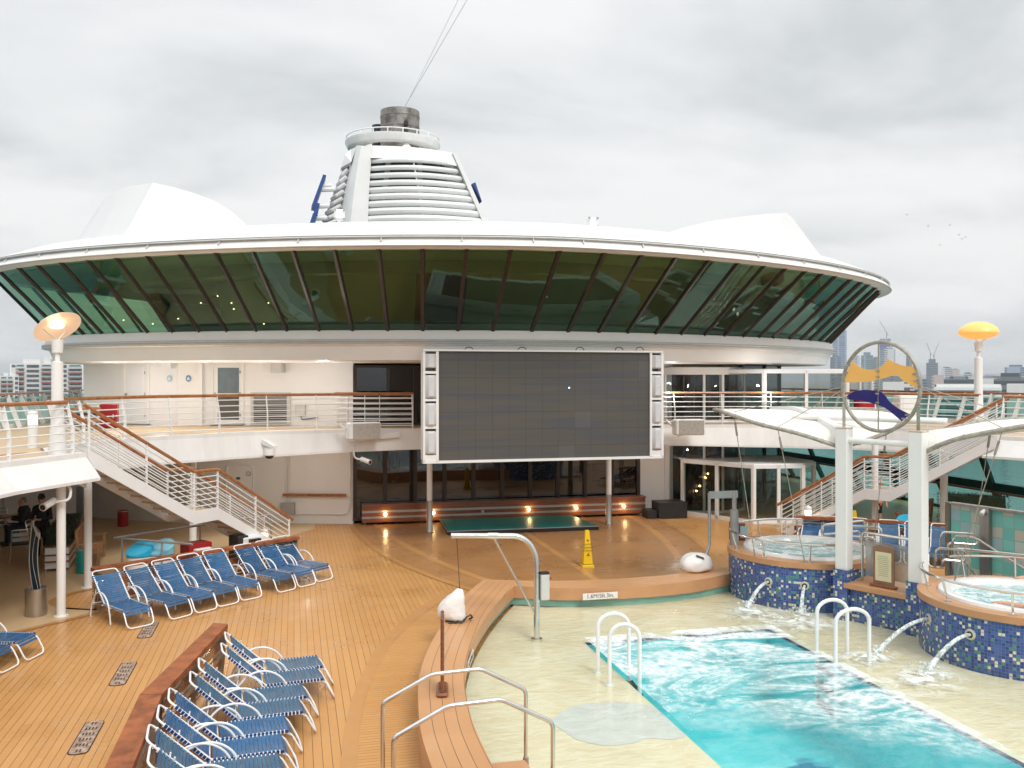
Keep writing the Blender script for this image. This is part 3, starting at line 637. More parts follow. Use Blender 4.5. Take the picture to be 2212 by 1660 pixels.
q = (592, 617, 780, 806); wallbox('wall_unit', 'white air unit high on the wall beside the glazed door', 'wall unit', q, .3, lgrey, lidline(q, .3))
q = (640, 661, 874, 897); wallbox('junction_box', 'grey junction box with dangling cables at rail height', 'junction box', q, .15, lgrey, lambda t, o: t.part('cable', MB().tube([wall_at(648)[0] + V(0, -.1, 3.55), wall_at(652)[0] + V(0, -.1, 3.35), wall_at(680)[0] + V(.1, -.12, 3.42)], .015, 5), black))
q = (609, 638, 1086, 1110); wallbox('junction_box', 'dark grey junction box low on the wall under the brown wall rail', 'junction box', q, .15, grey, lidline((0, 0, 0, 0), .15) if 0 else None)
q = (357, 378, 783, 796); wallbox('emergency_light', 'small white lamp box beside the plain upper door', 'wall lamp', q, .22, white)
for px, lab in ((367, 'pale blue round sign on the wall right of the plain door'), (408, 'darker blue round sign on the wall left of the glazed door')):
    p, tg, nr, t = wall_at(px); a = [p + nr * .03 + tg * .09 * math.cos(k * .524) + V(0, 0, 4.67 + .11 * math.sin(k * .524)) for k in range(12)]
    tt = Thing('round_sign', lab, 'sign', p + V(0, 0, 4.67), 'round blue wall signs'); tt.part('disc', MB().plate(a, nr, .01), bluesign if px > 400 else mat('pale_blue_sign', (.45, .60, .70), .4))
    c_ = p + nr * .046 + V(0, 0, 4.67)
    tt.part('pictogram', MB().plate([c_ + tg * x + V(0, 0, z) for x, z in ((-.04, -.05), (.04, -.05), (.04, -.01), (.0, .06), (-.04, .01))], nr, .004), signw)

# glass fronts, a room behind each
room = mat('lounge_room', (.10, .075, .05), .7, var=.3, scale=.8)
def glassfront(name, label, z0, z1, npan, x0=1.9, x1=11.6, y=28.95):
    t = Thing(name, label, 'glass wall', (x0, y, z0))
    w = (x1 - x0) / npan
    for i in range(npan):
        t.part('window_pane', MB().box((x0 + (i + .5) * w, y, (z0 + z1) / 2), (w - .12, .02, z1 - z0 - .16)), g_dark)
    for i in range(npan + 1): t.part('mullion', MB().box((x0 + i * w, y - .02, (z0 + z1) / 2), (.12, .12, z1 - z0)), dbrown)
    t.part('head_rail', MB().box(((x0 + x1) / 2, y - .015, z1 - .04), (x1 - x0, .1, .08)), dbrown)
    t.part('sill_rail', MB().box(((x0 + x1) / 2, y - .015, z0 + .04), (x1 - x0, .1, .08)), dbrown)
    return t
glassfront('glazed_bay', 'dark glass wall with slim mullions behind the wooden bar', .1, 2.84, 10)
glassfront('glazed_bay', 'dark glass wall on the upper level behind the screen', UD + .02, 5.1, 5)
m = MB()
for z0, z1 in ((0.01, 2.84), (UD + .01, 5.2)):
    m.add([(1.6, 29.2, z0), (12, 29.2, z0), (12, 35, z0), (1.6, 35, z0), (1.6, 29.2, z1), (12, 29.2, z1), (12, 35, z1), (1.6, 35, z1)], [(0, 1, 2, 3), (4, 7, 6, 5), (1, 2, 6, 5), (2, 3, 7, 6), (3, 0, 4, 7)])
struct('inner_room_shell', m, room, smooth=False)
# ------------------------------------------------------------------ the observation lounge on top
def prj(p):
    dep = p[0] * FX + p[1] * FY; lat = p[0] * FY - p[1] * FX
    return 1106 + 1920 * lat / dep, 816 - 1920 * (p[2] - EYE) / dep
def _f(x, n=1.68): return math.copysign(abs(x) ** (2 / n), x)
def RU(t, s, z): return V(6.65 + 16.7 * s * _f(math.sin(t)), 33.04 - 11.55 * s * _f(math.cos(t)), z)
def RL(t, s, z): return V(6.65 + 14.84 * s * _f(math.sin(t)), 33.06 - 8.65 * s * _f(math.cos(t)), z)
TT = [-math.pi + 2 * math.pi * i / 96 for i in range(96)]
lg = Thing('observation_lounge', 'big round white lounge with a ring of outward leaning green windows', 'lounge', (6.65, 33.04, 5.2))
def rings(spec, T=TT): return [[fn(t, s, z) for t in T] for fn, s, z in spec]
roof = MB().loft(rings([(RU, 1.0, 8.24), (RU, .985, 8.36), (RU, .93, 8.68), (RU, .85, 8.9), (RU, .7, 9.02), (RU, .35, 9.1)]), caps=True)
lg.part('roof', roof, hull)
lg.part('upper_fascia', MB().loft(rings([(RU, .996, 8.22), (RU, 1.004, 8.12), (RU, 1.012, 7.98), (RU, 1.006, 7.95), (RU, .95, 7.97)])), [white2])
lg.part('soffit_lip', MB().loft(rings([(RU, 1.008, 7.95), (RU, .985, 7.925), (RU, .955, 7.94)])), cream)
def ringtube(fn, s, z, r): return MB().tube([fn(t, s, z) for t in TT], r, 6, True)
lg.part('roof_rail', MB().loft(rings([(RU, .992, 8.275), (RU, 1.003, 8.265), (RU, 1.005, 8.245), (RU, 1.002, 8.235), (RU, 1.006, 8.222), (RU, 1.008, 8.20), (RU, 1.004, 8.19), (RU, 1.0, 8.175)]), closed=True), lgrey)
for i in range(-11, 12):
    t = i * .13 + .05; a = RU(t, 1.004, 8.185); b = RU(t, 1.009, 8.08); lg.part('rail_bracket', MB().beam(a, b, .03, .03), lgrey)
lg.part('window_ledge', MB().loft(rings([(RL, .975, 6.05), (RL, .99, 6.03), (RL, 1.0, 5.8), (RL, 1.0, 5.62), (RL, .985, 5.58)])), cream)
lg.part('ledge_rail', ringtube(RL, 1.003, 5.74, .04), lgrey); lg.part('ledge_rail', ringtube(RL, 1.003, 5.67, .03), lgrey)
lg.part('lower_fascia', MB().loft(rings([(RL, .99, 5.6), (RL, .987, 5.5), (RL, .978, 5.2), (RL, .96, 5.16), (RL, .5, 5.16)])), cream)
mull = [-95, -42, -5, 35, 76, 127, 185, 247, 314, 385, 463, 544, 631, 721, 817, 913, 1009, 1105, 1211, 1308, 1389, 1464, 1535, 1598, 1655, 1701, 1744, 1779, 1809, 1842, 1864, 1880]
ts = []
for px in mull:
    lo_, hi_ = -1.62, 1.45
    for _ in range(50):
        m_ = (lo_ + hi_) / 2
        if prj(RU(m_, .985, 8.0))[0] < px: lo_ = m_
        else: hi_ = m_
    ts.append(lo_)
ts = [ts[0] - .1 * k for k in (6, 5, 4, 3, 2, 1)] + ts + [ts[-1] + .09 * k for k in (1, 2, 3, 4, 5, 6, 7)]
def GT(t): return RU(t, .985, 7.99)
def GB(t): return RL(t, .985, 6.02)
for a, b in zip(ts, ts[1:]):
    lg.part('window_pane', MB().add([GB(a), GB(b), GT(b), GT(a)], [(0, 1, 2, 3)]), g_lounge, smooth=False)
for t in ts:
    o_ = (GT(t) - V(6.65, 33.04, 8)).normalized()
    lg.part('mullion', MB().beam(GB(t) - o_ * .01, GT(t) - o_ * .01, .10, .10, up=o_), dbrown)
lg.part('back_wall', MB().loft([[GB(t) for t in [ts[-1] + k * (2 * math.pi - ts[-1] + ts[0]) / 20 for k in range(21)]], [GT(t) for t in [ts[-1] + k * (2 * math.pi - ts[-1] + ts[0]) / 20 for k in range(21)]]], closed=False), white)
olive = mat('lounge_inner_wall', (.24, .26, .15), .8, var=.12, scale=.35, col2=(.20, .17, .09))
lg.part('inner_floor', MB().loft(rings([(RL, .97, 6.03), (RL, .3, 6.035)]), caps=False), mat('lounge_carpet', (.10, .05, .03), .9))
lg.part('inner_ceiling', MB().loft(rings([(RU, .95, 7.93), (RU, .3, 7.92)])), mat('lounge_ceiling', (.34, .42, .28), .8, var=.1, scale=.4))
lg.part('inner_wall', MB().loft(rings([(RL, .60, 6.03), (RU, .56, 7.92)])), olive)
lg.part('ceiling_beam', MB().loft(rings([(RU, .80, 7.92), (RU, .80, 7.6), (RU, .76, 7.6), (RU, .76, 7.92)])), olive)
for t0, t1 in ((-.32, -.2), (.62, .72)):
    T2 = [t0 + (t1 - t0) * k / 6 for k in range(7)]
    lg.part('inner_partition', MB().loft([[RL(t, .86, 6.03) for t in T2], [RU(t, .80, 7.92) for t in T2]], closed=False), mat('maroon_partition', (.10, .02, .012), .6))
for px, py in ((535, 590), (267, 692), (330, 655), (330, 700), (434, 655), (385, 689), (470, 575), (628, 600), (617, 655), (701, 663), (570, 700), (677, 678), (640, 575), (760, 642), (806, 650), (838, 589), (1210, 585), (1465, 593), (1250, 600), (905, 600), (1000, 612), (470, 640), (500, 655), (505, 668), (580, 655)):
    p = GD(px, py, 27.5 + 3.5 * abs(px - 960) / 900 + random.random())
    lg.part('ceiling_lamp', MB().ball(p, .028, 6), lampw)
il = bpy.data.lights.new('lounge_lamps', 'POINT'); il.energy = 13; il.color = (1, .82, .45); il.shadow_soft_size = .5
for k, t in enumerate((-1.15, -.85, -.55, -.25, .1, .4, .75, 1.1)):
    o = bpy.data.objects.new('lounge_lamp', il); COL.objects.link(o); o.location = RU(t, .72, 7.5)
# white housings on the lounge roof
def housing(s, name, label, A, B, I, crv):
    t = Thing(name, label, 'roof housing', B)
    m = MB(); n = 10; secs = []
    for q in range(6):
        dy = (0, 1.3, 2.8, 4.2, 5.4, 6.2)[q]; sh = (0, 1.0, 1.8, 2.5, 2.9, 3.0)[q] * -s; k = (1, 1.03, 1.03, .88, .5, .06)[q]
        ring = []
        prof = [B] + [B + (A - B) * v for v in (.35, .7)] + [A] + crv + [I]
        for p in prof: ring.append(V(p.x + sh * max(0, min(1, abs(p.x - I.x) / abs(A.x - I.x))), p.y + dy, 7.6 + (p.z - 7.6) * k))
        secs.append(ring)
    m.loft(secs, closed=False, caps=False); m.add(secs[0], [tuple(range(len(secs[0])))])
    t.part('shell', m, hull, ang=28)
    return t
yL = 28.3
A = GY(330, 395, yL); B = GY(255, 535, yL - .6); I = GY(540, 497, yL)
hs = housing(1, 'roof_housing', 'tall white curved housing on the left of the lounge roof', A, B, I, [GY(*q, yL) for q in ((372, 404), (420, 418), (462, 434), (497, 455), (524, 478))])
ch = spline([GY(q[0], q[1], yL + q[2]) for q in ((207, 468, 3.6), (214, 459, 2.9), (228, 452, 2.2), (250, 449, 1.3), (272, 447, .6), (300, 444, -.1))], 3)
hs.part('safety_line', MB().tube([p for p in ch], .012, 4), dark)
yR = 28.6
A = GY(1700, 460, yR); B = GY(1800, 590, yR - .4); I = GY(1428, 512, yR)
housing(-1, 'roof_housing', 'low white curved housing on the right of the lounge roof', A, B, I, [GY(*q, yR) for q in ((1660, 462), (1600, 468), (1540, 477), (1485, 490), (1450, 501))])
def floodbox(px, py, dep, w, label):
    p = GD(px, py, dep); t = Thing('flood_light', label, 'flood light', p - V(0, 0, .3), 'white flood lights on the roof')
    t.part('case', MB().cbox(p, (w, .25, w * 1.05), b=.06), white); t.part('bracket', MB().beam(p - V(.0, 0, w * .5), p - V(.08, 0, w * .5 + .45), .12, .1), white)
    for dx in (-1, 1):
        for dz in (-1, 1): t.part('clip', MB().box(p + V(dx * w * .42, -.14, dz * w * .42), (.06, .05, .06)), pipe)
floodbox(733, 465, 30, .36, 'white flood light box in front of the funnel')
floodbox(1279, 482, 29, .33, 'white flood light box alone on the roof right of the funnel')

# ------------------------------------------------------------------ funnel
FYY = 56.0
def F(px, py, dy=0.0): return GY(px, py, FYY + dy)
fn = Thing('ship_funnel', 'white louvred ship funnel with a sooty steel stack', 'funnel', F(870, 500))
def fpoly(pts, dy): return [F(x, y, dy) for x, y in pts]
# casing: solid left corner column, top band, right corner strip, back
col = MB(); L0 = []
for x0, x1, y in ((729, 794, 500), (743, 797, 420), (754, 800, 372), (763, 803, 333), (768, 805, 317)):
    c0, c1 = F(x0, y, 1.2), F(x1, y, 0); c = F((x0 + x1) / 2 - 6, y, -.35)
    L0.append([c0, c0 * .5 + c * .5 + V(-.1, -.25, 0), c, c * .5 + c1 * .5 + V(0, -.1, 0), c1, c1 + V(0, 1.6, 0), c0 + V(.3, 1.6, 0)])
col.loft(L0, caps=True); fn.part('corner_column', col, white, ang=50)
top = MB(); ring_a, ring_b = [], []
for k in range(15):
    a = k / 14; x = 798 + a * 189; bul = -1.0 * math.sin(a * math.pi) ** .8
    ring_a.append(F(x, 342 + 34 * max(0, a - .35) ** 1.8 * 1.1, bul)); xx = 800 + a * 185
    ring_b.append(F(xx, 315 + 17 * a ** 2.2, bul + .3))
top.loft([ring_a, ring_b, [p + V(0, 6, 0) for p in ring_b], [p + V(0, 6, 0) for p in ring_a]], closed=False); fn.part('top_band', top, white)
sd2 = MB(); sd2.plate([F(737, 362, 1.6), F(759, 350, .3), F(770, 318, .3), F(757, 323, 1.6), F(745, 335, 1.6)], (0, 1, 0), 1.0); fn.part('side_top', sd2, white, smooth=False)
st = MB(); st.plate([F(978, 330, -.1), F(987, 333, -.1), F(1062, 500, -.1), F(1052, 500, -.1)], (0, 1, 0), 1.5); fn.part('corner_strip', st, white, smooth=False)
lb = MB(); lb.plate([F(690, 500, 2.2), F(740, 365, 2.2), F(742, 350, 2.2), F(758, 345, 2.2), F(734, 500, 2.2)], (0, 1, 0), .4); fn.part('side_backing', lb, mat('funnel_grey_panel', (.55, .55, .54), .6), smooth=False)  # even light grey backing behind the side louvres
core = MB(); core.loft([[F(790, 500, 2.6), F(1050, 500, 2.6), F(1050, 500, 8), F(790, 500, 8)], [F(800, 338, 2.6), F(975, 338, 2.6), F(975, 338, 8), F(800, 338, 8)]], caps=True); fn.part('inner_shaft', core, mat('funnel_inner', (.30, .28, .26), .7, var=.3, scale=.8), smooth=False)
for x in (840, 905, 960):
    fn.part('inner_pillar', MB().beam(F(x + (x - 890) * .4, 500, 1.9), F(x, 340, 1.9), .55, .3), white)
fn.part('inner_panel', MB().plate([F(802, 418, 2.2), F(1022, 418, 2.2), F(1050, 500, 2.2), F(798, 500, 2.2)], (0, 1, 0), .1), white2, smooth=False)
ys = [347, 363, 379, 396, 413, 430, 445, 461, 477, 492]; ys = [349, 365, 381, 397, 412, 426, 442, 458, 474.5, 491]
for i, y in enumerate(ys):
    xl = 804 - (y - 345) * .05; xr = 980 + (y - 345) * .50 - 3
    pts = [F(xl + (xr - xl) * k / 12, y - 4 * math.sin(math.pi * k / 12) + (6 if k > 0 else 0) * (k / 12) ** 2, -1.5 * math.sin(math.pi * k / 12) ** .8 + .25) for k in range(13)]
    fn.part('louvre_bar', MB().tube(pts, .142 + .010 * i, 10), white)
for i in range(8):
    y = 375 + i * 15.5; xl = 744 - (y - 345) * .40 + 4; xr = 757 - (y - 345) * .19
    fn.part('side_louvre', MB().tube([F(xl, y + 9, 1.9), F((xl + xr) / 2 - 2, y + 1, 1.2), F(xr, y - 8, 1.0)], .13, 8), white)
vs = MB(); vs.plate([F(893, 352, -1.25), F(895, 352, -1.25), F(923, 500, -1.25), F(919, 500, -1.25)], (0, 1, 0), .3); fn.part('louvre_spine', vs, white, smooth=False)
rc = F(860, 300); rc.y = FYY + 3.0; RR = 102 / 1920 * (rc.x * FX + rc.y * FY); zc = 20.1
fn.part('funnel_deck', MB().lathe([(RR * .62, zc - .32), (RR * .8, zc - .46), (RR * .95, zc - .36), (RR, zc - .05), (RR, zc + .05), (RR * .96, zc + .05), (RR * .9, zc - .1), (RR * .62, zc - .12)], (rc.x, rc.y, 0), 40), white2)
rl_ = MB().tube([(rc.x + RR * .97 * math.cos(a), rc.y + RR * .97 * math.sin(a), zc + .32) for a in [k * math.pi / 20 for k in range(40)]], .045, 5, True)
fn.part('deck_railing', rl_, white)
for k in range(20):
    a = k * math.pi / 10 + .1; fn.part('railing_post', MB().beam((rc.x + RR * .97 * math.cos(a), rc.y + RR * .97 * math.sin(a), zc), (rc.x + RR * .97 * math.cos(a), rc.y + RR * .97 * math.sin(a), zc + .32), .07, .07), white)
sr = 42 / 1920 * (rc.x * FX + rc.y * FY); sx = GY(864, 300, rc.y).x; zt = GY(864, 230, rc.y - sr).z
sk = fn.part('exhaust_stack', MB().lathe([(sr, zc - 1.4), (sr, zt), (sr * .94, zt), (sr * .94, zt - .8), (0, zt - .8)], (sx, rc.y, 0), 32), soot)
for dz in (.35, 1.05): fn.part('stack_band', MB().lathe([(sr + .02, zt - dz), (sr + .03, zt - dz - .05), (sr + .02, zt - dz - .1)], (sx, rc.y, 0), 32), soot, sk)
fn.part('exhaust_stack', MB().lathe([(.45, zc - 1.4), (.45, zt - .75), (.38, zt - .75), (.38, zt - 1.3), (0, zt - 1.3)], (sx - sr * 1.02, rc.y + .9, 0), 20), black, label='thin black pipe behind the wide stack')
lp = V(sx + .25, rc.y - sr - .12, 0)
for dz in (.55, .95): fn.part('signal_lamp', MB().cyl((lp.x, lp.y, 0), .14, zc + dz, zc + dz + .28, 10), dark)
fn.part('lamp_bracket', MB().beam((lp.x, lp.y + .05, zc), (lp.x, lp.y + .05, zc + 1.35), .1, .05), dark)
fn.part('stay_bracket', MB().plate([F(868, 318, .2), F(888, 318, .2), F(879, 306, .6)], (0, 1, 0), .2), white)
for q in (((698, 377), (705, 379), (681, 447), (673, 445)), ((683, 438), (691, 440), (686, 464), (677, 462)), ((676, 461), (684, 463), (679, 498), (664, 498))):
    pts = [F(x, y, .8) for x, y in q]; fn.part('blue_wing', MB().plate(pts, (0, 1, 0), 1.6), blueP, smooth=False)
fn.part('blue_wing', MB().plate([F(1020, 397, 2), F(1027, 394, 2), F(1041, 436, 2)], (0, 1, 0), 1.4), blueP, smooth=False)
for (a, b) in (((694, 410), (722, 409)), ((690, 403), (716, 402)), ((684, 446), (712, 445)), ((680, 472), (706, 471))):
    fn.part('wing_strut', MB().tube([F(*a, 1.4), F(*b, 1.4)], .16, 8), white)
for a, b, r in (((996, -12), (880, 222), .012), ((1016, -12), (826, 314), .018)):
    m = MB().tube([F(*a, -8), F(*b, 1.0)], r, 4); single('antenna_wire', m, lgrey, 'thin antenna wire running up from the funnel, %s' % ('ending at the stack rim' if a[0] < 1000 else 'ending below the round funnel deck'), 'wire', 'antenna wires above the funnel')

# ------------------------------------------------------------------ big screen with speaker columns
YS = 24.0
scr = Thing('outdoor_screen', 'huge dark outdoor LED screen in a white frame on two poles', 'screen', GY(1172, 1000, YS))
P0 = GY(946, 758, YS); P1 = GY(1404, 996, YS); zt, zb2 = P0.z, P1.z; xa, xb = GY(946, 880, YS).x, GY(1403, 880, YS).x
zb2 = GY(946, 998, YS).z
x0, x1 = GY(913.5, 880, YS).x, GY(1431, 880, YS).x; z0, z1 = GY(914, 1001.6, YS).z, GY(914, 755.5, YS).z
scm = bpy.data.materials.new('led_panel'); scm.use_nodes = True; nt = scm.node_tree; b = nt.nodes['Principled BSDF']
tc = nd(nt, 'ShaderNodeTexCoord'); s = nd(nt, 'ShaderNodeSeparateXYZ'); lk(nt, tc.outputs['Object'], s.inputs[0])
q = math_n(nt, 'DIVIDE', s.outputs[0], .478); q2 = math_n(nt, 'DIVIDE', s.outputs[2], .478)
def ed_(v): f = math_n(nt, 'FRACT', v); return math_n(nt, 'MINIMUM', f, math_n(nt, 'SUBTRACT', 1, f))
ln = math_n(nt, 'LESS_THAN', math_n(nt, 'MINIMUM', ed_(q), ed_(q2)), .016)
cc = nd(nt, 'ShaderNodeCombineXYZ'); lk(nt, math_n(nt, 'FLOOR', q), cc.inputs[0]); lk(nt, math_n(nt, 'FLOOR', q2), cc.inputs[1])
wn = nd(nt, 'ShaderNodeTexWhiteNoise', noise_dimensions='2D'); lk(nt, cc.outputs[0], wn.inputs['Vector'])
hue = nd(nt, 'ShaderNodeTexNoise', i_Scale=2.5, i_Detail=4.0); mp = nd(nt, 'ShaderNodeMapping'); mp.inputs['Scale'].default_value = (.12, 1, 2.6); lk(nt, tc.outputs['Object'], mp.inputs[0]); lk(nt, mp.outputs[0], hue.inputs['Vector'])
c = ramp(nt, hue.outputs['Fac'], [(.38, (.068, .070, .084)), (.5, (.080, .077, .070)), (.62, (.090, .081, .068))])
c = mixc(nt, math_n(nt, 'MULTIPLY', math_n(nt, 'GREATER_THAN', wn.outputs['Value'], .985), .12), c, (.2, .2, .2))
c = mixc(nt, math_n(nt, 'MULTIPLY', ln, .5), c, (.03, .03, .03)); lk(nt, c, b.inputs['Base Color']); b.inputs['Roughness'].default_value = .6
scr.part('led_panel', MB().box(((xa + xb) / 2, YS + .12, (zt + zb2) / 2), (xb - xa, .2, zt - zb2)), scm, smooth=False)
for nm, c_, s_ in (('top_rail', ((x0 + x1) / 2, YS + .1, z1 - .015), (x1 - x0, .3, .05)), ('bottom_rail', ((x0 + x1) / 2, YS + .1, z0 + .03), (x1 - x0, .3, .07))):
    scr.part(nm, MB().box(c_, s_), white)
for xs_, xe_ in ((x0, xa), (xb, x1)):
    for x in (xs_ + .03, xe_ - .02): scr.part('side_rail', MB().box((x, YS + .1, (z0 + z1) / 2), (.06 if x < xs_ + .1 else .07, .3, z1 - z0 - .1)), white)
    for k in range(1, 4):
        scr.part('cross_rail', MB().box(((xs_ + xe_) / 2, YS + .1, z1 - (.0 + .205 + (k - 1) * .247) * (z1 - z0) * .98), (xe_ - xs_ - .1, .28, .07)), white)
    scr.part('base_panel', MB().box(((xs_ + xe_) / 2, YS + .1, z0 + .13), (xe_ - xs_ - .1, .27, .2)), white)
    scr.part('back_panel', MB().box(((xs_ + xe_) / 2, YS + .22, (z0 + z1) / 2), (xe_ - xs_ - .1, .03, z1 - z0 - .1)), mat('beige_panel', (.40, .36, .30), .6))
scr.part('rear_case', MB().box(((x0 + x1) / 2, YS + .5, (z0 + z1) / 2), (x1 - x0 - .1, .5, z1 - z0 - .1)), white2)
for px in (1015, 1130, 1255, 1340, 1385): p = GY(px, 757, YS); scr.part('cable_loop', MB().tube([p + V(.12 * math.cos(a), .1, .09 * math.sin(a)) for a in [k * math.pi / 6 for k in range(7)]], .012, 5), black)
for x in (4.6, 6.1, 8.0, 9.3): scr.part('hanger', MB().beam((x, YS + .5, z1 - .05), (x + .1, 25.2, 5.35), .08, .06), white)
scr.part('status_light', MB().box(GY(1229.5, 838, YS + .015), (.03, .01, .03)), mat('blue_led', (.2, .4, 1), .4, emit=(.4, .6, 1), estr=6), smooth=False)
ordn = ['topmost', 'second from the top', 'third from the top', 'lowest']
for side, xs_, xe_ in (('left', x0, xa), ('right', xb, x1)):
    for k in range(4):
        h = (z1 - z0); zc_ = z1 - h * (.1, .325, .572, .818)[k]; hh = h * (.125, .2, .2, .2)[k]; xm = (xs_ + xe_) / 2 + .01; w = .34
        t = Thing('column_speaker', 'pale grey loudspeaker in the %s side of the screen frame, %s' % (side, ordn[k]), 'loudspeaker', (xm, YS, zc_ - hh / 2), 'loudspeakers in the screen frame')
        m = MB(); prof = [(-.5, .1), (-.46, 0), (-.2, -.09), (.2, -.09), (.46, 0), (.5, .1)]
        m.loft([[(xm + a * w, YS + b2_ + .02, zc_ - hh / 2) for a, b2_ in prof], [(xm + a * w, YS + b2_ - .02, zc_ - hh * .42) for a, b2_ in prof], [(xm + a * w, YS + b2_ - .02, zc_ + hh * .42) for a, b2_ in prof], [(xm + a * w, YS + b2_ + .02, zc_ + hh / 2) for a, b2_ in prof]], caps=True)
        t.part('cabinet', m, grille)
        t.part('badge', MB().box((xm + .02, YS - .113, zc_ + .02), (.07, .008, .018)), signw)
        t.part('wall_bracket', MB().box((xm, YS + .15, zc_), (.1, .12, .1)), alu)
def column(px, py, z0, z1, r, label, steelfoot=None, pos=None, name='deck_pole', n=20):
    p = pos or G(px, py, z0); t = Thing(name, label, 'pole', (p.x, p.y, z0))
    sf = z0 + (steelfoot or 0)
    t.part('shaft', MB().cyl((p.x, p.y, 0), r, sf, z1, n), white)
    if steelfoot:
        t.part('steel_sleeve', MB().lathe([(r + .035, z0), (r + .012, z0 + .05), (r + .012, sf), (r, sf + .01)], (p.x, p.y, 0), n), brushed)
    t.part('base_flange', MB().cyl((p.x, p.y, 0), r + .05, z0, z0 + .025, n), brushed if steelfoot else white)
    return t
column(928, 1150, 0, 2.9, .085, 'round white pole with steel sleeve under the left half of the screen', .95)
column(1315, 1133, 0, 2.9, .085, 'round white pole with steel sleeve under the right half of the screen', .95)
column(132, 1332, 0, 2.65, .085, 'slim round white pole beside the steel planter sculpture')
column(190, 1270, 0, 2.65, .085, 'slim round white pole at the corner of the wooden rail')
column(0, 0, 0, 2.85, .1, 'round white pole behind the left stair landing', pos=V(-2.75, 26.3, 0))
column(0, 0, 0, 2.65, .1, 'round white pole right of the right stairs in front of the teal windows', pos=V(17.6, 21.2, 0))
column(0, 0, 0, 2.65, .12, 'thick white pole at the right edge by the glass block wall', pos=V(15.85, 16.2, 0))
column(0, 0, 0, 2.85, .09, 'slim white pole beneath the right stair landing', pos=V(16.2, 22.3, 0))

# bar bench, stage, step box, cone
bb = Thing('bar_bench', 'long low varnished bar with wooden and silver bands and round lights', 'bar', (6.8, 28.2, 0))
by0, by1 = 28.5, 28.3
def bbeam(z, h, w, m, nm, dy=0, x0=2.1, x1=11.62):
    a = V(x0, by0 + dy + w / 2 - .0, z); b = V(x1, by1 + dy + w / 2, z); bb.part(nm, MB().beam(a, b, w, h), m)
bbeam(.64, .06, .45, barwood, 'top', -.06)
for k, (z, h) in enumerate(((.535, .14), (.335, .11), (.15, .12))): bbeam(z, h, .36, barwood, 'wood_band', 0)
for z, h in ((.43, .09), (.24, .08)): bbeam(z, h, .32, alu, 'silver_band', .03)
for x in (2.2, 4.0, 5.8, 7.6, 9.4, 11.5): bb.part('foot', MB().cyl((x, by0 + (by1 - by0) * (x - 2.1) / 9.5 + .1, 0), .02, 0, .1, 8), steel)
for px, py in ((835, 1110), (940, 1104), (1147, 1096), (1250, 1093), (1353, 1092)):
    x = GY(px, py, 28.1).x; y = by0 + (by1 - by0) * (x - 2.1) / 9.52
    bb.part('bar_light', MB().lathe([(0, 0), (.05, 0), (.055, .012)], (x, y - .016, .335), 14, rot=Matrix.Rotation(R(-90), 3, 'X')), lampw)
    l = bpy.data.lights.new('bar_light_glow', 'POINT'); l.energy = 4; l.color = (1, .62, .25); l.shadow_soft_size = .05; lo = bpy.data.objects.new('bar_light_glow', l); COL.objects.link(lo); lo.location = (x, y - .12, .335)
p = GY(1046, 1102, 28.1); bb.part('round_vent', MB().lathe([(0, 0), (.05, .0), (.055, .01)], (p.x, by0 - .18, .335), 14, rot=Matrix.Rotation(R(-90), 3, 'X')), alu)
sg = Thing('dance_stage', 'low teal topped platform with black sides in front of the bar', 'stage', (6.8, 27, 0))
sg.part('plinth', MB().add([(4.45, 26.12, 0), (9.12, 25.95, 0), (8.98, 28.2, 0), (4.58, 28.4, 0), (4.45, 26.12, .115), (9.12, 25.95, .115), (8.98, 28.2, .115), (4.58, 28.4, .115)], [(0, 1, 5, 4), (1, 2, 6, 5), (2, 3, 7, 6), (3, 0, 4, 7), (4, 5, 6, 7)]), black, smooth=False)
sg.part('top', MB().prism([(4.48, 26.15), (9.09, 25.98), (8.96, 28.17), (4.60, 28.37)], .117, .132), teal, smooth=False)
sg.part('edge_trim', MB().beam((4.44, 26.115, .125), (9.13, 25.945, .125), .02, .022).beam((4.44, 26.115, .125), (4.57, 28.4, .125), .02, .022), alu)
p = GD(1460, 1118, 28.2)
sb = Thing('step_box', 'black two step box beside the glass doors', 'step box', G(1455, 1122, 0))
q = G(1452, 1121, 0); sb.part('upper_step', MB().cbox((q.x + .05, q.y + .35, .27), (1.0, .75, .54), R(-4), .012), black); sb.part('lower_step', MB().cbox((q.x - .62, q.y + .42, .14), (.34, .6, .28), R(-4), .012), black)
c0 = G(1268, 1224, 0)
cn = Thing('caution_cone', 'yellow four sided wet floor cone on the deck beyond the pool', 'safety cone', c0)
cr = YAW * -1 + R(0)
def sq(w, z): return [c0 + Matrix.Rotation(-YAW * .3, 3, 'Z') @ V(x * w, y * w, z) for x, y in ((-1, -1), (1, -1), (1, 1), (-1, 1))]
cn.part('body', MB().loft([sq(.125, .05), sq(.115, .12), sq(.052, .86), sq(.045, .9)], caps=True), yellow, smooth=False)
cn.part('base', MB().loft([sq(.15, 0), sq(.145, .055), sq(.118, .075)], caps=True), yellow, smooth=False)
cn.part('dark_rim', MB().loft([sq(.128, .07), sq(.128, .085)]), black, smooth=False)
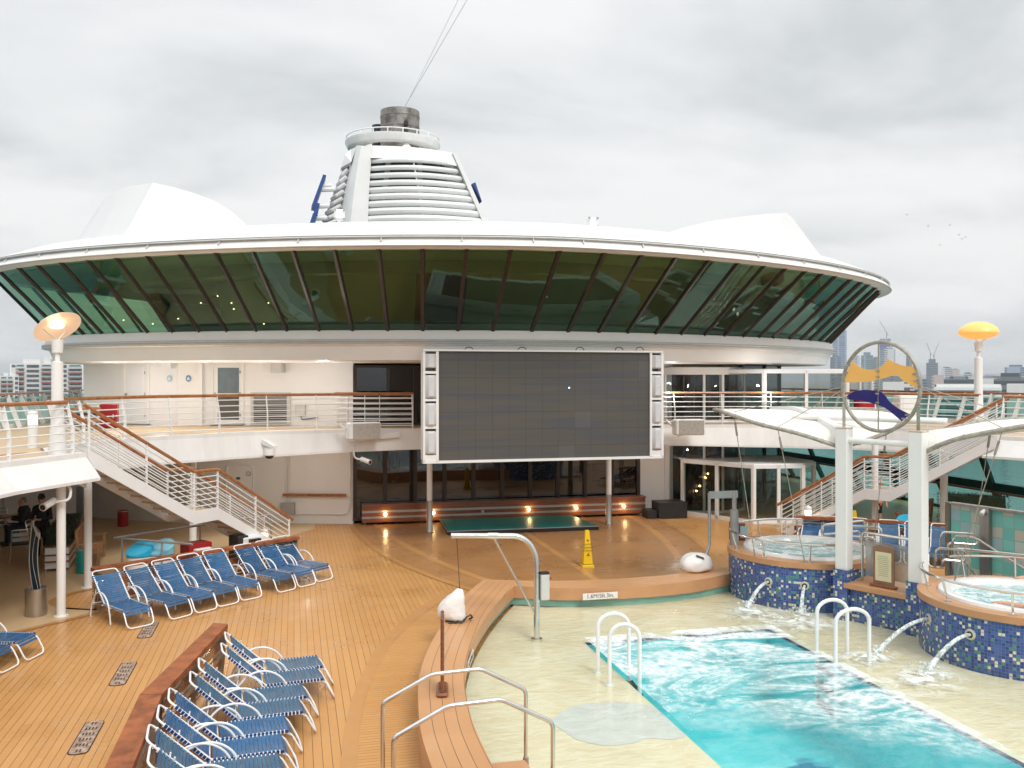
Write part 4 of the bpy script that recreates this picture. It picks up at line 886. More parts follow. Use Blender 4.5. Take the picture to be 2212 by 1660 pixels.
def text(parent_thing, body, loc, size, rot, m=text_m, align='CENTER', name='lettering'):
    cu = bpy.data.curves.new('t', 'FONT'); cu.body = body; cu.size = size; cu.align_x = align; cu.align_y = 'CENTER'; cu.extrude = .0008
    o = bpy.data.objects.new('t', cu); COL.objects.link(o); dg = bpy.context.evaluated_depsgraph_get(); me = bpy.data.meshes.new_from_object(o.evaluated_get(dg)); bpy.data.objects.remove(o)
    M = Matrix.Translation(Vector(loc) - parent_thing.base) @ rot.to_4x4(); me.transform(M); me.materials.clear(); me.materials.append(m)
    q = bpy.data.objects.new(name, me); COL.objects.link(q); q.parent = parent_thing.o; return q
fr_ = Matrix.Rotation(-YAW * .3, 3, 'Z'); tilt = fr_ @ Matrix.Rotation(R(90 - 5.9), 3, 'X')
for s_, z, sz in (('CAUTION', .56, .052), ('CUIDADO', .48, .052), ('ATTENTION', .405, .048)):
    w = .115 - (.115 - .052) * (z - .12) / .74; text(cn, s_, c0 + fr_ @ V(0, -w - .004, z), sz, tilt)
cn.part('warning_triangle', MB().plate([c0 + fr_ @ V(x, -.074, z) for x, z in ((-.03, .64), (.03, .64), (0, .69))], fr_ @ V(0, -1, .1), .002), text_m)
cn.part('slip_pictogram', MB().plate([c0 + fr_ @ V(x, -.099 + (z - .32) * .085 - .004, z) for x, z in ((-.045, .28), (-.03, .3), (-.01, .31), (.0, .35), (.03, .36), (.01, .32), (.05, .29), (.03, .28), (.0, .30), (-.02, .28))], fr_ @ V(0, -1, .1), .002), text_m)
# depth signs on the pool surround
def depthsign(label, o, ux, nr, w, h):
    t = Thing('depth_sign', label, 'sign', o, 'depth signs'); u = V(0, 0, 1)
    t.part('plate', MB().plate([o, o + ux * w, o + ux * w + u * h, o + u * h], nr, .008), signw)
    Rm = Matrix((ux, u, nr)).transposed(); text(t, '1.6M/5ft.3in.', o + ux * w / 2 + u * h * .5 + nr * .01, h * .9, Rm)
a = G(1258, 1280, .27); b = G(1333, 1279.5, .27); a = V(a.x, 16.985, .29); ux = V(1, 0, 0)
xl, xr = GY(1258, 1280, 17).x, GY(1333, 1280, 17).x
depthsign('white depth sign on the far pool edge', V(xl, 16.975, .235), ux, V(.02, -1, 0).normalized(), xr - xl, .13)
i_ = min(range(len(inn)), key=lambda k: abs(inn[k][1] - 13.9)); ux = V(inn[i_ - 1][0] - inn[i_ + 1][0], inn[i_ - 1][1] - inn[i_ + 1][1], 0).normalized() * -1
pz = V(inn[i_][0], inn[i_][1], .235); nr = V(ux.y, -ux.x, 0); ux2 = -ux if nr.x < 0 else ux
depthsign('white depth sign on the near left curve of the pool edge below the white bag', pz + V(.03, 0, 0) + ux * .0, -ux, V(ux.y, -ux.x, 0) if V(ux.y, -ux.x, 0).x > 0 else V(-ux.y, ux.x, 0), .7, .13)
# ------------------------------------------------------------------ railings of the upper deck
def railing(name, label, pts, zb_, h, nb, step, lean=.14, group=None, post_drop=.35, cat='railing', closed_ends=False, wood=True):
    pts = [V(x, y, 0) for x, y in pts]
    seg = [0]
    for a, b in zip(pts, pts[1:]): seg.append(seg[-1] + (b - a).length)
    def at(s):
        s = max(0, min(seg[-1], s))
        for i in range(len(seg) - 1):
            if s <= seg[i + 1] + 1e-9: k = (s - seg[i]) / max(1e-9, seg[i + 1] - seg[i]); return pts[i].lerp(pts[i + 1], k), (pts[i + 1] - pts[i]).normalized()
    t = Thing(name, label, cat, (pts[0].x, pts[0].y, zb_), group)
    def ip(p, tg, z):                          # point of the leaning profile: upright below, tilted inboard above
        n = V(-tg.y, tg.x, 0); k = max(0, (z / h - .5) * 2); return p + n * (lean * k + .02) + V(0, 0, zb_ + z)
    n = max(1, round(seg[-1] / step)); L = seg[-1]
    for i in range(n + 1):
        p, tg = at(L * i / n); q = at(min(L, L * i / n + .01))[1]
        t.part('rail_post', MB().beam(ip(p, tg, -post_drop) , ip(p, tg, h * .5), .018, .085, up=V(-tg.y, tg.x, 0)).beam(ip(p, tg, h * .5), ip(p, tg, h), .018, .07, up=V(-tg.y, tg.x, 0)), white)
    ss = [L * i / max(2, int(L / .5)) for i in range(max(2, int(L / .5)) + 1)]
    for k in range(nb):
        z = h * (k + .75) / (nb + .55); t.part('rail_bar', MB().tube([ip(*at(s), z) for s in ss], .016, 6), white)
    t.part('handrail', MB().tube([ip(*at(s), h) for s in ss], .042 if wood else .03, 8), handwood if wood else white)
    return t
plat = opening[:4]; gal = opening[5:len(opening) - 5]; platr = opening[len(opening) - 4:]
railing('deck_railing', 'white railing with brown handrail on the slanted deck edge left of the left stairs', [(-6.95, 8), (-6.1, 14), (-5.14, 17.7), (-4.3, 19.45)], UD, 1.05, 6, 1.75, post_drop=.5)
i1 = next(i for i, p in enumerate(gal) if p[0] > 3.0); i2 = next(i for i, p in enumerate(gal) if p[0] > 10.2)
railing('deck_railing', 'white railing with brown handrail on the deck edge between left stairs and screen', gal[1:i1 + 1] + [(3.45, 26.6)], UD, 1.05, 6, 1.5)
railing('deck_railing', 'white railing with brown handrail on the deck edge right of the screen', [(10.4, 26.6)] + gal[i2:-1], UD, 1.05, 6, 1.5)
railing('deck_railing', 'white railing with brown handrail on the slanted deck edge right of the right stairs', [(2 * MX + 4.3, 19.45), (2 * MX + 5.14, 17.7), (2 * MX + 6.1, 14), (2 * MX + 6.95, 8)], UD, 1.05, 6, 1.75, post_drop=.5)
railing('inner_railing', 'short inner railing curving in from the wall behind the left loudspeaker', [(1.35, 28.75), (1.2, 28.2), (2.2, 27.7), (3.6, 27.6)], UD, 1.05, 6, 1.1, lean=.02, post_drop=0)
railing('inner_railing', 'short inner railing right behind the screen by the glass doors', [(10.2, 27.6), (11.4, 27.7), (12.3, 28.1)], UD, 1.05, 6, 1.1, lean=.02, post_drop=0)
# glazed wind screens at the ship's sides
def windscreen(name, label, a, b, n):
    t = Thing(name, label, 'wind screen', (*a, UD)); a, b = V(*a, UD), V(*b, UD); d = (b - a).normalized(); nr = V(d.y, -d.x, 0)
    s_ = 1 if nr.dot(V(MX, 30, 0) - a) > 0 else -1; nr = nr * s_; H_ = 1.0
    for i in range(n):
        p = a.lerp(b, i / n); q = a.lerp(b, (i + 1) / n); o1 = nr * -.15
        t.part('glass_panel', MB().add([p + V(0, 0, .12), q + V(0, 0, .12), q + o1 + V(0, 0, H_ - .08), p + o1 + V(0, 0, H_ - .08)], [(0, 1, 2, 3)]), g_screen, smooth=False)
    for i in range(n + 1):
        p = a.lerp(b, i / n); t.part('post', MB().beam(p + nr * .25, p - nr * .12 + V(0, 0, H_), .07, .12, up=nr), white)
    t.part('handrail', MB().beam(a - nr * .15 + V(0, 0, H_ + .03), b - nr * .15 + V(0, 0, H_ + .03), .14, .07), handwood)
    t.part('kerb', MB().beam(a + V(0, 0, .06), b + V(0, 0, .06), .1, .12), white)
windscreen('wind_screen', 'teal glass wind screen with white slanted posts at the left ship side', (-9.0, 14), (-8.1, 42), 24)
windscreen('wind_screen', 'teal glass wind screen with white slanted posts at the right ship side', (22.6, 12), (21.8, 42), 26)
# ------------------------------------------------------------------ stairs
def stairs(label, top, bot, side, zt=UD):
    top, bot = V(*top, 0), V(*bot, 0); d = (bot - top); L = d.length; d.normalize(); far = V(-d.y, d.x, 0) * (1 if side > 0 else -1) * -1
    far = V(d.y, -d.x, 0) if side > 0 else V(-d.y, d.x, 0)
    Wd = .85; l0, l1 = L * .46, L * .58; zl = 1.5
    t = Thing('staircase', label, 'stairs', bot)
    def P(s, off_, z): q = top + d * s + far * off_; return V(q.x, q.y, z)
    prof = [(0, zt), (l0, zl), (l1, zl), (L, 0)]
    for o_ in (0, Wd):
        up_ = [P(s, o_, z + .06) for s, z in prof]; dn = [P(s, o_, max(0, z - .24)) for s, z in prof]; dn[-1] = P(L - .3, o_, 0)
        t.part('stringer', MB().plate(up_ + dn[::-1], far, .05), white, smooth=False)
    for (sa, za), (sb, zb2_), n in (((0, zt), (l0, zl), 9), ((l1, zl), (L, 0), 8)):
        for i in range(1, n):
            k = i / n; s = sa + (sb - sa) * k; z = za + (zb2_ - za) * k
            c = P(s, Wd / 2, z - .03); t.part('tread', MB().box(c, ((sb - sa) / n * 1.15, Wd - .1, .05), math.atan2(d.y, d.x)), tan2)
        for i in range(n):
            k = (i + .5) / n; s = sa + (sb - sa) * (i + .12) / n; z = za + (zb2_ - za) * k
            t.part('riser', MB().box(P(s + .02, Wd / 2, z - .0), (.015, Wd - .1, (za - zb2_) / n * .8), math.atan2(d.y, d.x)), white2)
    t.part('landing', MB().box(P((l0 + l1) / 2, Wd / 2, zl - .03), (l1 - l0 + .1, Wd - .1, .06), math.atan2(d.y, d.x)), tan2)
    for o_ in (.02, Wd + .03):
        hr_ = [P(s, o_, z + .98) for s, z in prof]; hr_[0] = P(-.1, o_, zt + 1.0); hr_[-1] = P(L + .12, o_, .86)
        t.part('handrail', MB().tube(fillet(hr_, .12, 3), .04, 8), handwood)
        for k in range(6):
            q = [P(s, o_, z + .16 + k * .135) for s, z in prof]
            t.part('rail_bar', MB().tube(q, .015, 6), white)
        for s in (0.03, l0 * .52, l0, l1, l1 + (L - l1) * .5, L - .02):
            z = zt + (zl - zt) * s / l0 if s <= l0 else (zl if s <= l1 else zl * (1 - (s - l1) / (L - l1)))
            t.part('rail_post', MB().beam(P(s, o_, max(0, z - .02)), P(s, o_, z + .96), .05, .022, up=d), white)
    return t
stairs('white staircase with brown handrails coming down on the left', (-4.1, 19.8), (-.1, 24.6), -1)
stairs('white staircase with brown handrails coming down on the right', (17.65, 19.3), (14.2, 24.0), 1)
# ------------------------------------------------------------------ outboard windows of the lower deck
tealframe = mat('dark_teal_frame', (.012, .075, .072), .35, .2, var=.15)
sw = Thing('side_windows', 'slanted teal windows with dark frames along the right ship side', 'windows', (22.2, 25, 0))
ya, yb, nn = 9, 45, 14
for i in range(nn):
    y0_, y1_ = ya + (yb - ya) * i / nn, ya + (yb - ya) * (i + 1) / nn
    for z0_, z1_, o0, o1 in ((.05, 1.15, .55, 0), (1.15, 2.85, 0, -.75)):
        sw.part('window_pane', MB().add([(22.2 + o0, y0_, z0_), (22.2 + o0, y1_, z0_), (22.2 + o1, y1_, z1_), (22.2 + o1, y0_, z1_)], [(0, 1, 2, 3)]), g_teal, smooth=False)
for i in range(nn + 1):
    y = ya + (yb - ya) * i / nn
    sw.part('frame_post', MB().beam((22.15, y, 1.15), (21.4, y, 2.85), .12, .2, up=(0, 1, 0)), tealframe); sw.part('frame_post', MB().beam((22.75, y, 0), (22.15, y, 1.15), .12, .22, up=(0, 1, 0)), tealframe)
for x, z, h_ in ((22.15, 1.15, .26), (21.4, 2.8, .14), (22.75, .05, .12)): sw.part('frame_rail', MB().box((x, (ya + yb) / 2, z), (.16, yb - ya, h_)), tealframe)
sw.part('brown_rail', MB().box((21.95, (ya + yb) / 2, 1.0), (.08, yb - ya, .06)), handwood)
lw = Thing('side_wall', 'plain wall closing the covered deck at the left ship side', 'wall', (-9.1, 25, 0))
lw.part('wall', MB().box((-9.1, 20, 1.43), (.12, 52, 2.86)), wallp)
lw2 = MB().plate([(-9.0, 31.5, 0), (-6.95, 31.8, 0), (-6.95, 31.8, 2.85), (-9.0, 31.5, 2.85)], (0, -1, 0), .06); lw.part('cross_wall', lw2, wallp, smooth=False)
# glass doors right of the screen on both levels
def vestibule(name, label, pts, z0, z1, two):
    t = Thing(name, label, 'glass doors', (pts[1][0], pts[1][1], z0))
    for (a, b, n) in zip(pts, pts[1:], two):
        a, b = V(*a, 0), V(*b, 0)
        for i in range(n):
            p, q = a.lerp(b, i / n), a.lerp(b, (i + 1) / n)
            t.part('glass_pane', MB().add([V(p.x, p.y, z0 + .1), V(q.x, q.y, z0 + .1), V(q.x, q.y, z1 - .1), V(p.x, p.y, z1 - .1)], [(0, 1, 2, 3)]), g_clear, smooth=False)
            for w_ in ((p,) if i or True else ()): t.part('frame_post', MB().beam(V(w_.x, w_.y, z0), V(w_.x, w_.y, z1), .13 if i == 0 else .1, .11, up=(b - a).normalized()), white)
        t.part('frame_post', MB().beam(V(b.x, b.y, z0), V(b.x, b.y, z1), .13, .11, up=(b - a).normalized()), white)
        for z in (z0 + .06, z1 - .05): t.part('frame_rail', MB().beam(V(a.x, a.y, z), V(b.x, b.y, z), .1, .12), white)
    t.part('roof', MB().prism([(x, y) for x, y in pts] + [(pts[-1][0], pts[-1][1] + 2), (pts[0][0], pts[0][1] + 1.5)], z1 - .02, z1 + .04), white)
    return t
vestibule('glass_vestibule', 'white framed glass porch on the lower deck right of the step box', [(13.0, 28.3), (14.35, 25.9), (16.0, 25.7), (16.9, 26.5)], 0, 1.88, (2, 2, 1))
vestibule('glass_vestibule', 'white framed glass porch on the upper deck right of the screen', [(14.4, 28.2), (15.3, 26.9), (18.3, 26.7), (20.9, 29.0)], UD, 4.95, (1, 2, 2))
def drum(name, label, c, r, z0, z1, a0, a1, n):
    t = Thing(name, label, 'revolving door', (*c, z0)); A_ = [a0 + (a1 - a0) * k / (n * 3) for k in range(n * 3 + 1)]
    for i in range(n):
        q = A_[i * 3:i * 3 + 4]; t.part('curved_glass', MB().loft([[V(c[0] + r * math.cos(a), c[1] + r * math.sin(a), z) for a in q] for z in (z0 + .08, z1 - .2)], closed=False), g_clear)
        a = q[0]; t.part('mullion', MB().cyl((c[0] + r * math.cos(a), c[1] + r * math.sin(a), 0), .05, z0, z1 - .15, 8), white if i % 3 else dark)
    t.part('header', MB().lathe([(r - .1, z1 - .25), (r + .05, z1 - .25), (r + .05, z1), (r - .1, z1)], (*c, 0), n * 3, a0, a1), cream)
    t.part('base_ring', MB().lathe([(r - .1, z0), (r + .04, z0), (r + .04, z0 + .1), (r - .1, z0 + .1)], (*c, 0), n * 3, a0, a1), white)
    for k in range(3):
        a = R(20 + 120 * k); t.part('door_wing', MB().box((c[0] + r * .48 * math.cos(a), c[1] + r * .48 * math.sin(a), (z0 + z1) / 2 - .1), (r * .9, .03, z1 - z0 - .35), a), g_clear)
    t.part('inner_screen', MB().lathe([(r * 1.25, z0), (r * 1.25, z1)], (*c, 0), 16, R(20), R(175)), mat('door_hall', (.46, .42, .36), .7, var=.2) if 'door_hall' not in MATS else MATS['door_hall'])
    return t
drum('revolving_door', 'curved glass revolving door on the lower deck beside the step box', (14.2, 29.9), 1.75, 0, 2.7, R(165), R(345), 8)
drum('revolving_door', 'curved glass revolving door on the upper deck right of the screen', (14.1, 29.7), 1.75, UD, 5.05, R(165), R(345), 8)
gw = Thing('glazed_gallery', 'long teal glass wall of the deckhouse running back at the right', 'glass wall', (17, 30, 0))
gp = [(15.9, 29.6), (17.4, 30.6), (18.8, 31.9), (19.6, 33.5), (19.8, 46)]
for z0_, z1_ in ((0.05, 2.85), (UD + .02, 5.2)):
    for a, b in zip(gp, gp[1:]):
        gw.part('window_pane', MB().add([(*a, z0_), (*b, z0_), (*b, z1_), (*a, z1_)], [(0, 1, 2, 3)]), mat('teal_dark_glass', (.02, .09, .085), .05, spec=.8) if 'teal_dark_glass' not in MATS else MATS['teal_dark_glass'], smooth=False)
        gw.part('mullion', MB().beam((*a, z0_), (*a, z1_), .14, .1), dbrown)
dh.part('wall', MB().box((12.75, 29.6, 1.43), (.3, 1.4, 2.86)).box((12.7, 29.6, 4.2), (.3, 1.4, 2.1)), wallp)
# ------------------------------------------------------------------ lamps
def dishlamp(label, px, py, zbase, ztop, r, tiltax, tiltdeg, shade, bulb, base=None, energy=12):
    p = base or G(px, py, zbase); t = Thing('deck_lamp', label, 'lamp', (p.x, p.y, zbase))
    t.part('pole', MB().lathe([(.0, zbase), (.17, zbase), (.17, zbase + .12), (.14, zbase + .5), (.13, zbase + .55), (.11, zbase + 1.2), (.11, ztop - .55), (.05, ztop - .53), (.05, ztop - .38), (.10, ztop - .36), (.115, ztop - .1), (.09, ztop - .1)], (p.x, p.y, 0), 16), white)
    rot = Matrix.Rotation(R(tiltdeg), 3, Vector(tiltax)) if tiltdeg < 5 else Vector(tiltax).to_track_quat('Z', 'Y').to_matrix(); c = V(p.x, p.y, ztop + (.16 if tiltdeg > 5 else .20))
    t.part('shade', MB().lathe([(0, .30), (r * .35, .285), (r * .65, .22), (r * .88, .12), (r * .99, .02), (r, -.02), (r * .97, -.05), (r * .8, -.13), (r * .45, -.20), (.1, -.22)] if tiltdeg < 5 else [(0, .12), (r * .5, .10), (r * .85, .05), (r, -.01), (r * .98, -.015), (r * .8, .01), (r * .45, .05), (0, .065)], c, 32, rot=rot), shade)
    t.part('bulb', MB().ball(c + V(0, -.0, -.02) if tiltdeg < 5 else c + rot @ V(0, 0, .03), .14 if tiltdeg > 5 else .16, 12, (1, 1, .5)), bulb)
    for a in (R(200), R(340)): t.part('stay', MB().tube([V(p.x, p.y, ztop - .12), c + rot @ V(r * .6 * math.cos(a), r * .6 * math.sin(a), -.13 if tiltdeg < 5 else .0)], .012, 5), lgrey)
    return t
dishlamp('tall white deck lamp with a tilted pearl dish at the left', 124, 983, UD, 5.56, .46, (lambda f_: .50 * f_ + .866 * (-.42 * V(f_.y, -f_.x, 0) + .91 * V(0, 0, 1)))(V(ray(120, 816).x, ray(120, 816).y, 0).normalized()), 35, shadeL, lampw)
dishlamp('tall white deck lamp with a glowing orange saucer at the right', 0, 0, UD, 5.83, .545, (1, 0, 0), 0, shadeR, lampO, base=V(19.45, 22.0, UD))
def lantern(label, p, h, r=.11):
    t = Thing('bollard_light', label, 'bollard light', p, 'white bollard lights')
    t.part('post', MB().cyl(p, r, p.z, p.z + h * .62, 16), white); t.part('lens', MB().cyl(p, r * .92, p.z + h * .62, p.z + h * .86, 16), lampw2); t.part('cap', MB().lathe([(r, p.z + h * .86), (r, p.z + h * .93), (r * .75, p.z + h * .97), (0, p.z + h)], (p.x, p.y, 0), 16), white)
q = G(71, 968, UD); lantern('lit white bollard lamp behind the railing at the left edge', V(q.x, q.y, UD), .84, .105)
lantern('lit white bollard lamp behind the railing at the right edge', V(18.9, 18.6, UD), .9)
q = G(567, 1190, 0); lantern('lit white bollard lamp at the foot of the left stairs', V(-.75, 24.15, 0), .75, .1)
lantern('lit white bollard lamp at the foot of the right stairs', V(14.55, 23.1, 0), .98, .1)
# cameras and loudspeakers on the deck edge
def cctv(label, p, aim, arm):
    t = Thing('security_camera', label, 'camera', p, 'white security cameras'); aim = Vector(aim).normalized(); p = Vector(p)
    t.part('arm', MB().tube(fillet([Vector(a) for a in arm] + [p], .12, 4), .028, 8), white)
    t.part('housing', MB().tube([p - aim * .1, p + aim * .24], .07, 14), white); t.part('hood', MB().tube([p + aim * .24, p + aim * .27], .075, 14), lgrey); t.part('lens', MB().tube([p + aim * .262, p + aim * .275], .055, 12), black)
p = GD(229, 1013, 17.6); 
pl = G(132, 1332, 0); cctv('white tube camera on the slim pole near the left edge', (pl.x - .12, pl.y - .25, 2.28), (-.35, -1, -.25), [(pl.x + .05, pl.y, 2.6), (pl.x + .2, pl.y - .12, 2.55), (pl.x + .2, pl.y - .16, 2.3)])
pc = GY(786, 994, 26.4); cctv('white tube camera hanging below the deck edge left of the screen', (pc.x, pc.y, pc.z), (.75, -.9, -.25), [(pc.x - .28, pc.y + .1, 2.75), (pc.x - .28, pc.y + .05, pc.z + .05)])
dq = GY(582, 970, 25.75)
dc = Thing('dome_camera', 'white dome camera on the outer face of the upper deck edge', 'camera', dq)
dc.part('bracket', MB().plate([dq + V(-.22, .3, .12), dq + V(.1, -.06, .0), dq + V(.1, -.06, .08), dq + V(-.22, .3, .25)], (1, .6, 0), .14), white); dc.part('housing', MB().lathe([(.16, dq.z + .02), (.16, dq.z - .17), (.14, dq.z - .19)], (dq.x, dq.y, 0), 18), white); dc.part('dome', MB().ball((dq.x, dq.y, dq.z - .19), .12, 14, (1, 1, .8)), black)
def edgespeaker(label, px, py, y, rz):
    p = GY(px, py, y); t = Thing('deck_loudspeaker', label, 'loudspeaker', p, 'box loudspeakers on the deck edge')
    M = Matrix.Rotation(rz, 3, 'Z'); t.part('cabinet', MB().cbox(p, (.95, .42, .5), rz, .04), white2); t.part('grille', MB().box(p + M @ V(.03, -.215, 0), (.82, .02, .44), rz), rubber)
    t.part('yoke', MB().beam(p + M @ V(-.5, .1, .05), p + M @ V(-.62, .35, .2), .05, .05).beam(p + M @ V(-.2, .1, -.25), p + M @ V(-.2, .4, -.3), .05, .05), white)
edgespeaker('white box loudspeaker on the deck edge left of the screen', 785, 931, 26.1, R(14))
edgespeaker('white box loudspeaker on the deck edge right of the screen', 1487, 923, 25.9, R(-6))
wt = MB().plate([(3.05, 26.5, 2.93), (1.55, 26.6, 2.8), (1.55, 26.6, 2.9), (3.05, 26.5, 3.1)], (0, -1, 0), .08); single('cable_tray', wt, white2, 'white slanted cable tray along the deck edge beside the left loudspeaker', 'cable tray')
fl = GD(585 * .1954, 1007, 19); 
ff = Thing('flood_lamp', 'small white flood lamp under the deck edge by the slim pole', 'lamp', (-4.45, 20.6, 2.45)); ff.part('shade', MB().lathe([(.05, .0), (.16, -.14), (.15, -.14)], (-4.35, 20.6, 2.55), 14, rot=Matrix.Rotation(R(35), 3, 'Y')), cream); ff.part('stem', MB().beam((-4.35, 20.6, 2.5), (-4.35, 20.6, 2.85), .03, .03), white)
# red lockers and others on the upper deck
def locker(label, name, cat, p, s, m, extra=True):
    t = Thing(name, label, cat, p); t.part('case', MB().cbox(V(p[0], p[1], p[2] + s[2] / 2), s, b=.03), m)
    if extra: t.part('door', MB().box(V(p[0] + .02, p[1] - s[1] / 2 - .01, p[2] + s[2] / 2), (s[0] * .8, .02, s[2] * .84)), m); t.part('handle', MB().box(V(p[0] + s[0] * .3, p[1] - s[1] / 2 - .03, p[2] + s[2] / 2), (.04, .03, .12)), steel)
q = G(236, 925, UD); locker('red fire locker by the wall behind the left railing', 'fire_locker', 'locker', q, (.5, .35, .74), red); locker('grey cabinet beside the red locker on the left upper deck', 'cabinet', 'cabinet', q + V(-.6, .25, 0), (.5, .35, .68), grey)
q = V(17.6, 24.4, UD); 
locker('red and white fire locker on the right upper deck behind the ring emblem', 'fire_locker', 'locker', V(18.9, 26.6, UD), (.6, .4, .95), red)
locker('white cabinet with dark vents on the right upper deck', 'cabinet', 'cabinet', V(20.0, 25.9, UD), (.72, .4, .95), white)
st_ = Thing('stacked_chairs', 'small stack of folded deck chairs at the left on the upper deck', 'chairs', G(180, 935, UD))
q = G(180, 930, UD)
for k in range(4): st_.part('folded_chair', MB().box(q + V(0, .05 * k, .15 + .16 * k), (.75, .6, .06), R(12 + 5 * k)), teak if k % 2 else dark)

# round downlights, most added to brighten walls under the lounge and upper deck
dl = bpy.data.lights.new('soffit_fill', 'POINT'); dl.energy = 25; dl.color = (1, .97, .94); dl.shadow_soft_size = .04
dl2 = bpy.data.lights.new('deckhead_fill', 'POINT'); dl2.energy = 9; dl2.color = (1, .96, .92); dl2.shadow_soft_size = .04
def fill_downlight(x, y, z, l, grp, lab):
    t = Thing('fill_downlight', lab, 'ceiling lamp', (x, y, z), grp)
    t.part('ring', MB().lathe([(.085, 0), (.085, -.02), (.06, -.02), (.06, -.004)], (x, y, z), 16), white); t.part('lens', MB().lathe([(0, -.008), (.06, -.008)], (x, y, z), 16), lampw2)
    o = bpy.data.objects.new('fill_glow', l); COL.objects.link(o); o.location = (x, y, z - .75)  # fill light hung well below the lens
for x, y in ((-5.4, 29.7), (-3.9, 28.4), (-2.3, 27.5), (-.7, 26.9), (.8, 27.2), (11.9, 26.6), (14.9, 25.9)):
    fill_downlight(x, y, 5.15, dl, 'downlights under the round lounge', 'small round soffit lamp in the mostly added row under the round lounge')
for x, y in ((-1.4, 27.9), (.4, 27.7), (12.3, 27.3)):  # added lamps that lift the lower wall
    fill_downlight(x, y, 2.83, dl2, 'added downlights under the upper deck', 'small round lamp added under the upper deck by the wall')
# ------------------------------------------------------------------ hot tubs, tiled walls, posts, emblem, canopies
def tilewall(t, nm, pts, z0, z1, closed=True, parent=None):
    m = MB(); acc = 0; n = len(pts); idx = list(range(n)) + ([0] if closed else [])
    for k, i in enumerate(idx):
        if k: acc += (Vector(pts[idx[k]]) - Vector(pts[idx[k - 1]])).length
        for z in (z0, z1): m.uv[len(m.v)] = (acc + .013, z + .007); m.v.append((pts[i][0], pts[i][1], z))
    for k in range(len(idx) - 1): m.f.append([2 * k, 2 * k + 2, 2 * k + 3, 2 * k + 1]); m.m.append(0)
    return t.part(nm, m, mosaic, parent, smooth=False)
foamw = water('spa_water', (.70, .93, .95), lambda nt, tc: math_n(nt, 'MULTIPLY', ramp(nt, (lambda n: (lk(nt, tc.outputs['Object'], n.inputs['Vector']), n.outputs['Fac'])[1])(nd(nt, 'ShaderNodeTexNoise', i_Scale=3.0, i_Detail=8.0, i_Roughness=.7, i_Distortion=1.5)), [(.42, 0.0), (.6, .85)]), 1.0), .5)
spafloor = mat('spa_floor_teal', (.45, .72, .74), .4, var=.05)  # even pale teal of the tub floor
shellw = mat('spa_shell', (.82, .83, .82), .25, var=.02, coat=.3)
RZ = 1.02
def spa(label, C, Rr, Ro):
    t = Thing('hot_tub', label, 'hot tub', (C[0], C[1], 0)); N = 56
    circ = lambda r: [(C[0] + r * math.cos(2 * math.pi * k / N), C[1] + r * math.sin(2 * math.pi * k / N)) for k in range(N)]
    tilewall(t, 'tiled_wall', circ(Ro - .03), 0, RZ - .1)
    rg = MB(); acc = 0
    for k in range(N + 1):
        a = 2 * math.pi * k / N; acc = a * Ro
        for r, z, u in ((Ro, RZ - .11, -.4), (Ro, RZ, 0), (Rr, RZ, Ro - Rr), (Rr, RZ - .05, Ro - Rr + .05)): rg.uv[len(rg.v)] = (u + .003, acc); rg.v.append((C[0] + r * math.cos(a), C[1] + r * math.sin(a), z))
    for k in range(N):
        for j in range(3): rg.f.append([4 * k + j, 4 * k + j + 1, 4 * k + 5 + j, 4 * k + 4 + j]); rg.m.append(1 if j != 1 else 0)
    t.part('wooden_ring', rg, [P_rim, facewood], smooth=False)
    sh_ = t.part('tub_shell', MB().lathe([(Rr + .02, RZ + .0), (Rr + .0, RZ + .045), (Rr - .06, RZ + .06), (Rr - .2, RZ + .03), (Rr - .27, RZ - .08), (Rr - .33, RZ - .35)], (*C, 0), N), shellw)
    t.part('tub_floor', MB().lathe([(0, RZ - .45), (Rr - .45, RZ - .45), (Rr - .32, RZ - .3)], (*C, 0), N), spafloor, sh_)
    t.part('bubbling_water', MB().lathe([(0, RZ - .035), (Rr * .4, RZ - .035), (Rr - .24, RZ - .035)], (*C, 0), N), foamw)
    return t
C1, R1o, C2, R2o = (10.75, 17.1), 1.68, (11.9, 12.5), 1.6
s1 = spa('round hot tub with blue mosaic wall beyond the two white posts', C1, 1.33, R1o)
s2 = spa('round hot tub with blue mosaic wall at the right edge', C2, 1.26, R2o)
def arcrail(label, C, r, a0, a1, posts, z=RZ + .37, tail=None, name='tub_rail'):
    pts = [V(C[0] + r * math.cos(R(a)), C[1] + r * math.sin(R(a)), z) for a in [a0 + (a1 - a0) * k / 20 for k in range(21)]]
    t = Thing(name, label, 'rail', (pts[0].x, pts[0].y, RZ))
    t.part('rail_tube', MB().tube((tail or []) + pts, .026, 10), steel)
    for a in posts:
        c = V(C[0] + r * math.cos(R(a)), C[1] + r * math.sin(R(a)), z); f = V(C[0] + (r - .1) * math.cos(R(a)), C[1] + (r - .1) * math.sin(R(a)), RZ)
        p_ = t.part('rail_post', MB().tube([f, c], .018, 8), steel); t.part('base_flange', MB().cyl(f, .06, RZ, RZ + .014, 14), steel, p_)
arcrail('steel rail curving round the front of the hot tub beyond the posts', C1, R1o - .05, 158, 258, (168, 205, 240))
arcrail('steel rail curving round the back of the hot tub beyond the posts', C1, R1o - .05, 138, 62, (128, 100, 75))
arcrail('steel rail curving round the front of the right hot tub', C2, R2o - .05, 128, 290, (133, 180, 222, 262))
arcrail('steel rail curving round the back of the right hot tub', C2, R2o - .05, 95, 20, (85, 50))
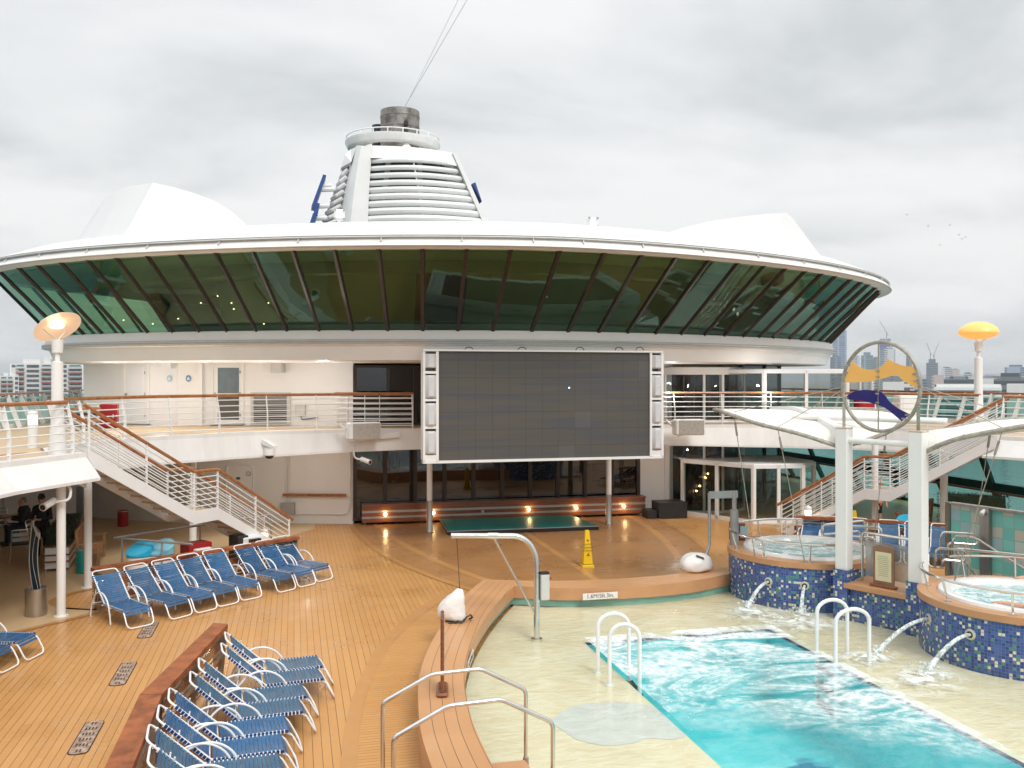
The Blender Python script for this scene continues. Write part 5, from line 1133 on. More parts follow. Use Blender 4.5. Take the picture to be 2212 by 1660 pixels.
def hooprail(label, a, b, z0, z1, r=.026, drop=.22):     # a flat hairpin loop standing on two legs
    a, b = Vector(a), Vector(b); d = (b - a).normalized()
    t = Thing('grab_rail', label, 'grab rail', (a.x, a.y, z0), 'looped steel grab rails by the hot tubs')
    up = [V(a.x, a.y, z0), V(a.x, a.y, z1), V(b.x, b.y, z1 - .04), V(b.x, b.y, z1 - .04 - drop), V(a.x + d.x * .14, a.y + d.y * .14, z1 - drop), V(a.x + d.x * .14, a.y + d.y * .14, z0)]
    t.part('loop', MB().tube(fillet(up, .13, 6), r, 10), steel)
    for q in (up[0], up[-1]): t.part('base_flange', MB().cyl(q, .055, z0, z0 + .014, 14), steel)
def hp(x0, y0, x1, y1, z): a = G(x0, y0, z); b = G(x1, y1, z); return (a.x, a.y), (b.x, b.y)
for lab, pa, pb in (('looped steel grab rail left of the first white post', G(1870, 1130, 1.45), G(1775, 1140, 1.4)),
                    ('looped steel grab rail just right of the first white post', G(1905, 1150, 1.4), G(1832, 1138, 1.45)),
                    ('looped steel grab rail right of the second white post, the lower of two', G(2020, 1190, 1.35), G(2085, 1185, 1.4)),
                    ('looped steel grab rail right of the second white post, the upper of two', G(2032, 1160, 1.4), G(2112, 1155, 1.45))):
    hooprail(lab, (pa.x, pa.y, 0), (pb.x, pb.y, 0), RZ if 'second' in lab else .5, 1.5 if 'upper' in lab or 'first' in lab else 1.4)
a = G(2070, 1182, 1.4); b = G(2260, 1190, 1.35)
m = Thing('access_handrail', 'long steel handrail sloping in front of the glass block wall', 'handrail', (13.2, 14.9, 0))
m.part('rail_tube', MB().tube(fillet([V(12.9, 15.3, .2), V(12.9, 15.3, 1.5), V(13.3, 15.2, 1.5), V(13.95, 13.9, .75)], .15), .026, 10), steel)
m.part('rail_tube', MB().tube(fillet([V(13.2, 14.5, .4), V(12.6, 14.9, 1.34), V(13.9, 13.4, 1.34)], .1), .026, 10), steel)
# mosaic wall with a seat between the posts
PO1, PO2 = V(10.30, 15.12, 0), V(10.95, 13.84, 0)
mwall = Thing('mosaic_wall', 'low blue mosaic wall with wooden top between the two white posts', 'wall', (10.6, 14.5, 0))
d12 = (PO2 - PO1).normalized(); n12 = V(-d12.y, d12.x, 0); n12 = n12 if n12.x < 0 else -n12
qa, qb = PO1 + n12 * .05, PO2 + n12 * .05
tilewall(mwall, 'tiled_face', [(qa.x, qa.y), (qb.x, qb.y)], 0, .68, False)
so = PO1.lerp(PO2, .5) - n12 * .55
mwall.part('wooden_top', MB().cbox((so.x + n12.x * .25, so.y + n12.y * .25, .73), (1.3, .9, .11), math.atan2(d12.y, d12.x), .01), facewood)
mwall.part('core', MB().box((so.x, so.y, .33), (1.3, .9, .66), math.atan2(d12.y, d12.x)), P_band)
rzp = math.atan2(d12.y, d12.x)
def tpost(p, w, zt_, label):
    t = Thing('canopy_post', label, 'post', p); M = Matrix.Rotation(rzp, 3, 'Z')
    sqp = lambda w_: [tuple((p + M @ V(x * w_ / 2, y * w_ / 2, 0))[:2]) for x, y in ((-1, -1), (1, -1), (1, 1), (-1, 1))]
    tilewall(t, 'tiled_base', sqp(w + .05), 0, 1.02)
    t.part('shaft', MB().cbox((p.x, p.y, (1.0 + zt_) / 2), (w, w, zt_ - 1.0), rzp, .012), white)
    t.part('rusty_cap', MB().cbox((p.x, p.y, zt_ + .012), (w + .01, w + .01, .025), rzp, .008), mat('rusty_white', (.75, .68, .58), .6, col2=(.5, .26, .10), scale=7))
    return t
PT = 3.72
tpost(PO1, .24, PT, 'square white post with mosaic foot, further one under the ring emblem'); tpost(PO2, .26, PT, 'square white post with mosaic foot, nearer one under the ring emblem')
cb_ = MB().tube([V(PO1.x, PO1.y, 3.5), V(PO2.x, PO2.y, 3.48)], .055, 12); single('post_crossbar', cb_, white, 'white round crossbar joining the two posts below the ring', 'crossbar')
cb2 = MB().tube([V(9.95, 16.4, 3.9), V(12.2, 14.6, 3.86)], .06, 12); single('canopy_tube', cb2, white, 'white tube running behind the ring emblem between the two canopies', 'tube')
em = Thing('ring_emblem', 'big steel ring with an orange wave and a navy wave panel on the posts', 'emblem', (PO1.x, PO1.y, PT))
EC = PO1.lerp(PO2, .5) + V(0, 0, 4.53); ER_ = .83
dE = V(math.cos(R(-72.5)), math.sin(R(-72.5)), 0); nE = V(dE.y, -dE.x, 0) * (1 if dE.y < 0 else -1)
if nE.x > 0: nE = -nE
def E2(x, y): return EC + dE * ((x - 1046) / 312 * ER_) + V(0, 0, -(y - 390) / 360 * ER_)
em.part('ring', MB().tube([EC + dE * ER_ * math.cos(a) + V(0, 0, ER_ * math.sin(a)) for a in [2 * math.pi * k / 64 for k in range(64)]], .036, 10, True), pipe)
em.part('centre_rod', MB().tube([E2(1035, 30), E2(1033, 765)], .014, 8), pipe)
for p_, x in ((PO1, 745), (PO2, 1342)): em.part('support', MB().beam(V(p_.x, p_.y, PT), E2(x, 540), .06, .07), pipe)
ow = spline([E2(*q) for q in ((822, 175), (860, 215), (920, 246), (980, 253), (1040, 240), (1080, 207), (1110, 168))], 3) + spline([E2(*q) for q in ((1112, 168), (1170, 200), (1240, 225), (1310, 228))], 3) + [E2(1330, 300), E2(1338, 398)] + spline([E2(*q) for q in ((1336, 398), (1290, 375), (1230, 338), (1178, 290))], 3) + spline([E2(*q) for q in ((1172, 292), (1100, 315), (1000, 342), (880, 355), (755, 357))], 3) + [E2(775, 265)]
em.part('orange_panel', MB().plate(ow, nE, .012), orangeP, smooth=False)
bw = spline([E2(*q) for q in ((772, 472), (830, 435), (900, 420), (980, 420), (1060, 434))], 3) + spline([E2(*q) for q in ((1064, 436), (1095, 468), (1125, 510), (1190, 560), (1282, 606))], 3) + spline([E2(*q) for q in ((1218, 662), (1150, 605), (1080, 556), (1000, 530), (900, 508), (774, 500))], 3)
em.part('navy_panel', MB().plate(bw, nE, .012), navy, smooth=False)
for q in ((1033, 265), (1033, 313), (1030, 447), (1030, 520), (790, 215), (770, 278), (1315, 290), (1326, 345), (775, 487), (1235, 640), (1262, 610)):
    c = E2(*q) + nE * .015; em.part('clamp', MB().beam(c - dE * .035, c + dE * .035, .03, .03), pipe)
def canopy(label, root, ridge, tips, cabs):
    t = Thing('sail_canopy', label, 'canopy', (root.x, root.y, root.z))
    rd = spline([root + V(0, 0, .12)] + ridge, 6)
    t.part('ridge_beam', MB().loft([[p + o_ for o_ in (V(-.1, 0, -.14), V(.1, 0, -.14), V(.1, 0, .08), V(-.1, 0, .08))] for p in rd], caps=True), white)
    for tip in tips:
        ed = spline([root + V(0, 0, -.18)] + tip, 6); n = len(ed)
        rr = [rd[round(k * (len(rd) - 1) / (n - 1))] for k in range(n)]
        rows = [[a.lerp(b, j / 8) + V(0, 0, .02 * math.sin(math.pi * j / 8) * math.sin(math.pi * min(1, k / (n - 1)))) for j in range(9)] for k, (a, b) in enumerate(zip(rr, ed))]
        t.part('membrane', MB().loft(rows, closed=False), canvas)
        t.part('edge_pipe', MB().tube(ed, .042, 10), pipe)
        for k in range(3, n - 1, 4): t.part('pipe_collar', MB().tube([ed[k], ed[k] + (ed[k + 1] - ed[k]) * .25], .05, 10), pipe)
    return t
canopy('white sail canopy with steel edge over the hot tub beyond the posts', V(PO1.x, PO1.y + .1, 3.52), [V(10.45, 16.2, 3.84), V(10.65, 17.4, 3.98), V(10.75, 18.5, 3.95)], [[V(9.6, 15.55, 3.6), V(9.0, 16.1, 3.78), V(8.5, 16.75, 4.02), V(8.75, 17.3, 4.0), V(9.9, 18.3, 3.96)], [V(11.2, 15.3, 3.55), V(12.1, 15.9, 3.72), V(12.75, 16.9, 3.92), V(12.4, 17.9, 3.96), V(11.6, 18.5, 3.96)]], None)
canopy('white sail canopy with steel edge over the right hot tub', V(PO2.x + .1, PO2.y, 3.52), [V(11.9, 13.7, 3.74), V(13.0, 13.4, 3.88), V(14.2, 12.9, 3.95)], [[V(11.25, 13.25, 3.62), V(11.8, 12.7, 3.82), V(12.5, 12.2, 4.0), V(13.4, 11.9, 4.1), V(14.2, 12.4, 4.08)], [V(11.7, 14.4, 3.6), V(12.6, 14.8, 3.74), V(13.6, 14.8, 3.86), V(14.4, 14.2, 3.92), V(14.4, 13.4, 3.95)]], None)
def cable(label, a, b, r=.008, turn=True):
    t = Thing('stay_cable', label, 'cable', b if b[2] < a[2] else a, 'stay cables of the canopies'); a, b = Vector(a), Vector(b)
    t.part('wire', MB().tube([a, b], r, 6), pipe)
    if turn: t.part('turnbuckle', MB().tube([a.lerp(b, .06), a.lerp(b, .15)], .022, 8), pipe); t.part('end_fitting', MB().tube([b, b.lerp(a, .05)], .018, 8), pipe)
cable('stay cable from the left canopy tip down to the hot tub rim', (8.7, 16.5, 3.95), (9.2, 16.55, RZ))
cable('stay cable from the left canopy edge down to the front of the far hot tub', (9.3, 15.83, 3.68), (9.85, 15.75, RZ))
cable('stay cable from the ring emblem up over the left canopy', tuple(E2(735, 395)), (8.7, 16.5, 4.0), turn=False)
cable('shorter stay cable from the ring emblem to the left canopy edge', tuple(E2(735, 420)), (9.3, 15.83, 3.72), turn=False)
cable('stay cable from the ring emblem out to the right canopy', tuple(E2(1365, 385)), (13.2, 14.6, 4.1), turn=False)
cable('stay cable from the ring emblem down to the right canopy edge', tuple(E2(1370, 400)), (11.75, 12.75, 3.84), turn=False)
cable('nearer of two stay cables from the right canopy down to the right hot tub', (11.75, 12.75, 3.78), (10.75, 13.35, RZ) if False else (11.45, 13.55, RZ))
cable('further of two stay cables from the right canopy down to the right hot tub', (12.3, 13.6, 3.85), (12.05, 13.9, RZ))
cable('stay cable behind the first white post down to the far hot tub', (11.6, 15.6, 3.6), (11.55, 16.0, RZ))
gg = Thing('glass_guard', 'frosted panel in a steel frame on the wall between the posts', 'guard rail', (10.85, 15.2, .78))
ga, gb = PO1 + V(.36, -.22, 0), PO2 + V(-.0, .16, 0); ga = V(10.55, 15.0, 0) - n12 * .12; gb = V(10.95, 14.02, 0) - n12 * .1
gg.part('frame', MB().tube(fillet([V(ga.x, ga.y, .785), V(ga.x, ga.y, 1.72), V(gb.x, gb.y, 1.72), V(gb.x, gb.y, .785)], .08), .028, 10), steel)
gg.part('panel', MB().plate([V(*(ga.lerp(gb, k)[:2]), z) for k, z in ((.07, .9), (.93, .9), (.93, 1.58), (.07, 1.58))], n12, .012), g_frost)
for k, z in ((.05, 1.0), (.05, 1.5), (.95, 1.0), (.95, 1.5)): c = ga.lerp(gb, k); gg.part('clip', MB().box((c.x, c.y, z), (.05, .05, .06)), steel)
nb = Thing('notice_board', 'small wooden framed notice with cream paper on the wall between the posts', 'sign', (10.7, 14.5, .79))
c = ga.lerp(gb, .52) + n12 * .2; dd_ = d12; zz = V(0, 0, 1)
nb.part('foot', MB().cbox((c.x, c.y, .81), (.5, .12, .05), rzp, .012), barwood)
arch = [c - dd_ * .2 + zz * .83, c + dd_ * .2 + zz * .83, c + dd_ * .2 + zz * 1.5] + [c + dd_ * .2 * math.cos(a) + zz * (1.5 + .07 * math.sin(a)) for a in [math.pi * k / 8 for k in range(1, 8)]] + [c - dd_ * .2 + zz * 1.5]
nb.part('board', MB().plate(arch, -n12, .03), mat('notice_wood', (.30, .16, .09), .4, var=.15))
nb.part('paper', MB().plate([c + dd_ * x + zz * z + n12 * .004 for x, z in ((-.155, .9), (.155, .9), (.155, 1.44), (-.155, 1.44))], n12, .004), mat('cream_paper', (.70, .65, .42), .5, var=.03))
m = MB()
for k in range(11):
    z = 1.36 - k * .036; w_ = .09 + .03 * random.random(); m.plate([c + dd_ * x + zz * z_ + n12 * .010 for x, z_ in ((-w_, z), (w_, z), (w_, z + .008), (-w_, z + .008))], n12, .001)
nb.part('printed_lines', m, mat('faded_print', (.42, .38, .26), .6))
# four water jets
jetm = water('jet_water', (.82, .86, .87), lambda nt, tc: math_n(nt, 'MULTIPLY', ramp(nt, (lambda n: (lk(nt, tc.outputs['Object'], n.inputs['Vector']), n.outputs['Fac'])[1])(nd(nt, 'ShaderNodeTexNoise', i_Scale=16.0, i_Detail=5.0, i_Distortion=.8)), [(.36, .25), (.58, .9)]), 1.0), .8)
def jet(label, px, py, C, Rr, reach, ang):
    d = ray(px, py); e = V(0, 0, EYE); # meet the tub wall
    ox, oy = e.x - C[0], e.y - C[1]; A_ = d.x ** 2 + d.y ** 2; B_ = ox * d.x + oy * d.y; s = (-B_ - math.sqrt(max(0, B_ * B_ - A_ * (ox * ox + oy * oy - Rr * Rr)))) / A_
    p = e + d * s; nr = V(p.x - C[0], p.y - C[1], 0).normalized(); dr = Matrix.Rotation(R(ang), 3, 'Z') @ nr
    t = Thing('water_spout', label, 'water spout', p, 'water spouts in the mosaic walls')
    rot = nr.to_track_quat('Z', 'Y').to_matrix()
    t.part('nozzle_ring', MB().lathe([(.05, 0), (.055, .03), (.085, .02), (.09, 0)], p - nr * .005, 18, rot=rot), mat('pale_ring', (.60, .58, .50), .4, .3) if 'pale_ring' not in MATS else MATS['pale_ring'])
    t.part('nozzle_hole', MB().lathe([(0, .006), (.055, .006)], p, 14, rot=rot), black)
    pts = []; rad = []
    for k in range(15):
        q = k / 14; jit = .006 * q; pts.append(p + dr * reach * q + V(random.uniform(-jit, jit), random.uniform(-jit, jit), -(p.z - WL + .02) * (q ** 1.9))); rad.append(.026 + .014 * q + random.uniform(-.003, .004) * q + (.03 * (q - .85) / .15 if q > .85 else 0))
    t.part('stream', MB().tube(pts, rad, 9), jetm)
    e_ = pts[-1]; sp_ = MB()
    for k in range(26):
        a, r_ = random.uniform(0, 6.28), random.uniform(0, .3); sp_.ball((e_.x + r_ * math.cos(a), e_.y + r_ * math.sin(a), WL + .01 + random.uniform(0, .12) * (1 - r_ * 2.5)), random.uniform(.008, .03), 6)
    t.part('splash', sp_, jetm)
jet('water spout arching from the left of the far hot tub wall', 1660, 1257, C1, R1o - .03, .62, -12)
jet('water spout falling from the middle of the far hot tub wall', 1738, 1266, C1, R1o - .03, .38, -8)
jet('water spout arching from the left of the right hot tub wall', 2006, 1337, C2, R2o - .03, 1.0, 12)
jet('water spout arching from the front of the right hot tub wall', 2096, 1371, C2, R2o - .03, .80, -18)
# white pool ladders, rails
def ladder(label, feet_o, feet_i, zt_=.98):
    t = Thing('pool_ladder', label, 'pool ladder', (*feet_o[0], SH), 'white pool ladders')
    for a, b in zip(feet_o, feet_i):
        a, b = V(*a, 0), V(*b, 0)
        pts = [V(a.x, a.y, SH), V(a.x, a.y, zt_ - .2)] + [a.lerp(b, .5 - .5 * math.cos(q)) + V(0, 0, zt_ - .2 + .2 * math.sin(q)) for q in [math.pi * k / 10 for k in range(1, 10)]] + [V(b.x, b.y, zt_ - .2), V(b.x, b.y, -.9)]
        h_ = t.part('hoop', MB().tube(pts, .032, 12), tubewhite); t.part('foot_flange', MB().cyl(a, .07, SH, SH + .03, 16), tubewhite, h_)
    for k in range(3):
        z = -.1 - k * .3; t.part('step', MB().beam(V(*feet_i[0], z), V(*feet_i[1], z), .12, .03), black)
ladder('white hoop ladder at the left side of the deep pool', [(4.64, 13.25), (4.62, 12.66)], [(5.14, 13.2), (5.06, 12.55)])
ladder('white hoop ladder at the right side of the deep pool beneath the spouts', [(9.02, 13.15), (9.01, 12.55)], [(8.48, 13.2), (8.42, 12.58)])
p = G(1752, 1656, .95); ladder('white hoop ladder at the bottom edge of the picture, only its top showing', [(p.x - .2, p.y - .15)] * 1 + [(p.x - .2, p.y - .75)], [(p.x + .25, p.y - .1), (p.x + .25, p.y - .7)], .93)
def hrail(label, y, x0, x1, lift=0):
    t = Thing('step_handrail', label, 'handrail', (x0, y, 0), 'steel handrails over the pool edge'); 
    t.part('rail_tube', MB().tube(fillet([V(x0, y, 0), V(x0, y, 1.12), V(x0 + .55, y + .02, 1.38), V(x0 + 1.1, y + .02, 1.40), V(x1, y, 1.12), V(x1, y, SH)], .06, 4), .024, 12), steel)
    for x, z in ((x0, 0), (x1, SH)): t.part('sleeve', MB().cyl((x, y, 0), .034, z, z + .3, 14), brushed)
hrail('steel handrail over the pool edge, the further of the pair', 9.85, .95, 2.58); hrail('steel handrail over the pool edge, the nearer of the pair', 8.86, .96, 2.61)
sl = Thing('notice_stand', 'dark wooden notice stand seen edge on, on the near pool edge', 'sign', (1.95, 11.84, RT))
dv = V(1.95, 11.84, 0).normalized(); rzs = math.atan2(dv.y, dv.x)
sl.part('foot', MB().cbox((1.95, 11.9, RT + .03), (.5, .16, .06), rzs, .03), barwood); sl.part('board', MB().cbox((1.95, 11.9, RT + .55), (.42, .05, 1.0), rzs, .015), barwood)
sl.part('paper', MB().box((1.95 + .028 * dv.y, 11.9 - .028 * dv.x, RT + .6), (.3, .004, .7), rzs), signw)
# pool lifts with covered seats
lf = Thing('pool_lift', 'polished steel crane arm of the pool lift with control box', 'pool lift', (4.17, 15.16, SH))
M0 = V(4.17, 15.16, SH)
lf.part('mast', MB().tube([V(4.17, 15.16, SH), V(4.17, 15.16, 1.15)], .055, 16), steel); lf.part('base_flange', MB().cyl(M0, .1, SH, SH + .04, 18), steel)
arm = [V(4.17, 15.16, 1.1), V(4.17, 15.16, 1.35)] + [V(4.17 - .42 + .42 * math.cos(a), 15.17 + .06 * a, 1.4 + .5 * math.sin(a)) for a in [math.pi / 2 * k / 10 for k in range(1, 11)]] + [V(2.68, 15.42, 1.92)]
lf.part('arm', MB().tube(arm, .052, 14), steel); lf.part('arm_sleeve', MB().tube([V(3.5, 15.3, 1.905), V(3.32, 15.33, 1.908)], .06, 14), steel)
lf.part('brace', MB().tube([V(3.42, 15.3, 1.88), V(4.13, 15.16, .52)], .022, 10), steel)
cbx = lf.part('control_box', MB().cbox((4.30, 15.13, 1.0), (.16, .14, .46), 0, .015), lgrey); lf.part('box_top', MB().box((4.30, 15.13, 1.245), (.15, .13, .03)), dark, cbx); lf.part('red_button', MB().ball((4.40, 15.09, 1.15), .025, 8), red, cbx)
lf.part('lift_cable', MB().tube([V(2.78, 15.4, 1.87), V(2.84, 15.36, .72)], .006, 5), black)
def lumpy(rings_, jit, nm, label, cat, base, m=bagm, extra=None):
    t = Thing(nm, label, cat, base); mb = MB(); n = len(rings_[0])
    mb.loft([[p + V(*(random.uniform(-jit, jit) for _ in range(3))) for p in r] for r in rings_], caps=True)
    o = t.part('cover', mb, m, ang=60); s_ = o.modifiers.new('s', 'SUBSURF'); s_.levels = 3; s_.render_levels = 3
    tx = bpy.data.textures.new('folds', 'CLOUDS'); tx.noise_scale = .22; tx.noise_depth = 2; d_ = o.modifiers.new('d', 'DISPLACE'); d_.texture = tx; d_.strength = .035; d_.mid_level = .5; d_.texture_coords = 'LOCAL'
    if extra: extra(t, o)
    return t
bc = V(2.68, 15.33, RT); ux_ = V(.97, -.24, 0)
def bagring(h, x0, x1, d0): return [bc + ux_ * ((x0 + x1) / 2 + (x1 - x0) / 2 * math.cos(a)) + V(.24, .97, 0) * d0 * math.sin(a) + V(0, 0, h + (.02 * math.cos(3 * a))) for a in [2 * math.pi * k / 12 for k in range(12)]]
lumpy([bagring(0, -.2, .26, .16), bagring(.1, -.27, .25, .2), bagring(.25, -.27, .23, .2), bagring(.4, -.16, .22, .16), bagring(.5, .0, .2, .1), bagring(.56, .1, .18, .04)], .012, 'covered_lift_seat', 'white vinyl bag over the pool lift seat on the near pool edge', 'covered seat', bc, extra=lambda t, o: (t.part('strap', MB().tube([bc + ux_ * x + V(.24, .97, 0) * y + V(0, 0, z) for x, y, z in ((.2, -.12, .02), (.27, -.1, .1), (.33, -.06, .12), (.36, .0, .06), (.3, .04, .02))], .016, 6), black), t.part('strap', MB().tube([bc + ux_ * x - V(.24, .97, 0) * .18 + V(0, 0, z) for x, z in ((-.05, .02), (.05, -.0), (.12, .04), (.2, .02))], .018, 6), black)))
bd = V(8.55, 18.0, RT)
def bag2(h, w, d, ox=0): return [bd + V(ox + w * math.cos(a) * (1 + .08 * math.cos(3 * a)), d * math.sin(a), h) for a in [2 * math.pi * k / 14 for k in range(14)]]
lumpy([bag2(0, .34, .25), bag2(.09, .40, .3), bag2(.22, .39, .29, .0), bag2(.33, .31, .23, .02), bag2(.41, .15, .12, .0)], .018, 'covered_lift_seat', 'white vinyl bag with a dark label on the far pool edge by the hot tub', 'covered seat', bd, extra=lambda t, o: t.part('dark_label', MB().plate([bd + V(x, -.27 + (z - .22) * .75, z + .055) for x, z in ((-.06, .30), (.1, .24), (.1, .28), (-.06, .34))], (0, -.7, .7), .006), dark))
l2 = Thing('pool_lift', 'grey pool lift with square arm standing on the far hot tub rim', 'pool lift', (9.42, 17.85, RZ))
l2.part('mast', MB().lathe([(.095, RZ), (.09, RZ + .75), (.075, RZ + .76), (.075, RZ + .77), (.05, RZ + .78), (.05, 2.2)], (9.42, 17.85, 0), 16), greysteel)
l2.part('arm', MB().beam(V(9.5, 17.85, 2.13), V(8.92, 18.05, 2.1), .1, .15), greysteel); l2.part('hanging_pole', MB().tube(fillet([V(8.92, 18.05, 2.15), V(8.92, 18.05, .95), V(8.8, 18.02, .75)], .1), .035, 10), greysteel)
bx = Thing('control_cabinet', 'brown wooden box with a pale blue notice behind the far hot tub', 'box', (9.75, 18.35, RZ - .1)); bx.part('case', MB().cbox((9.78, 18.4, 1.2), (.30, .3, .42), R(-14), .01), barwood); bx.part('notice', MB().box((9.86, 18.22, 1.22), (.17, .01, .26), R(-14)), mat('pale_notice', (.45, .66, .72), .5, var=.1, scale=30))
# glass block wall
gbw = Thing('glass_block_wall', 'wall of teal and white glass blocks with a steel shower pillar', 'wall', (14.1, 16, 0))
pA, pB = V(13.75, 16.35, 0), V(14.6, 13.3, 0)
m = MB(); Lb = (pB - pA).length
for k, (p_, z) in enumerate(((pA, 0), (pB, 0), (pB, 1.98), (pA, 1.98))): m.uv[k] = ((0 if p_ is pA else Lb) + .02, z + .01); m.v.append((p_.x, p_.y, z))
m.f.append([0, 1, 2, 3]); m.m.append(0); gbw.part('blocks', m, blocks, smooth=False)
dB = (pB - pA).normalized(); nB = V(dB.y, -dB.x, 0); nB = nB if nB.x < 0 else -nB
gbw.part('backing', MB().beam(pA - nB * .06 + V(0, 0, .98), pB - nB * .06 + V(0, 0, .98), .08, 1.94), mat('block_backing', (.22, .42, .40), .5))
gbw.part('top_rail', MB().beam(pA + V(0, 0, 2.0), pB + V(0, 0, 2.0), .16, .04), brushed)
q = pA + dB * .82 + nB * .05; gbw.part('shower_pillar', MB().box((q.x, q.y, 1.0), (.2, .12, 2.0), math.atan2(dB.y, dB.x)), brushed)
gbw.part('shower_head', MB().tube([q + V(0, 0, 1.98), q + nB * .16 + V(0, 0, 1.88)], [.03, .05], 10), tubewhite)
gbw.part('end_post', MB().box((pA.x, pA.y + .06, 1.0), (.12, .1, 2.02)), brushed)

for px, py, lab in ((1092, 1292, 'leftmost'), (1216, 1295, 'second from the left'), (1373, 1291, 'third from the left'), (1488, 1280, 'rightmost')):
    p = G(px, py, .09); t = Thing('pool_light', 'round white pool fitting under the far pool edge, %s of four' % lab, 'pool light', (p.x, p.y, SH), 'round fittings in the shallow water')
    t.part('body', MB().lathe([(0, .10), (.09, .095), (.12, .06), (.12, SH)], (p.x, p.y, 0), 20), white); t.part('lens', MB().lathe([(0, .104), (.06, .103)], (p.x, p.y, 0), 16), lgrey)
# ------------------------------------------------------------------ sun loungers
def make_lounger(label, group, strap):
    t = Thing('sun_lounger', label, 'sun lounger', (0, 0, 0), group); w = .26          # foot at x=0, head towards +x
    P = lambda x, y, z: V(x, y, z)
    sz = .32; bx0, bx1, bz1 = 1.0, 1.56, .86
    for s in (-1, 1):
        pass
    fr_ = fillet([P(.98, -w, sz), P(.16, -w, sz), P(.0, -w, .02), P(.0, w, .02), P(.16, w, sz), P(.98, w, sz)], .11, 5)
    t.part('seat_frame', MB().tube(fr_, .0135, 8), tubewhite)
    bf = fillet([P(bx0 - .03, -w + .01, sz), P(bx1, -w + .01, bz1), P(bx1, w - .01, bz1), P(bx0 - .03, w - .01, sz)], .09, 5)
    t.part('back_frame', MB().tube(bf, .0135, 8), tubewhite)
    for s in (-1, 1):
        y = s * (w + .035)
        a = spline([P(1.48, y, 0), P(1.42, y, .26), P(1.22, y, .5), P(.97, y, .54), P(.76, y, .42), P(.66, y, .2), P(.62, y, 0)], 4)
        t.part('armrest', MB().tube(a, .0145, 8), tubewhite)
    for x in (.3, .66, 1.0): t.part('cross_bar', MB().tube([P(x, -w - (.03 if x > .5 else 0), sz - .02), P(x, w + (.03 if x > .5 else 0), sz - .02)], .011, 6), tubewhite)
    t.part('back_stay', MB().tube([P(1.32, -w + .03, .70), P(1.38, -w - .02, .28)], .01, 6).tube([P(1.32, w - .03, .70), P(1.38, w + .02, .28)], .01, 6).tube([P(1.38, -w - .03, .28), P(1.38, w + .03, .28)], .01, 6), tubewhite)
    m = MB(); ns = 17
    path = [P(.06, 0, .13), P(.1, 0, .2), P(.15, 0, .3), P(.2, 0, sz + .012)] + [P(.2 + k * .045, 0, sz + .016) for k in range(1, 18)]
    x = .17
    for k in range(ns):
        xc = .20 + k * .0465; sag = .012 * math.sin(k * 2.1)
        m.mi = 0; rows = []
        for j in range(5):
            y = -w - .014 + (2 * w + .028) * j / 4; z = sz + .017 - (.016 + sag * .3) * math.sin(math.pi * j / 4)
            rows.append([P(xc - .021, y, z), P(xc + .021, y, z), P(xc + .021, y, z - .004), P(xc - .021, y, z - .004)])
        m.loft(rows, caps=True); m.mi = 1
        for s in (-1, 1): m.box(P(xc, s * (w + .014), sz + .004), (.039, .008, .034))
        m.mi = 2
        for s in (-1, 1): m.box(P(xc + .0233, s * w, sz + .0), (.014, .038, .038))
    for k, (x_, z_) in enumerate(((.165, .30), (.135, .255))):
        m.mi = 0; m.beam(P(x_, -w - .014, z_), P(x_, w + .014, z_), .04, .005, up=(-.8, 0, .6))
    t.part('seat', m, [strap, MATS['strap_wrap'], tubewhite])
    m = MB(); d = V(bx1 - bx0, 0, bz1 - sz); L = d.length; d.normalize(); nrm = V(-d.z, 0, d.x); rot = Matrix((d, (0, 1, 0), V(-d.z, 0, d.x))).transposed()
    for k in range(14):
        c = P(bx0, 0, sz) + d * (.03 + k * .0475); m.mi = 0; rows = []
        for j in range(5):
            y = -w - .004 + (2 * w + .008) * j / 4; q = c + nrm * (.018 - .02 * math.sin(math.pi * j / 4)) + V(0, y, 0)
            rows.append([q - d * .02, q + d * .02, q + d * .02 - nrm * .004, q - d * .02 - nrm * .004])
        m.loft(rows, caps=True); m.mi = 1
        for s in (-1, 1): m.box(c + V(0, s * (w + .004), 0), (.04, .008, .036), rot=rot)
        m.mi = 2
        for s in (-1, 1): m.box(c + d * .0237 + V(0, s * (w - .01), 0), (.013, .036, .040), rot=rot)
    t.part('backrest', m, [strap, MATS['strap_wrap'], tubewhite])
    return t.o
mat('strap_wrap', (.008, .035, .17), .4, var=.1)
protoA = make_lounger('x', 'g', strapA); protoB = make_lounger('x', 'g', strapB); protoC = make_lounger('x', 'g', strapC)
used = set()
def lounger(proto, x, y, ang, label, group):
    o = proto if proto.name not in used else copy_tree(proto); used.add(proto.name)
    o.location = (x, y, .012); o.rotation_euler = (0, 0, R(ang)); o['label'] = label; o['group'] = group; return o
nth = ['leftmost', 'second from the left', 'third from the left', 'fourth from the left', 'fifth from the left', 'sixth from the left', 'seventh from the left', 'rightmost']
row1 = [(-2.78, 17.84, 125), (-2.12, 18.36, 133), (-1.69, 18.73, 131), (-1.3, 19.13, 128), (-.86, 19.53, 126), (-.14, 20.08, 131), (.30, 20.48, 130), (.70, 20.92, 132)]
for k, (x, y, a) in enumerate(row1):
    lounger((protoA, protoC)[k % 2], x, y, a, 'blue lounger at the rail by the left stairs, %s of eight' % nth[k], 'sun loungers in front of the left stairs')
row2 = [(.56, 14.0, 187, protoB), (.55, 13.43, 187, protoB), (.31, 12.75, 186, protoB), (.26, 12.2, 186, protoB), (.08, 11.6, 186, protoA), (.04, 11.0, 185, protoA), (.02, 10.4, 185, protoB), (.12, 9.8, 185, protoB)]
nth2 = ['furthest', 'second furthest', 'third furthest', 'fourth furthest', 'fifth furthest, bright blue', 'sixth furthest, bright blue', 'second nearest', 'nearest and cut off']
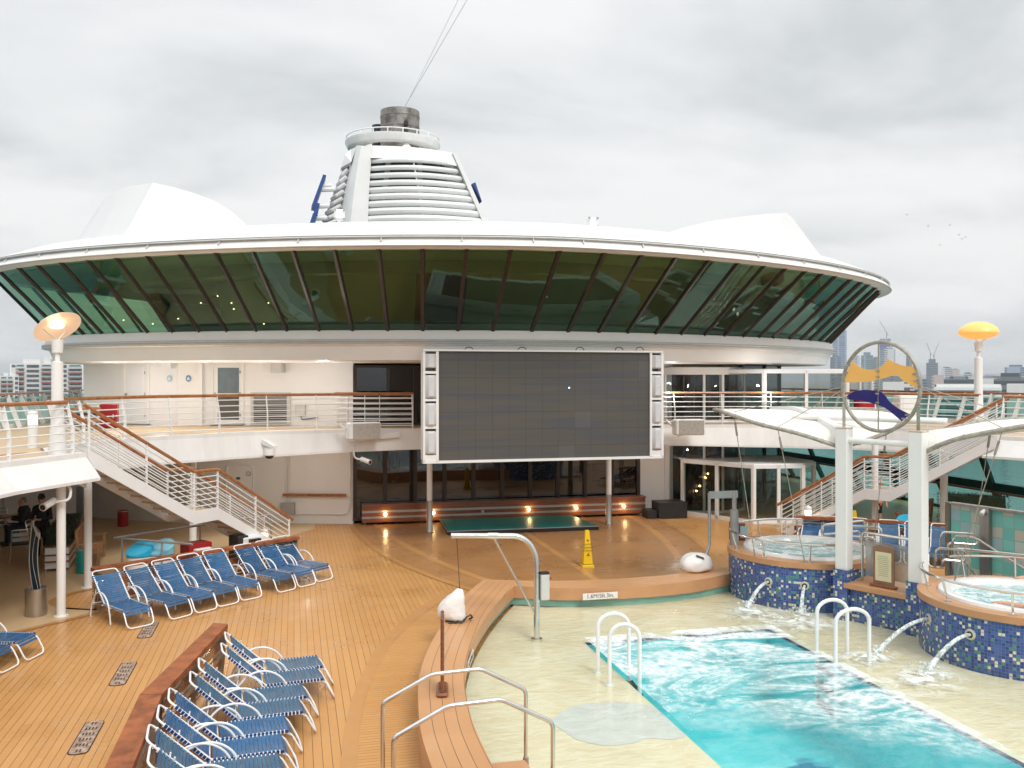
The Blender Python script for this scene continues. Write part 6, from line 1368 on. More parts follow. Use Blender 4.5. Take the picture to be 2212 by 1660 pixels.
for k, (x, y, a, pr_) in enumerate(row2):
    lounger(pr_, x, y, a, 'blue lounger with its head at the near brown rail, %s' % nth2[k], 'sun loungers along the near brown rail')
lounger(protoA, -4.2, 16.35, 162, 'blue strap sun lounger at the left picture edge, the further of two', 'sun loungers at the left picture edge')
lounger(protoC, -4.42, 15.75, 162, 'blue strap sun lounger at the left picture edge, the nearer of two', 'sun loungers at the left picture edge')
for k, (x, y, a) in enumerate(row1[::-1]):
    lounger((protoA, protoC)[k % 2], 2 * MX - x + .15, y, 180 - a, 'blue lounger behind the hot tubs, %s of the row' % nth[k], 'sun loungers behind the hot tubs')
# wooden rails behind the loungers
def woodrail(name, label, pts, zt_, cw, ends=True):
    t = Thing(name, label, 'wooden rail', (pts[0][0], pts[0][1], 0)); P_ = [V(x, y, 0) for x, y in pts]
    l = [V(x, y, 0) for x, y in off(pts, cw / 2)]; r = [V(x, y, 0) for x, y in off(pts, -cw / 2)]
    if len(pts) == 3:
        pass
    rows = [[a + V(0, 0, zt_ - .07), a + V(0, 0, zt_), b + V(0, 0, zt_), b + V(0, 0, zt_ - .07)] for a, b in zip(l, r)]
    t.part('cap', MB().loft(rows, caps=True), capwood, smooth=False)
    for i, (a, b) in enumerate(zip(P_, P_[1:])):
        d = (b - a).normalized(); L = (b - a).length; n = max(1, round(L / 1.35)); sd_ = V(d.y, -d.x, 0)
        for k in range(n + (1 if i == len(P_) - 2 else 0)):
            p = a + (b - a) * min(.985, max(.015, k / n)); tp = .10
            t.part('steel_post', MB().loft([[p + d * x * .012 + sd_ * y * w_ + V(0, 0, z) for x, y in ((-1, -1), (1, -1), (1, 1), (-1, 1))] for w_, z in ((.055, 0), (.11, zt_ - .07))], caps=True), brushed)
        for z, h in ((.52, .13), (.24, .13)): t.part('wood_board', MB().beam(a + sd_ * .0 + V(0, 0, z), b + V(0, 0, z), .03, h), varnish)
        for z in (.68, .39, .12): t.part('steel_bar', MB().tube([a + V(0, 0, z), b + V(0, 0, z)], .013, 8), steel)
    return t
w1 = woodrail('wooden_rail', 'long brown capped rail with steel bars behind the left row of loungers', [(-3.94, 19.4), (.08, 22.15)], .86, .2)
e_ = V(-3.9, 19.43, 0); w1.part('end_board', MB().box((-3.72, 19.5, .42), (.04, .5, .5), R(35)), varnish); w1.part('end_lamp', MB().ball((-3.72, 19.2, .6), .06, 12, (1, .6, 1)), steel)
woodrail('wooden_rail', 'brown capped rail with steel bars below the right stairs', mir([(-3.94, 19.4), (.08, 22.15)]), .86, .2)
zc_ = .86; A1, A2 = G(461, 1346, zc_), G(492, 1348, zc_); B1_, B2_ = G(302, 1500, zc_), G(350, 1500, zc_); D1, D2 = G(225, 1660, zc_), G(285, 1660, zc_)
D1 = D1 + (D1 - B1_) * 1.2; D2 = D2 + (D2 - B2_) * 1.2
w2_ = Thing('wooden_rail', 'broad mahogany capped rail with a bend in the foreground', 'wooden rail', (-1.3, 11.3, 0))
w2_.part('cap', MB().loft([[a, b, b - V(0, 0, .08), a - V(0, 0, .08)] for a, b in ((A1, A2), (B1_, B2_))], caps=True), capwood, smooth=False)
w2_.part('cap', MB().loft([[a, b, b - V(0, 0, .08), a - V(0, 0, .08)] for a, b in ((B1_ + (D1 - B1_) * .003, B2_ + (D2 - B2_) * .003), (D1, D2))], caps=True), capwood, smooth=False)
mid = [(A1 + A2) / 2, (B1_ + B2_) / 2, (D1 + D2) / 2]; mid = [V(p.x, p.y, 0) for p in mid]
for a, b in zip(mid, mid[1:]):
    d = (b - a).normalized(); sd_ = V(d.y, -d.x, 0); n = max(1, round((b - a).length / 1.4))
    for k in range(n + 1):
        p = a + (b - a) * min(.98, max(.03, k / n)); w2_.part('steel_post', MB().loft([[p + d * x * .014 + sd_ * y * ww + V(0, 0, z) for x, y in ((-1, -1), (1, -1), (1, 1), (-1, 1))] for ww, z in ((.06, 0), (.13, zc_ - .08))], caps=True), brushed)
    for z in (.55, .25): w2_.part('wood_board', MB().beam(a + V(0, 0, z), b + V(0, 0, z), .035, .14), varnish)
    for z in (.70, .40, .12): w2_.part('steel_bar', MB().tube([a + V(0, 0, z), b + V(0, 0, z)], .013, 8), steel)
# drain grates
rust = mat('rusty_grate', (.50, .38, .28), .6, .1, var=.2, scale=9, col2=(.16, .065, .04))
for y0, y1, lab in ((12.05, 13.15, 'rusty slotted drain grate in the deck, nearest of three'), (14.6, 15.75, 'rusty slotted drain grate in the deck, middle of three, the brownest'), (17.15, 18.2, 'pale slotted drain grate by the leftmost lounger')):
    t = Thing('drain_grate', lab, 'drain grate', (-2.63, (y0 + y1) / 2, .004), 'drain grates in the deck')
    def rr_(w, y0, y1, r): return xy(fillet([V(-2.63 - w, y0, 0), V(-2.63 + w, y0, 0), V(-2.63 + w, y1, 0), V(-2.63 - w, y1, 0)], r, 4, True))
    t.part('frame', MB().prism(rr_(.125, y0 - .012, y1 + .012, .1), .0, .007), black); t.part('plate', MB().prism(rr_(.112, y0, y1, .09), .001, .011), rust)
    n = 6
    for k in range(n):
        yc = y0 + (y1 - y0) * (k + .5) / n
        for j in range(2 if k in (0, n - 1) else 4):
            x = -2.63 + (j - (.5 if k in (0, n - 1) else 1.5)) * .042; t.part('slot', MB().prism(xy(fillet([V(x - .010, yc - .045, 0), V(x + .010, yc - .045, 0), V(x + .010, yc + .045, 0), V(x - .010, yc + .045, 0)], .01, 2, True)), .0112, .0118), black)
# ------------------------------------------------------------------ covered deck at the left
sc = Thing('planter_sculpture', 'wavy dark glass sculpture standing in a round steel drum', 'sculpture', (-4.95, 19.25, 0))
sc.part('drum', MB().lathe([(.19, 0), (.2, .02), (.2, .54), (.185, .55), (.185, .52), (0, .52)], (-4.95, 19.3, 0), 28), brushed)
gs = mat('sculpture_glass', (.006, .022, .022), .2, var=.4, scale=2, col2=(.008, .018, .035))
def wavy(z, s): return V(-4.95 + s * .075 + .035 * math.sin(z * 3.4 + 1) - .02 * (z - .5), 19.3 - .02 * s, z)
zz_ = [.5 + 1.3 * k / 16 for k in range(17)]
pl_ = [wavy(z, -1) for z in zz_] + [wavy(1.78, .8) + V(.0, 0, -.12)] + [wavy(z, 1) for z in zz_[::-1][2:]]
sc.part('glass_blade', MB().plate(pl_, (0, 1, 0), .05), gs)
for s in (-1, 1): sc.part('edge_strip', MB().tube([wavy(z, s * 1.05) + V(0, -.01, 0) for z in zz_[:15 if s > 0 else 17]], .009, 6), alu)
sc.part('inner_line', MB().tube([wavy(z, .1 + .3 * math.sin(z * 4)) + V(0, -.006, 0) for z in zz_[:15]], .004, 5), lgrey)
sc.part('curved_tip', MB().plate([wavy(1.8, -1), wavy(1.62, 1.1), wavy(1.5, 1.3), wavy(1.58, .3)], (0, 1, 0), .06), grey)
pt = Thing('planter_box', 'white planter box with brown bands holding a clipped hedge', 'planter', (-5.7, 24.9, 0)); pz = R(6); pc_ = V(-5.72, 24.85, 0)
pt.part('box', MB().box(pc_ + V(0, 0, .33), (.52, 2.6, .52), pz), white)
for z in (.24, .40, .60): pt.part('wood_band', MB().box(pc_ + V(0, 0, z), (.58, 2.66, .035), pz), barwood)
for x in (-.25, .25): pt.part('foot', MB().cyl(pc_ + Matrix.Rotation(pz, 3, 'Z') @ V(x, -1.2, 0), .02, 0, .08, 8), steel)
def leafbox(nm, label, c, size, rz, n=5200):
    M = Matrix.Rotation(rz, 3, 'Z'); m = MB(); h = Vector(size) / 2
    m.box(Vector(c), (size[0] * .9, size[1] * .9, size[2] * .94), rz)
    for _ in range(n):
        f = random.choice((0, 1, 2, 2)); p = V(*(random.uniform(-1, 1) for _ in range(3))); 
        if f == 0: p.x = random.choice((-1, 1))
        elif f == 1: p.y = random.choice((-1, 1))
        else: p.z = 1
        q = Vector(c) + M @ V(p.x * h.x, p.y * h.y, p.z * h.z) + V(*(random.uniform(-.03, .03) for _ in range(3)))
        a = V(*(random.uniform(-1, 1) for _ in range(3))).normalized() * random.uniform(.014, .026); b = a.cross(V(*(random.uniform(-1, 1) for _ in range(3)))).normalized() * .012
        m.add([q - a, q + b, q + a, q - b], [(0, 1, 2, 3)])
    return single(nm, m, hedgem, label, 'hedge', smooth=False)
leafbox('clipped_hedge', 'dark green clipped hedge growing in the white planter box', (pc_.x, pc_.y, .80), (.46, 2.6, .42), pz)
def bench(label, c, rz):
    t = Thing('garden_bench', label, 'bench', c); M = Matrix.Rotation(rz, 3, 'Z'); c = Vector(c); W_ = 1.5
    P_ = lambda x, y, z: c + M @ V(x, y, z)
    t.part('seat', MB().box(P_(0, 0, .42), (W_, .46, .04), rz), teak)
    for s in (-1, 1):
        t.part('leg', MB().box(P_(s * W_ / 2, -.2, .3), (.06, .06, .6), rz), teak); t.part('leg', MB().beam(P_(s * W_ / 2, .22, 0), P_(s * W_ / 2, .3, .95), .06, .06), teak); t.part('armrest', MB().beam(P_(s * W_ / 2, -.26, .62), P_(s * W_ / 2, .26, .62), .07, .035), teak)
    t.part('top_rail', MB().beam(P_(-W_ / 2, .3, .93), P_(W_ / 2, .3, .93), .035, .08), teak); t.part('lower_rail', MB().beam(P_(-W_ / 2, .25, .5), P_(W_ / 2, .25, .5), .03, .06), teak)
    m = MB()
    for k in range(15): x = -W_ / 2 + W_ * (k + .5) / 15; m.beam(P_(x, .25, .52), P_(x, .3, .9), .05, .015)
    t.part('back_slats', m, teak); return t
bench('slatted teak bench beside the teal bin behind the slim white pole', (-4.95, 24.4, 0), R(96))
bench('slatted teak bench in the shade under the right stair landing', (18.4, 23.5, 0), R(-150))
def bin_(label, p, r, h, m, lid=None):
    t = Thing('round_bin', label, 'bin', p); t.part('body', MB().lathe([(r * .96, p[2]), (r, p[2] + .02), (r, p[2] + h), (r * .93, p[2] + h), (r * .93, p[2] + h - .05), (0, p[2] + h - .05)], (p[0], p[1], 0), 24), m); t.part('rim', MB().lathe([(r, p[2] + h - .03), (r + .012, p[2] + h - .02), (r + .012, p[2] + h), (r, p[2] + h + .005)], (p[0], p[1], 0), 24), steel)
bin_('round teal bin standing beside the teak bench at the left', (-4.95, 23.2, 0), .13, .58, tealbin); bin_('round teal bin under the cafe table at the left edge', (-7.7, 27.7, 0), .16, .58, tealbin)
bin_('round red drum against the wall beneath the left stairs', (-5.25, 30.2, 0), .16, .5, red)
def towelbin(label, p, m):
    t = Thing('towel_bin', label, 'towel bin', p, 'towel bins with slanted lids'); x, y, _ = p; r = .28
    t.part('drum', MB().lathe([(r * .97, 0), (r, .05), (r, .62), (0, .62)], (x, y, 0), 26), white)
    ring0 = [V(x + (r + .015) * math.cos(a), y + (r + .015) * math.sin(a), .64) for a in [2 * math.pi * k / 26 for k in range(26)]]
    ring1 = [V(p_.x, p_.y, .80 + .42 * ((p_.x - x) * .5 + (p_.y - y) * .85)) for p_ in ring0]; ring2 = [V(x + (p_.x - x) * .9, y + (p_.y - y) * .9, p_.z + .025) for p_ in ring1]
    t.part('lid', MB().loft([ring0, ring1, ring2], caps=True), m)
towelbin('white towel bin with bright blue slanted lid behind the left rail', (-3.42, 21.75, 0), cyan); towelbin('white towel bin with pale blue slanted lid behind the left rail', (-2.98, 21.85, 0), cyan2)
towelbin('white towel bin with bright blue slanted lid behind the loungers by the right stairs', (16.2, 20.9, 0), cyan)
rb = Thing('red_cabinet', 'red cabinet with a white side panel behind the left rail', 'cabinet', (-2.3, 22.6, 0)); rb.part('case', MB().cbox((-2.3, 22.7, .36), (.6, .45, .72), R(35)), red); rb.part('side_panel', MB().cbox((-2.12, 22.42, .32), (.42, .16, .6), R(35)), white)
ap = Thing('service_box', 'white service box with dark top behind the left rail', 'box', (-1.1, 23.4, 0)); ap.part('case', MB().cbox((-1.1, 23.45, .40), (.6, .45, .6), R(35)), white); ap.part('dark_frame', MB().cbox((-1.35, 23.3, .40), (.3, .45, .7), R(35)), dark); ap.part('opening', MB().box((-.95, 23.22, .5), (.3, .1, .3), R(35)), black)
bar_ = Thing('steel_barrier', 'grey steel barrier round the towel bins behind the left rail', 'barrier', (-3.9, 22.2, 0))
q = [V(-4.05, 22.2, .98), V(-2.2, 20.95, .98)]; q2 = [V(-4.05, 22.2, .98), V(-.6, 25.0, .98), V(-.6, 25.0, 0)]
bar_.part('top_rail', MB().tube(q, .028, 10), greysteel); bar_.part('top_rail', MB().tube(fillet(q2, .1), .028, 10), greysteel)
for p_ in (V(-3.85, 22.05, 0), V(-2.9, 21.43, 0), V(-2.3, 23.62, 0)): bar_.part('post', MB().tube([p_, p_ + V(0, 0, .98)], .022, 8), greysteel)
# cafe furniture
def chair(label, c, rz):
    t = Thing('cafe_chair', label, 'chair', c, 'metal cafe chairs in the shade'); M = Matrix.Rotation(rz, 3, 'Z'); c = Vector(c); P_ = lambda x, y, z: c + M @ V(x, y, z)
    t.part('seat', MB().box(P_(0, 0, .43), (.4, .4, .03), rz), dark)
    bf = fillet([P_(-.2, .2, .43), P_(-.2, .27, .82), P_(.2, .27, .82), P_(.2, .2, .43)], .06); t.part('back_frame', MB().tube(bf, .014, 8), steel)
    t.part('back_slats', MB().box(P_(0, .255, .7), (.36, .015, .08), rz).box(P_(0, .24, .57), (.36, .015, .08), rz), alu)
    for x, y in ((-.2, -.2), (.2, -.2), (-.2, .2), (.2, .2)): t.part('leg', MB().tube([P_(x, y, .43), P_(x * 1.15, y * 1.2, 0)], .014, 6), steel)
chair('metal cafe chair in front of the cafe table at the left edge', (-6.85, 25.2, 0), R(200)); chair('metal cafe chair beside the standing man at the left edge', (-6.75, 26.6, 0), R(80)); chair('metal cafe chair behind the cafe table at the left edge', (-8.4, 29.0, 0), R(20))
def table(label, p):
    t = Thing('cafe_table', label, 'table', p); x, y, _ = p; t.part('top', MB().cbox((x, y, .73), (.7, .7, .035), R(20)), teak); t.part('pillar', MB().cyl((x, y, 0), .05, .03, .72, 12), alu); t.part('foot', MB().lathe([(.25, 0), (.24, .03), (.06, .05)], (x, y, 0), 20), steel)
table('square cafe table on a steel pillar at the left edge', (-8.0, 28.1, 0)); table('square cafe table on a steel pillar by the teal windows at the right', (19.4, 29.5, 0))
for k, (x, y, z) in enumerate(((-7.95, 28.0, .75), (-7.85, 28.2, .75))):
    t = Thing('plate', ('white plate on the cafe table, the nearer one', 'white plate on the cafe table, the further one')[k], 'plate', (x, y, z)); t.part('dish', MB().lathe([(0, z), (.1, z + .005), (.12, z + .02)], (x, y, 0), 16), white)
for k, (x, y, a) in enumerate(((18.7, 29.2, 60), (20.0, 29.6, 250), (19.3, 30.2, 180))): chair(('metal cafe chair left of the table by the teal windows', 'metal cafe chair right of the table by the teal windows', 'metal cafe chair behind the table by the teal windows')[k], (x, y, 0), R(a))
leafbox('clipped_hedge', 'dark green hedge in the shade right of the right stairs', (18.9, 21.6, .75), (1.8, .7, 1.2), R(-40), 900)
fy = Thing('wet_floor_sign', 'yellow folding sign beside the person in orange', 'sign', (16.6, 23.9, 0)); fy.part('front_leaf', MB().beam(V(16.6, 23.8, 0), V(16.6, 23.95, .62), .26, .02, up=(0, 1, 0)), yellow); fy.part('back_leaf', MB().beam(V(16.6, 24.15, 0), V(16.6, 23.97, .62), .26, .02, up=(0, 1, 0)), yellow)
# ------------------------------------------------------------------ people
def blob(t, nm, chains, m, vox=.018, parent=None):
    mb = MB()
    for pts, rad in chains:
        pts = [Vector(p) for p in pts]; mb.tube(pts, rad, 10)
        for p, r in zip(pts, rad): mb.ball(p, r * .99, 8)
    o = t.part(nm, mb, m, parent); r_ = o.modifiers.new('r', 'REMESH'); r_.mode = 'VOXEL'; r_.voxel_size = vox; r_.use_smooth_shade = True
    s_ = o.modifiers.new('s', 'SMOOTH'); s_.iterations = 2; s_.factor = .4; return o
def head_chains(c, f, s=1.0):                 # skull, jaw, nose, ears round a head centre facing f
    u = V(0, 0, 1); r = f.cross(u).normalized()
    return [([c + u * .03 * s, c - f * .015 * s + u * .045 * s], [.088 * s, .09 * s]), ([c - u * .03 * s + f * .02 * s, c - u * .085 * s + f * .045 * s], [.07 * s, .045 * s]), ([c + f * .085 * s + u * .012, c + f * .105 * s - u * .02], [.012, .017]), ([c + r * .088 * s, c + r * .09 * s - u * .03], [.018, .014]), ([c - r * .088 * s, c - r * .09 * s - u * .03], [.018, .014]), ([c - u * .08, c - u * .2 - f * .02], [.055, .06])]
def face(t, c, f, parent):
    u = V(0, 0, 1); r = f.cross(u).normalized()
    for s_ in (-1, 1): t.part('eye', MB().ball(c + f * .083 + r * .032 * s_ + u * .02, .011, 8), black, parent)
    t.part('mouth', MB().tube([c + f * .082 + r * x - u * (.055 + .004 * abs(x) * 20) for x in (-.022, 0, .022)], .005, 6), mat('lips', (.40, .16, .12), .5) if 'lips' not in MATS else MATS['lips'], parent)
def hand(c, d, up_, s=1.0, curl=.4):          # palm, four fingers of unequal length and a thumb
    d = Vector(d).normalized(); up_ = Vector(up_).normalized(); sd_ = d.cross(up_).normalized(); ch = [([c, c + d * .05 * s], [.026, .03]), ([c + sd_ * .018, c + sd_ * .02 + d * .06], [.02, .02]), ([c - sd_ * .018, c - sd_ * .02 + d * .06], [.02, .02])]
    for k, L in enumerate((.068, .078, .073, .056)):
        b = c + d * .07 * s + sd_ * (.03 - .02 * k); m1 = b + d * L * .5 - up_ * L * .12 * curl; m2 = b + d * L * .95 - up_ * L * .55 * curl
        ch.append(([b, m1, m2], [.0105, .0095, .008]))
    ch.append(([c + sd_ * .028 + d * .01, c + sd_ * .055 + d * .045, c + sd_ * .058 + d * .08 - up_ * .01], [.013, .011, .009])); return ch
def standing(label, base, rz, h, top_m, leg_m, skin_m, arms, cap=None, hair=None, lean=0, short=False):
    t = Thing('person', label, 'person', base); M = Matrix.Rotation(rz, 3, 'Z'); b = Vector(base); k = h / 1.75
    P_ = lambda x, y, z: b + M @ V(x * k, (y - lean * max(0, z - .9)) * k, z * k); f = M @ V(0, -1, 0)
    hc = P_(0, -.03, 1.63)
    ch = head_chains(hc, f, k); legs = []; fe = []
    for s in (-1, 1):
        legs.append(([P_(.1 * s, 0, .92), P_(.11 * s, -.02, .5), P_(.12 * s, 0, .1)], [.095 * k, .065 * k, .045 * k])); fe.append(([P_(.12 * s, .02, .05), P_(.14 * s, -.14, .035)], [.045, .035]))
    tor = [([P_(0, 0, .95), P_(0, 0, 1.15), P_(0, 0, 1.38)], [.135 * k, .13 * k, .15 * k]), ([P_(-.15, 0, 1.40), P_(.15, 0, 1.40)], [.075 * k, .075 * k]), ([P_(-.07, 0, .98), P_(.07, 0, .98)], [.12 * k, .12 * k])]
    armc = []; hands_ = []
    for s, (e, w_, hd) in zip((-1, 1), arms):
        armc.append(([P_(.19 * s, 0, 1.40), P_(*e), P_(*w_)], [.058 * k, .045 * k, .034 * k])); hands_ += hand(P_(*w_), M @ Vector(hd), (0, 0, 1), k)
    body = blob(t, 'body', ch + legs + fe + tor + armc + hands_, skin_m, .014); face(t, hc, f, body)
    g = lambda c_, a: [(p, [r + a for r in rr]) for p, rr in c_]
    def cut(c_, n): return [(p[:n], r[:n]) for p, r in c_]
    blob(t, 'jacket' if not short else 'shirt', g(tor, .022) + g(cut(armc, 2) if short else [([p[0], p[1], p[1].lerp(p[2], .88)], r) for p, r in armc], .018), top_m)
    blob(t, 'trousers' if not short else 'shorts', g([([p[0], p[1]] if not short else [p[0], p[0].lerp(p[1], .7)], r[:2]) for p, r in legs] if short else legs, .02) + g([([P_(-.07, 0, .96), P_(.07, 0, .96)], [.12 * k, .12 * k])], .02), leg_m)
    blob(t, 'shoes', g(fe, .012), black)
    if cap: blob(t, 'cap', [([hc + V(0, 0, .075), hc + V(0, 0, .11)], [.098, .08]), ([hc + f * .08 + V(0, 0, .07), hc + f * .15 + V(0, 0, .055)], [.05, .03])], cap)
    if hair: blob(t, 'hair', [([hc + V(0, 0, .07) - f * .03, hc - f * .06 + V(0, 0, .02)], [.085, .075])], hair)
    return t
standing('standing man in a dark jacket and cap by the hedge in the shade', (-6.42, 25.6, 0), R(-12), 1.6, cloth_d, cloth_d, skin, [((-.27, -.05, 1.12), (-.08, -.24, 1.12), (.6, -.6, 0)), ((.27, -.05, 1.12), (.08, -.26, 1.10), (-.6, -.6, 0))], cap=cloth_d)
standing('person in an orange shirt and dark shorts under the right stair landing', (17.3, 23.7, 0), R(25), 1.62, cloth_o, cloth_d, skin, [((-.26, -.02, 1.15), (-.28, -.16, .92), (0, -.4, -1)), ((.26, -.02, 1.15), (.28, -.16, .92), (0, -.4, -1))], hair=hairm, short=True, lean=.1)
sp_ = Thing('person', 'grey haired seated man in a black top at the cafe table', 'person', (-7.45, 27.7, 0)); M = Matrix.Rotation(R(-70), 3, 'Z'); b = V(-7.4, 27.65, 0)
P_ = lambda x, y, z: b + M @ V(x, y, z); f = M @ V(0, -1, 0); hc = P_(0, -.05, 1.2)
lg_ = [([P_(s * .1, 0, .5), P_(s * .13, -.42, .5), P_(s * .13, -.40, .1)], [.09, .065, .045]) for s in (-1, 1)]; ft = [([P_(s * .13, -.4, .05), P_(s * .14, -.55, .04)], [.045, .035]) for s in (-1, 1)]
tr_ = [([P_(0, 0, .52), P_(0, .03, .75), P_(0, 0, .96)], [.14, .135, .15]), ([P_(-.15, 0, .98), P_(.15, 0, .98)], [.072, .072])]; ar = [([P_(s * .19, 0, .97), P_(s * .25, -.08, .72), P_(s * .12, -.33, .76)], [.055, .045, .034]) for s in (-1, 1)]
bd_ = blob(sp_, 'body', head_chains(hc, f) + lg_ + ft + tr_ + ar + hand(P_(.12, -.33, .77), M @ V(-.2, -1, 0), (0, 0, 1)) + hand(P_(-.12, -.33, .77), M @ V(.2, -1, 0), (0, 0, 1)), skin, .014); face(sp_, hc, f, bd_)
g_ = lambda c_, a: [(p, [r + a for r in rr]) for p, rr in c_]
blob(sp_, 'jumper', g_(tr_, .022) + g_([([p[0], p[1], p[1].lerp(p[2], .85)], r) for p, r in ar], .018), cloth_d); blob(sp_, 'trousers', g_(lg_, .02), mat('navy_cloth', (.02, .025, .05), .8)); blob(sp_, 'shoes', g_(ft, .012), black); blob(sp_, 'hair', [([hc + V(0, 0, .06) - f * .03, hc - f * .06 + V(0, 0, .01)], [.086, .075])], hairm)
chair('metal cafe chair the seated man sits on', (-7.42, 27.67, 0), R(-70))
def bather(label, head, f, sh, el, wr, hd, sh2, el2, wr2, hip):
    t = Thing('person', label, 'person', (hip[0], hip[1], hip[2])); f = V(*f).normalized(); head, sh, el, wr, sh2, el2, wr2, hip = map(Vector, (head, sh, el, wr, sh2, el2, wr2, hip))
    ch = head_chains(head, f) + [([hip, hip.lerp((sh + sh2) / 2, .5), (sh + sh2) / 2 - V(0, 0, .06)], [.14, .13, .14]), ([sh, sh2], [.065, .065]), ([sh, el, wr], [.055, .047, .031]), ([sh2, el2, wr2], [.055, .045, .031]), ([hip + f * .1, hip + f * .5 - V(0, 0, .1)], [.1, .07])]
    ch += hand(wr, hd, (0, 0, 1), 1.05, .3) + hand(wr2, wr2 - el2, (0, 0, 1), 1.0, .3)
    o = blob(t, 'body', ch, skin, .0075); face(t, head, f, o); blob(t, 'hair', [([head + V(0, 0, .07) - f * .03, head - f * .06 + V(0, 0, .02)], [.086, .076])], hairm)
    for k, L in enumerate((.068, .078, .073, .056)): pass
bather('bather in the right hot tub resting a forearm along its near rim', (11.72, 11.3, 1.5), (-.5, 1, 0), (11.5, 11.35, 1.22), (11.27, 11.55, 1.10), (10.98, 11.93, 1.10), (-.55, .8, -.02), (11.85, 11.22, 1.22), (12.1, 11.3, 1.08), (12.3, 11.5, 1.06), (11.8, 11.55, .72))
bather('bather in the right hot tub with one hand on its far rim', (13.22, 13.05, 1.5), (-1, -.2, 0), (13.2, 13.2, 1.22), (13.0, 13.35, 1.09), (12.76, 13.40, 1.09), (-1, .1, -.03), (13.25, 12.8, 1.22), (13.2, 12.55, 1.1), (13.1, 12.3, 1.08), (12.9, 12.9, .72))
# ------------------------------------------------------------------ town beyond the harbour
def facade(name, wall, glass_, fx_, fz, wx, wz_, hue=None):
    m = bpy.data.materials.new(name); m.use_nodes = True; nt = m.node_tree; b = nt.nodes['Principled BSDF']
    tc = nd(nt, 'ShaderNodeTexCoord'); s = nd(nt, 'ShaderNodeSeparateXYZ'); lk(nt, tc.outputs['Object'], s.inputs[0])
    ax = math_n(nt, 'DIVIDE', math_n(nt, 'ADD', s.outputs[0], s.outputs[1]), fx_); az = math_n(nt, 'DIVIDE', s.outputs[2], fz)
    w = math_n(nt, 'MULTIPLY', math_n(nt, 'LESS_THAN', math_n(nt, 'FRACT', ax), wx), math_n(nt, 'LESS_THAN', math_n(nt, 'FRACT', az), wz_))
    cc = nd(nt, 'ShaderNodeCombineXYZ'); lk(nt, math_n(nt, 'FLOOR', ax), cc.inputs[0]); lk(nt, math_n(nt, 'FLOOR', az), cc.inputs[1])
    wn = nd(nt, 'ShaderNodeTexWhiteNoise', noise_dimensions='2D'); lk(nt, cc.outputs[0], wn.inputs['Vector'])
    g = mixc(nt, wn.outputs['Value'], glass_, tuple(c * .55 for c in glass_)); lk(nt, mixc(nt, w, wall, g), b.inputs['Base Color'])
    lk(nt, math_n(nt, 'SUBTRACT', .7, math_n(nt, 'MULTIPLY', w, .5)), b.inputs['Roughness']); return m
fb = facade('blue_tower_facade', (.34, .42, .52), (.16, .24, .36), 4, 4, .8, .7); fgl = facade('green_tower_facade', (.30, .40, .43), (.14, .24, .28), 5, 4, .85, .75)
fw = facade('white_tower_facade', (.62, .64, .66), (.22, .27, .33), 6, 4, .6, .55); fd = facade('dark_tower_facade', (.22, .26, .32), (.12, .16, .22), 5, 4, .8, .6); fp = facade('pink_tower_facade', (.55, .46, .44), (.35, .33, .35), 7, 4, .4, .45)
flw = facade('low_white_facade', (.70, .70, .68), (.10, .13, .15), 9, 5, .5, .45); fld = facade('low_dark_facade', (.17, .19, .21), (.10, .12, .14), 8, 5, .7, .5); purple = mat('purple_panel', (.16, .12, .38), .5)
def bldg(label, x0, x1, yt, dep, m, th=30, top=None, extra=None, cat='building', name='city_tower'):
    p = GD((x0 + x1) / 2, yt, dep); w = (x1 - x0) / 1920 * dep; bx_ = ray((x0 + x1) / 2, 816); rz = math.atan2(bx_.y, bx_.x) - math.pi / 2
    c = V(p.x, p.y, 0) + V(bx_.x, bx_.y, 0).normalized() * th / 2; H_ = p.z - SEA
    t = Thing(name, label, cat, (c.x, c.y, SEA + 1.2)); o = t.part('wall', MB().box((c.x, c.y, SEA + 1.2 + (H_ - 1.2) / 2), (w, th, H_ - 1.2), rz), m, smooth=False)
    M = Matrix.Rotation(rz, 3, 'Z')
    t.c = c; t.M = M; t.w = w; t.th = th; t.z = p.z; t.s = dep / 1920
    if top != 0: t.part('roof', MB().box((c.x, c.y, p.z + 1), (w * .6, th * .5, 2 + (top or 0)), rz), m if top else fd)
    if extra: extra(t)
    return t
def crane(t, dx, h, jib, ang):
    b = t.c + V(dx, 0, t.z); t.part('crane_mast', MB().beam(b, b + V(0, 0, h), .8, .8), dark); e = b + V(0, 0, h); d_ = t.M @ V(math.cos(R(ang)), 0, math.sin(R(ang))); t.part('crane_jib', MB().beam(e - d_ * jib * .25, e + d_ * jib, .7, .7), dark)
bldg('tall pale blue glass tower half hidden by the round lounge', 1799, 1828, 714, 1900, fb, 40, 0)
bldg('darker blue tower in front of the tall pale blue one', 1794, 1816, 771, 1700, fd, 30)
bldg('white gridded tower left inside the ring emblem', 1842, 1858, 771, 2000, fw, 30)
bldg('blue green tower with rounded top seen through the ring emblem', 1861, 1885, 768, 1900, fgl, 35, 10)
bldg('grey tower behind the centre rod of the ring emblem', 1885, 1899, 773, 2100, fd)
bldg('tall tower with a purple panel and a crane on top', 1901, 1923, 732, 2000, fb, 30, 0, lambda t: (t.part('purple_panel', MB().box(t.c + t.M @ V(0, -15.3, t.z - 16), (t.w * .98, .5, 10), math.atan2(t.M[1][0], t.M[0][0])), purple), crane(t, 4, 14, 32, 118)))
bldg('white and glass stepped tower right in the ring emblem', 1911, 1933, 754, 1700, fw, 28, 6)
bldg('small dark tower at the right edge of the ring emblem', 1958, 1970, 769, 1800, fd)
bldg('concrete tower under construction with cranes, left of the right lamp', 2002, 2025, 784, 1900, fd, 25, 12, lambda t: (crane(t, -4, 22, 22, 110), crane(t, 5, 18, 25, 70)))
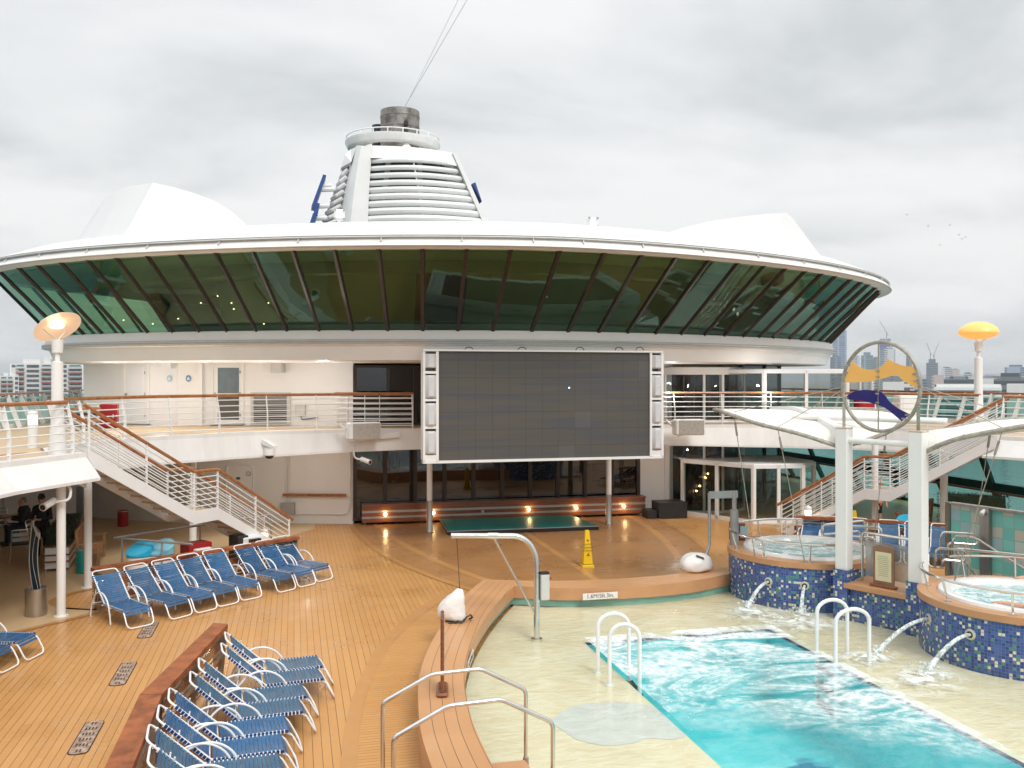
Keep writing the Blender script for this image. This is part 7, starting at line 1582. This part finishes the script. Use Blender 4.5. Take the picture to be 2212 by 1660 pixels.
bldg('grey apartment tower left of the right lamp', 2034, 2055, 795, 1800, fw, 25); bldg('pinkish apartment tower left of the right lamp', 2055, 2072, 799, 1850, fp, 25)
bldg('broad pale blue tower block at the far right', 2173, 2215, 794, 1500, fb, 40, 5)
bldg('low grey block just right of the right lamp', 2083, 2098, 806, 1700, fw)
bldg('white harbour building with square black windows seen under the orange wave', 1909, 1963, 826, 650, flw, 40, 0, name='harbour_building')
def terr(t):
    for k in range(4):
        z = t.z - 2 - k * 3.6; t.part('balcony_slab', MB().box(t.c + t.M @ V(0, -t.th / 2 - 1, z - t.c.z), (t.w * 1.01, 3, 1.5), math.atan2(t.M[1][0], t.M[0][0])), white)
        t.part('glass_strip', MB().box(t.c + t.M @ V(0, -t.th / 2 - .15, z - 1.9 - t.c.z), (t.w * .98, .2, 1.9), math.atan2(t.M[1][0], t.M[0][0])), fgl)
bldg('long white terraced building with green glass strips behind the right lamp', 2026, 2154, 831, 420, flw, 30, 0, terr, name='harbour_building')
bldg('dark roofed office block behind the right lamp', 2042, 2100, 819, 700, fld, 30, name='harbour_building'); bldg('pale low block behind the right lamp', 2098, 2150, 818, 800, flw, 30, name='harbour_building')
bldg('dark stepped building at the right picture edge', 2151, 2216, 819, 520, fld, 30, 3, name='harbour_building'); bldg('white building in front of the dark one at the right picture edge', 2178, 2225, 830, 430, flw, 30, 0, name='harbour_building')
for k in range(26):
    x = 1800 + k * 17.5 + random.uniform(-5, 5); w = random.uniform(9, 24); bldg('low pale or dark building in the jumble of roofs along the shore', x, x + w, 809 + random.uniform(0, 13), random.uniform(1000, 1500), random.choice((flw, fld, fw, fd, fp)), 25, 0, name='town_house').o.__setitem__('group', 'jumble of low buildings along the shore')
# apartment block at the left, built with its windows and balconies
fap = mat('apartment_wall', (.66, .65, .63), .8, var=.04, scale=.05); winm = mat('apartment_window', (.10, .13, .16), .15, var=.3, scale=.4); redm = mat('red_balcony', (.40, .13, .12), .7); glb = mat('balcony_glass', (.30, .42, .42), .3)
def apart(label, dep, bays, rows, ytop, ystep, x0, x1, pent=()):
    s_ = dep / 1920; d0 = ray((x0 + x1) / 2, 816); rz = math.atan2(d0.y, d0.x) - math.pi / 2; M = Matrix.Rotation(rz, 3, 'Z'); p = GD((x0 + x1) / 2, ytop, dep); w = (x1 - x0) * s_; H_ = p.z - SEA; xm = (x0 + x1) / 2
    t = Thing('apartment_block', label, 'building', (p.x, p.y, SEA + 1.2)); c = V(p.x, p.y, 0) + M @ V(0, 12, 0)
    t.part('wall', MB().box((c.x, c.y, SEA + 1.2 + (H_ - 1.2) / 2), (w, 24, H_ - 1.2), rz), fap, smooth=False)
    L_ = lambda px, y, z: V(p.x, p.y, 0) + M @ V((px - xm) * s_, y, 0) + V(0, 0, z)
    for (a, b, kind) in bays:
        for r in range(rows):
            zt_ = p.z - (r * ystep + 3) * s_; h = ystep * .52 * s_
            wd = t.part('window', MB().box(L_((a + b) / 2, -.1, zt_ - h / 2), ((b - a) * .82 * s_, .3, h), rz), winm)
            if kind == 'b':
                t.part('balcony', MB().box(L_((a + b) / 2, -.9, zt_ - h - .25), ((b - a) * s_, 1.8, .5), rz), redm if r > 0 else fap); t.part('balcony_glass', MB().box(L_((a + b) / 2, -1.7, zt_ - h + .3), ((b - a) * .98 * s_, .1, .75), rz), glb)
            elif kind == 'p' and r > 0: t.part('window_post', MB().box(L_((a + b) / 2, -.3, zt_ - h / 2), (.35 * s_ * 2, .3, h), rz), redm)
        if kind == 'w': t.part('white_pier', MB().box(L_(a - 1.2, -.6, p.z - H_ / 2), (2.2 * s_, 1.4, H_ - 2), rz), white)
    for a, b, y in pent: t.part('penthouse', MB().box(L_((a + b) / 2, 8, (p.z + wz(y, dep)) / 2), ((b - a) * s_, 10, wz(y, dep) - p.z), rz), fap)
    return t
ab = apart('white apartment tower with red balcony edges and roof plant at the left', 430, [(36, 44, 'w'), (44, 60, 'b'), (62, 90, 'p'), (92, 112, 'b'), (126, 142, 'p'), (144, 170, 'b'), (173, 188, 'w')], 8, 786, 10.3, 33, 192, [(57, 90, 776), (96, 124, 771), (110, 132, 776)])
apart('lower white apartment wing stepping down at the left picture edge', 415, [(-40, -25, 'b'), (-20, -6, 'b'), (0, 11, 'b'), (13, 22, 'b'), (26, 33, 'w')], 6, 812, 10.3, -60, 34, [(20, 34, 794), (5, 14, 806)])
# gulls
def gull(label, px, py, dep, s=.5, roll=0):
    p = GD(px, py, dep); t = Thing('gull', label, 'bird', p, 'gulls in the sky right of the lounge')
    b = blob(t, 'body', [([p + V(-.18, 0, -.0), p, p + V(.2, 0, .02)], [.03, .07, .04]), ([p + V(.2, 0, .03), p + V(.27, 0, .03)], [.035, .012]), ([p + V(0, 0, .03), p + V(-.04, .25, .16), p + V(-.12, .5, .12)], [.04, .03, .01]), ([p + V(0, 0, .03), p + V(-.04, -.25, .16), p + V(-.12, -.5, .12)], [.04, .03, .01])], grey, .012)
for k, (px, py) in enumerate(((1959, 464), (2005, 489), (2052, 487), (2072, 508), (2086, 513), (2078, 517), (2031, 530))):
    gull('tiny grey gull in the sky at the right, %s of seven' % ('leftmost', 'second', 'fifth', 'sixth', 'rightmost', 'fourth lowest', 'lowest')[k], px, py, 190)

# ------------------------------------------------------------------ the air over the harbour
hz = bpy.data.materials.new('haze'); hz.use_nodes = True; nt = hz.node_tree; nt.nodes.clear(); ho = nd(nt, 'ShaderNodeOutputMaterial')
hv = nd(nt, 'ShaderNodeVolumePrincipled'); hv.inputs['Color'].default_value = (.86, .91, .96, 1); hv.inputs['Density'].default_value = .00016; hv.inputs['Anisotropy'].default_value = .2
lk(nt, hv.outputs[0], ho.inputs['Volume'])
ho_ = mesh_obj('haze', MB().box((0, 4500, 55), (21000, 19000, 2 * (55 - SEA) + 2)), hz, smooth=False); setp(ho_, 'thin pale haze over the harbour and the town', None, None, 'stuff')
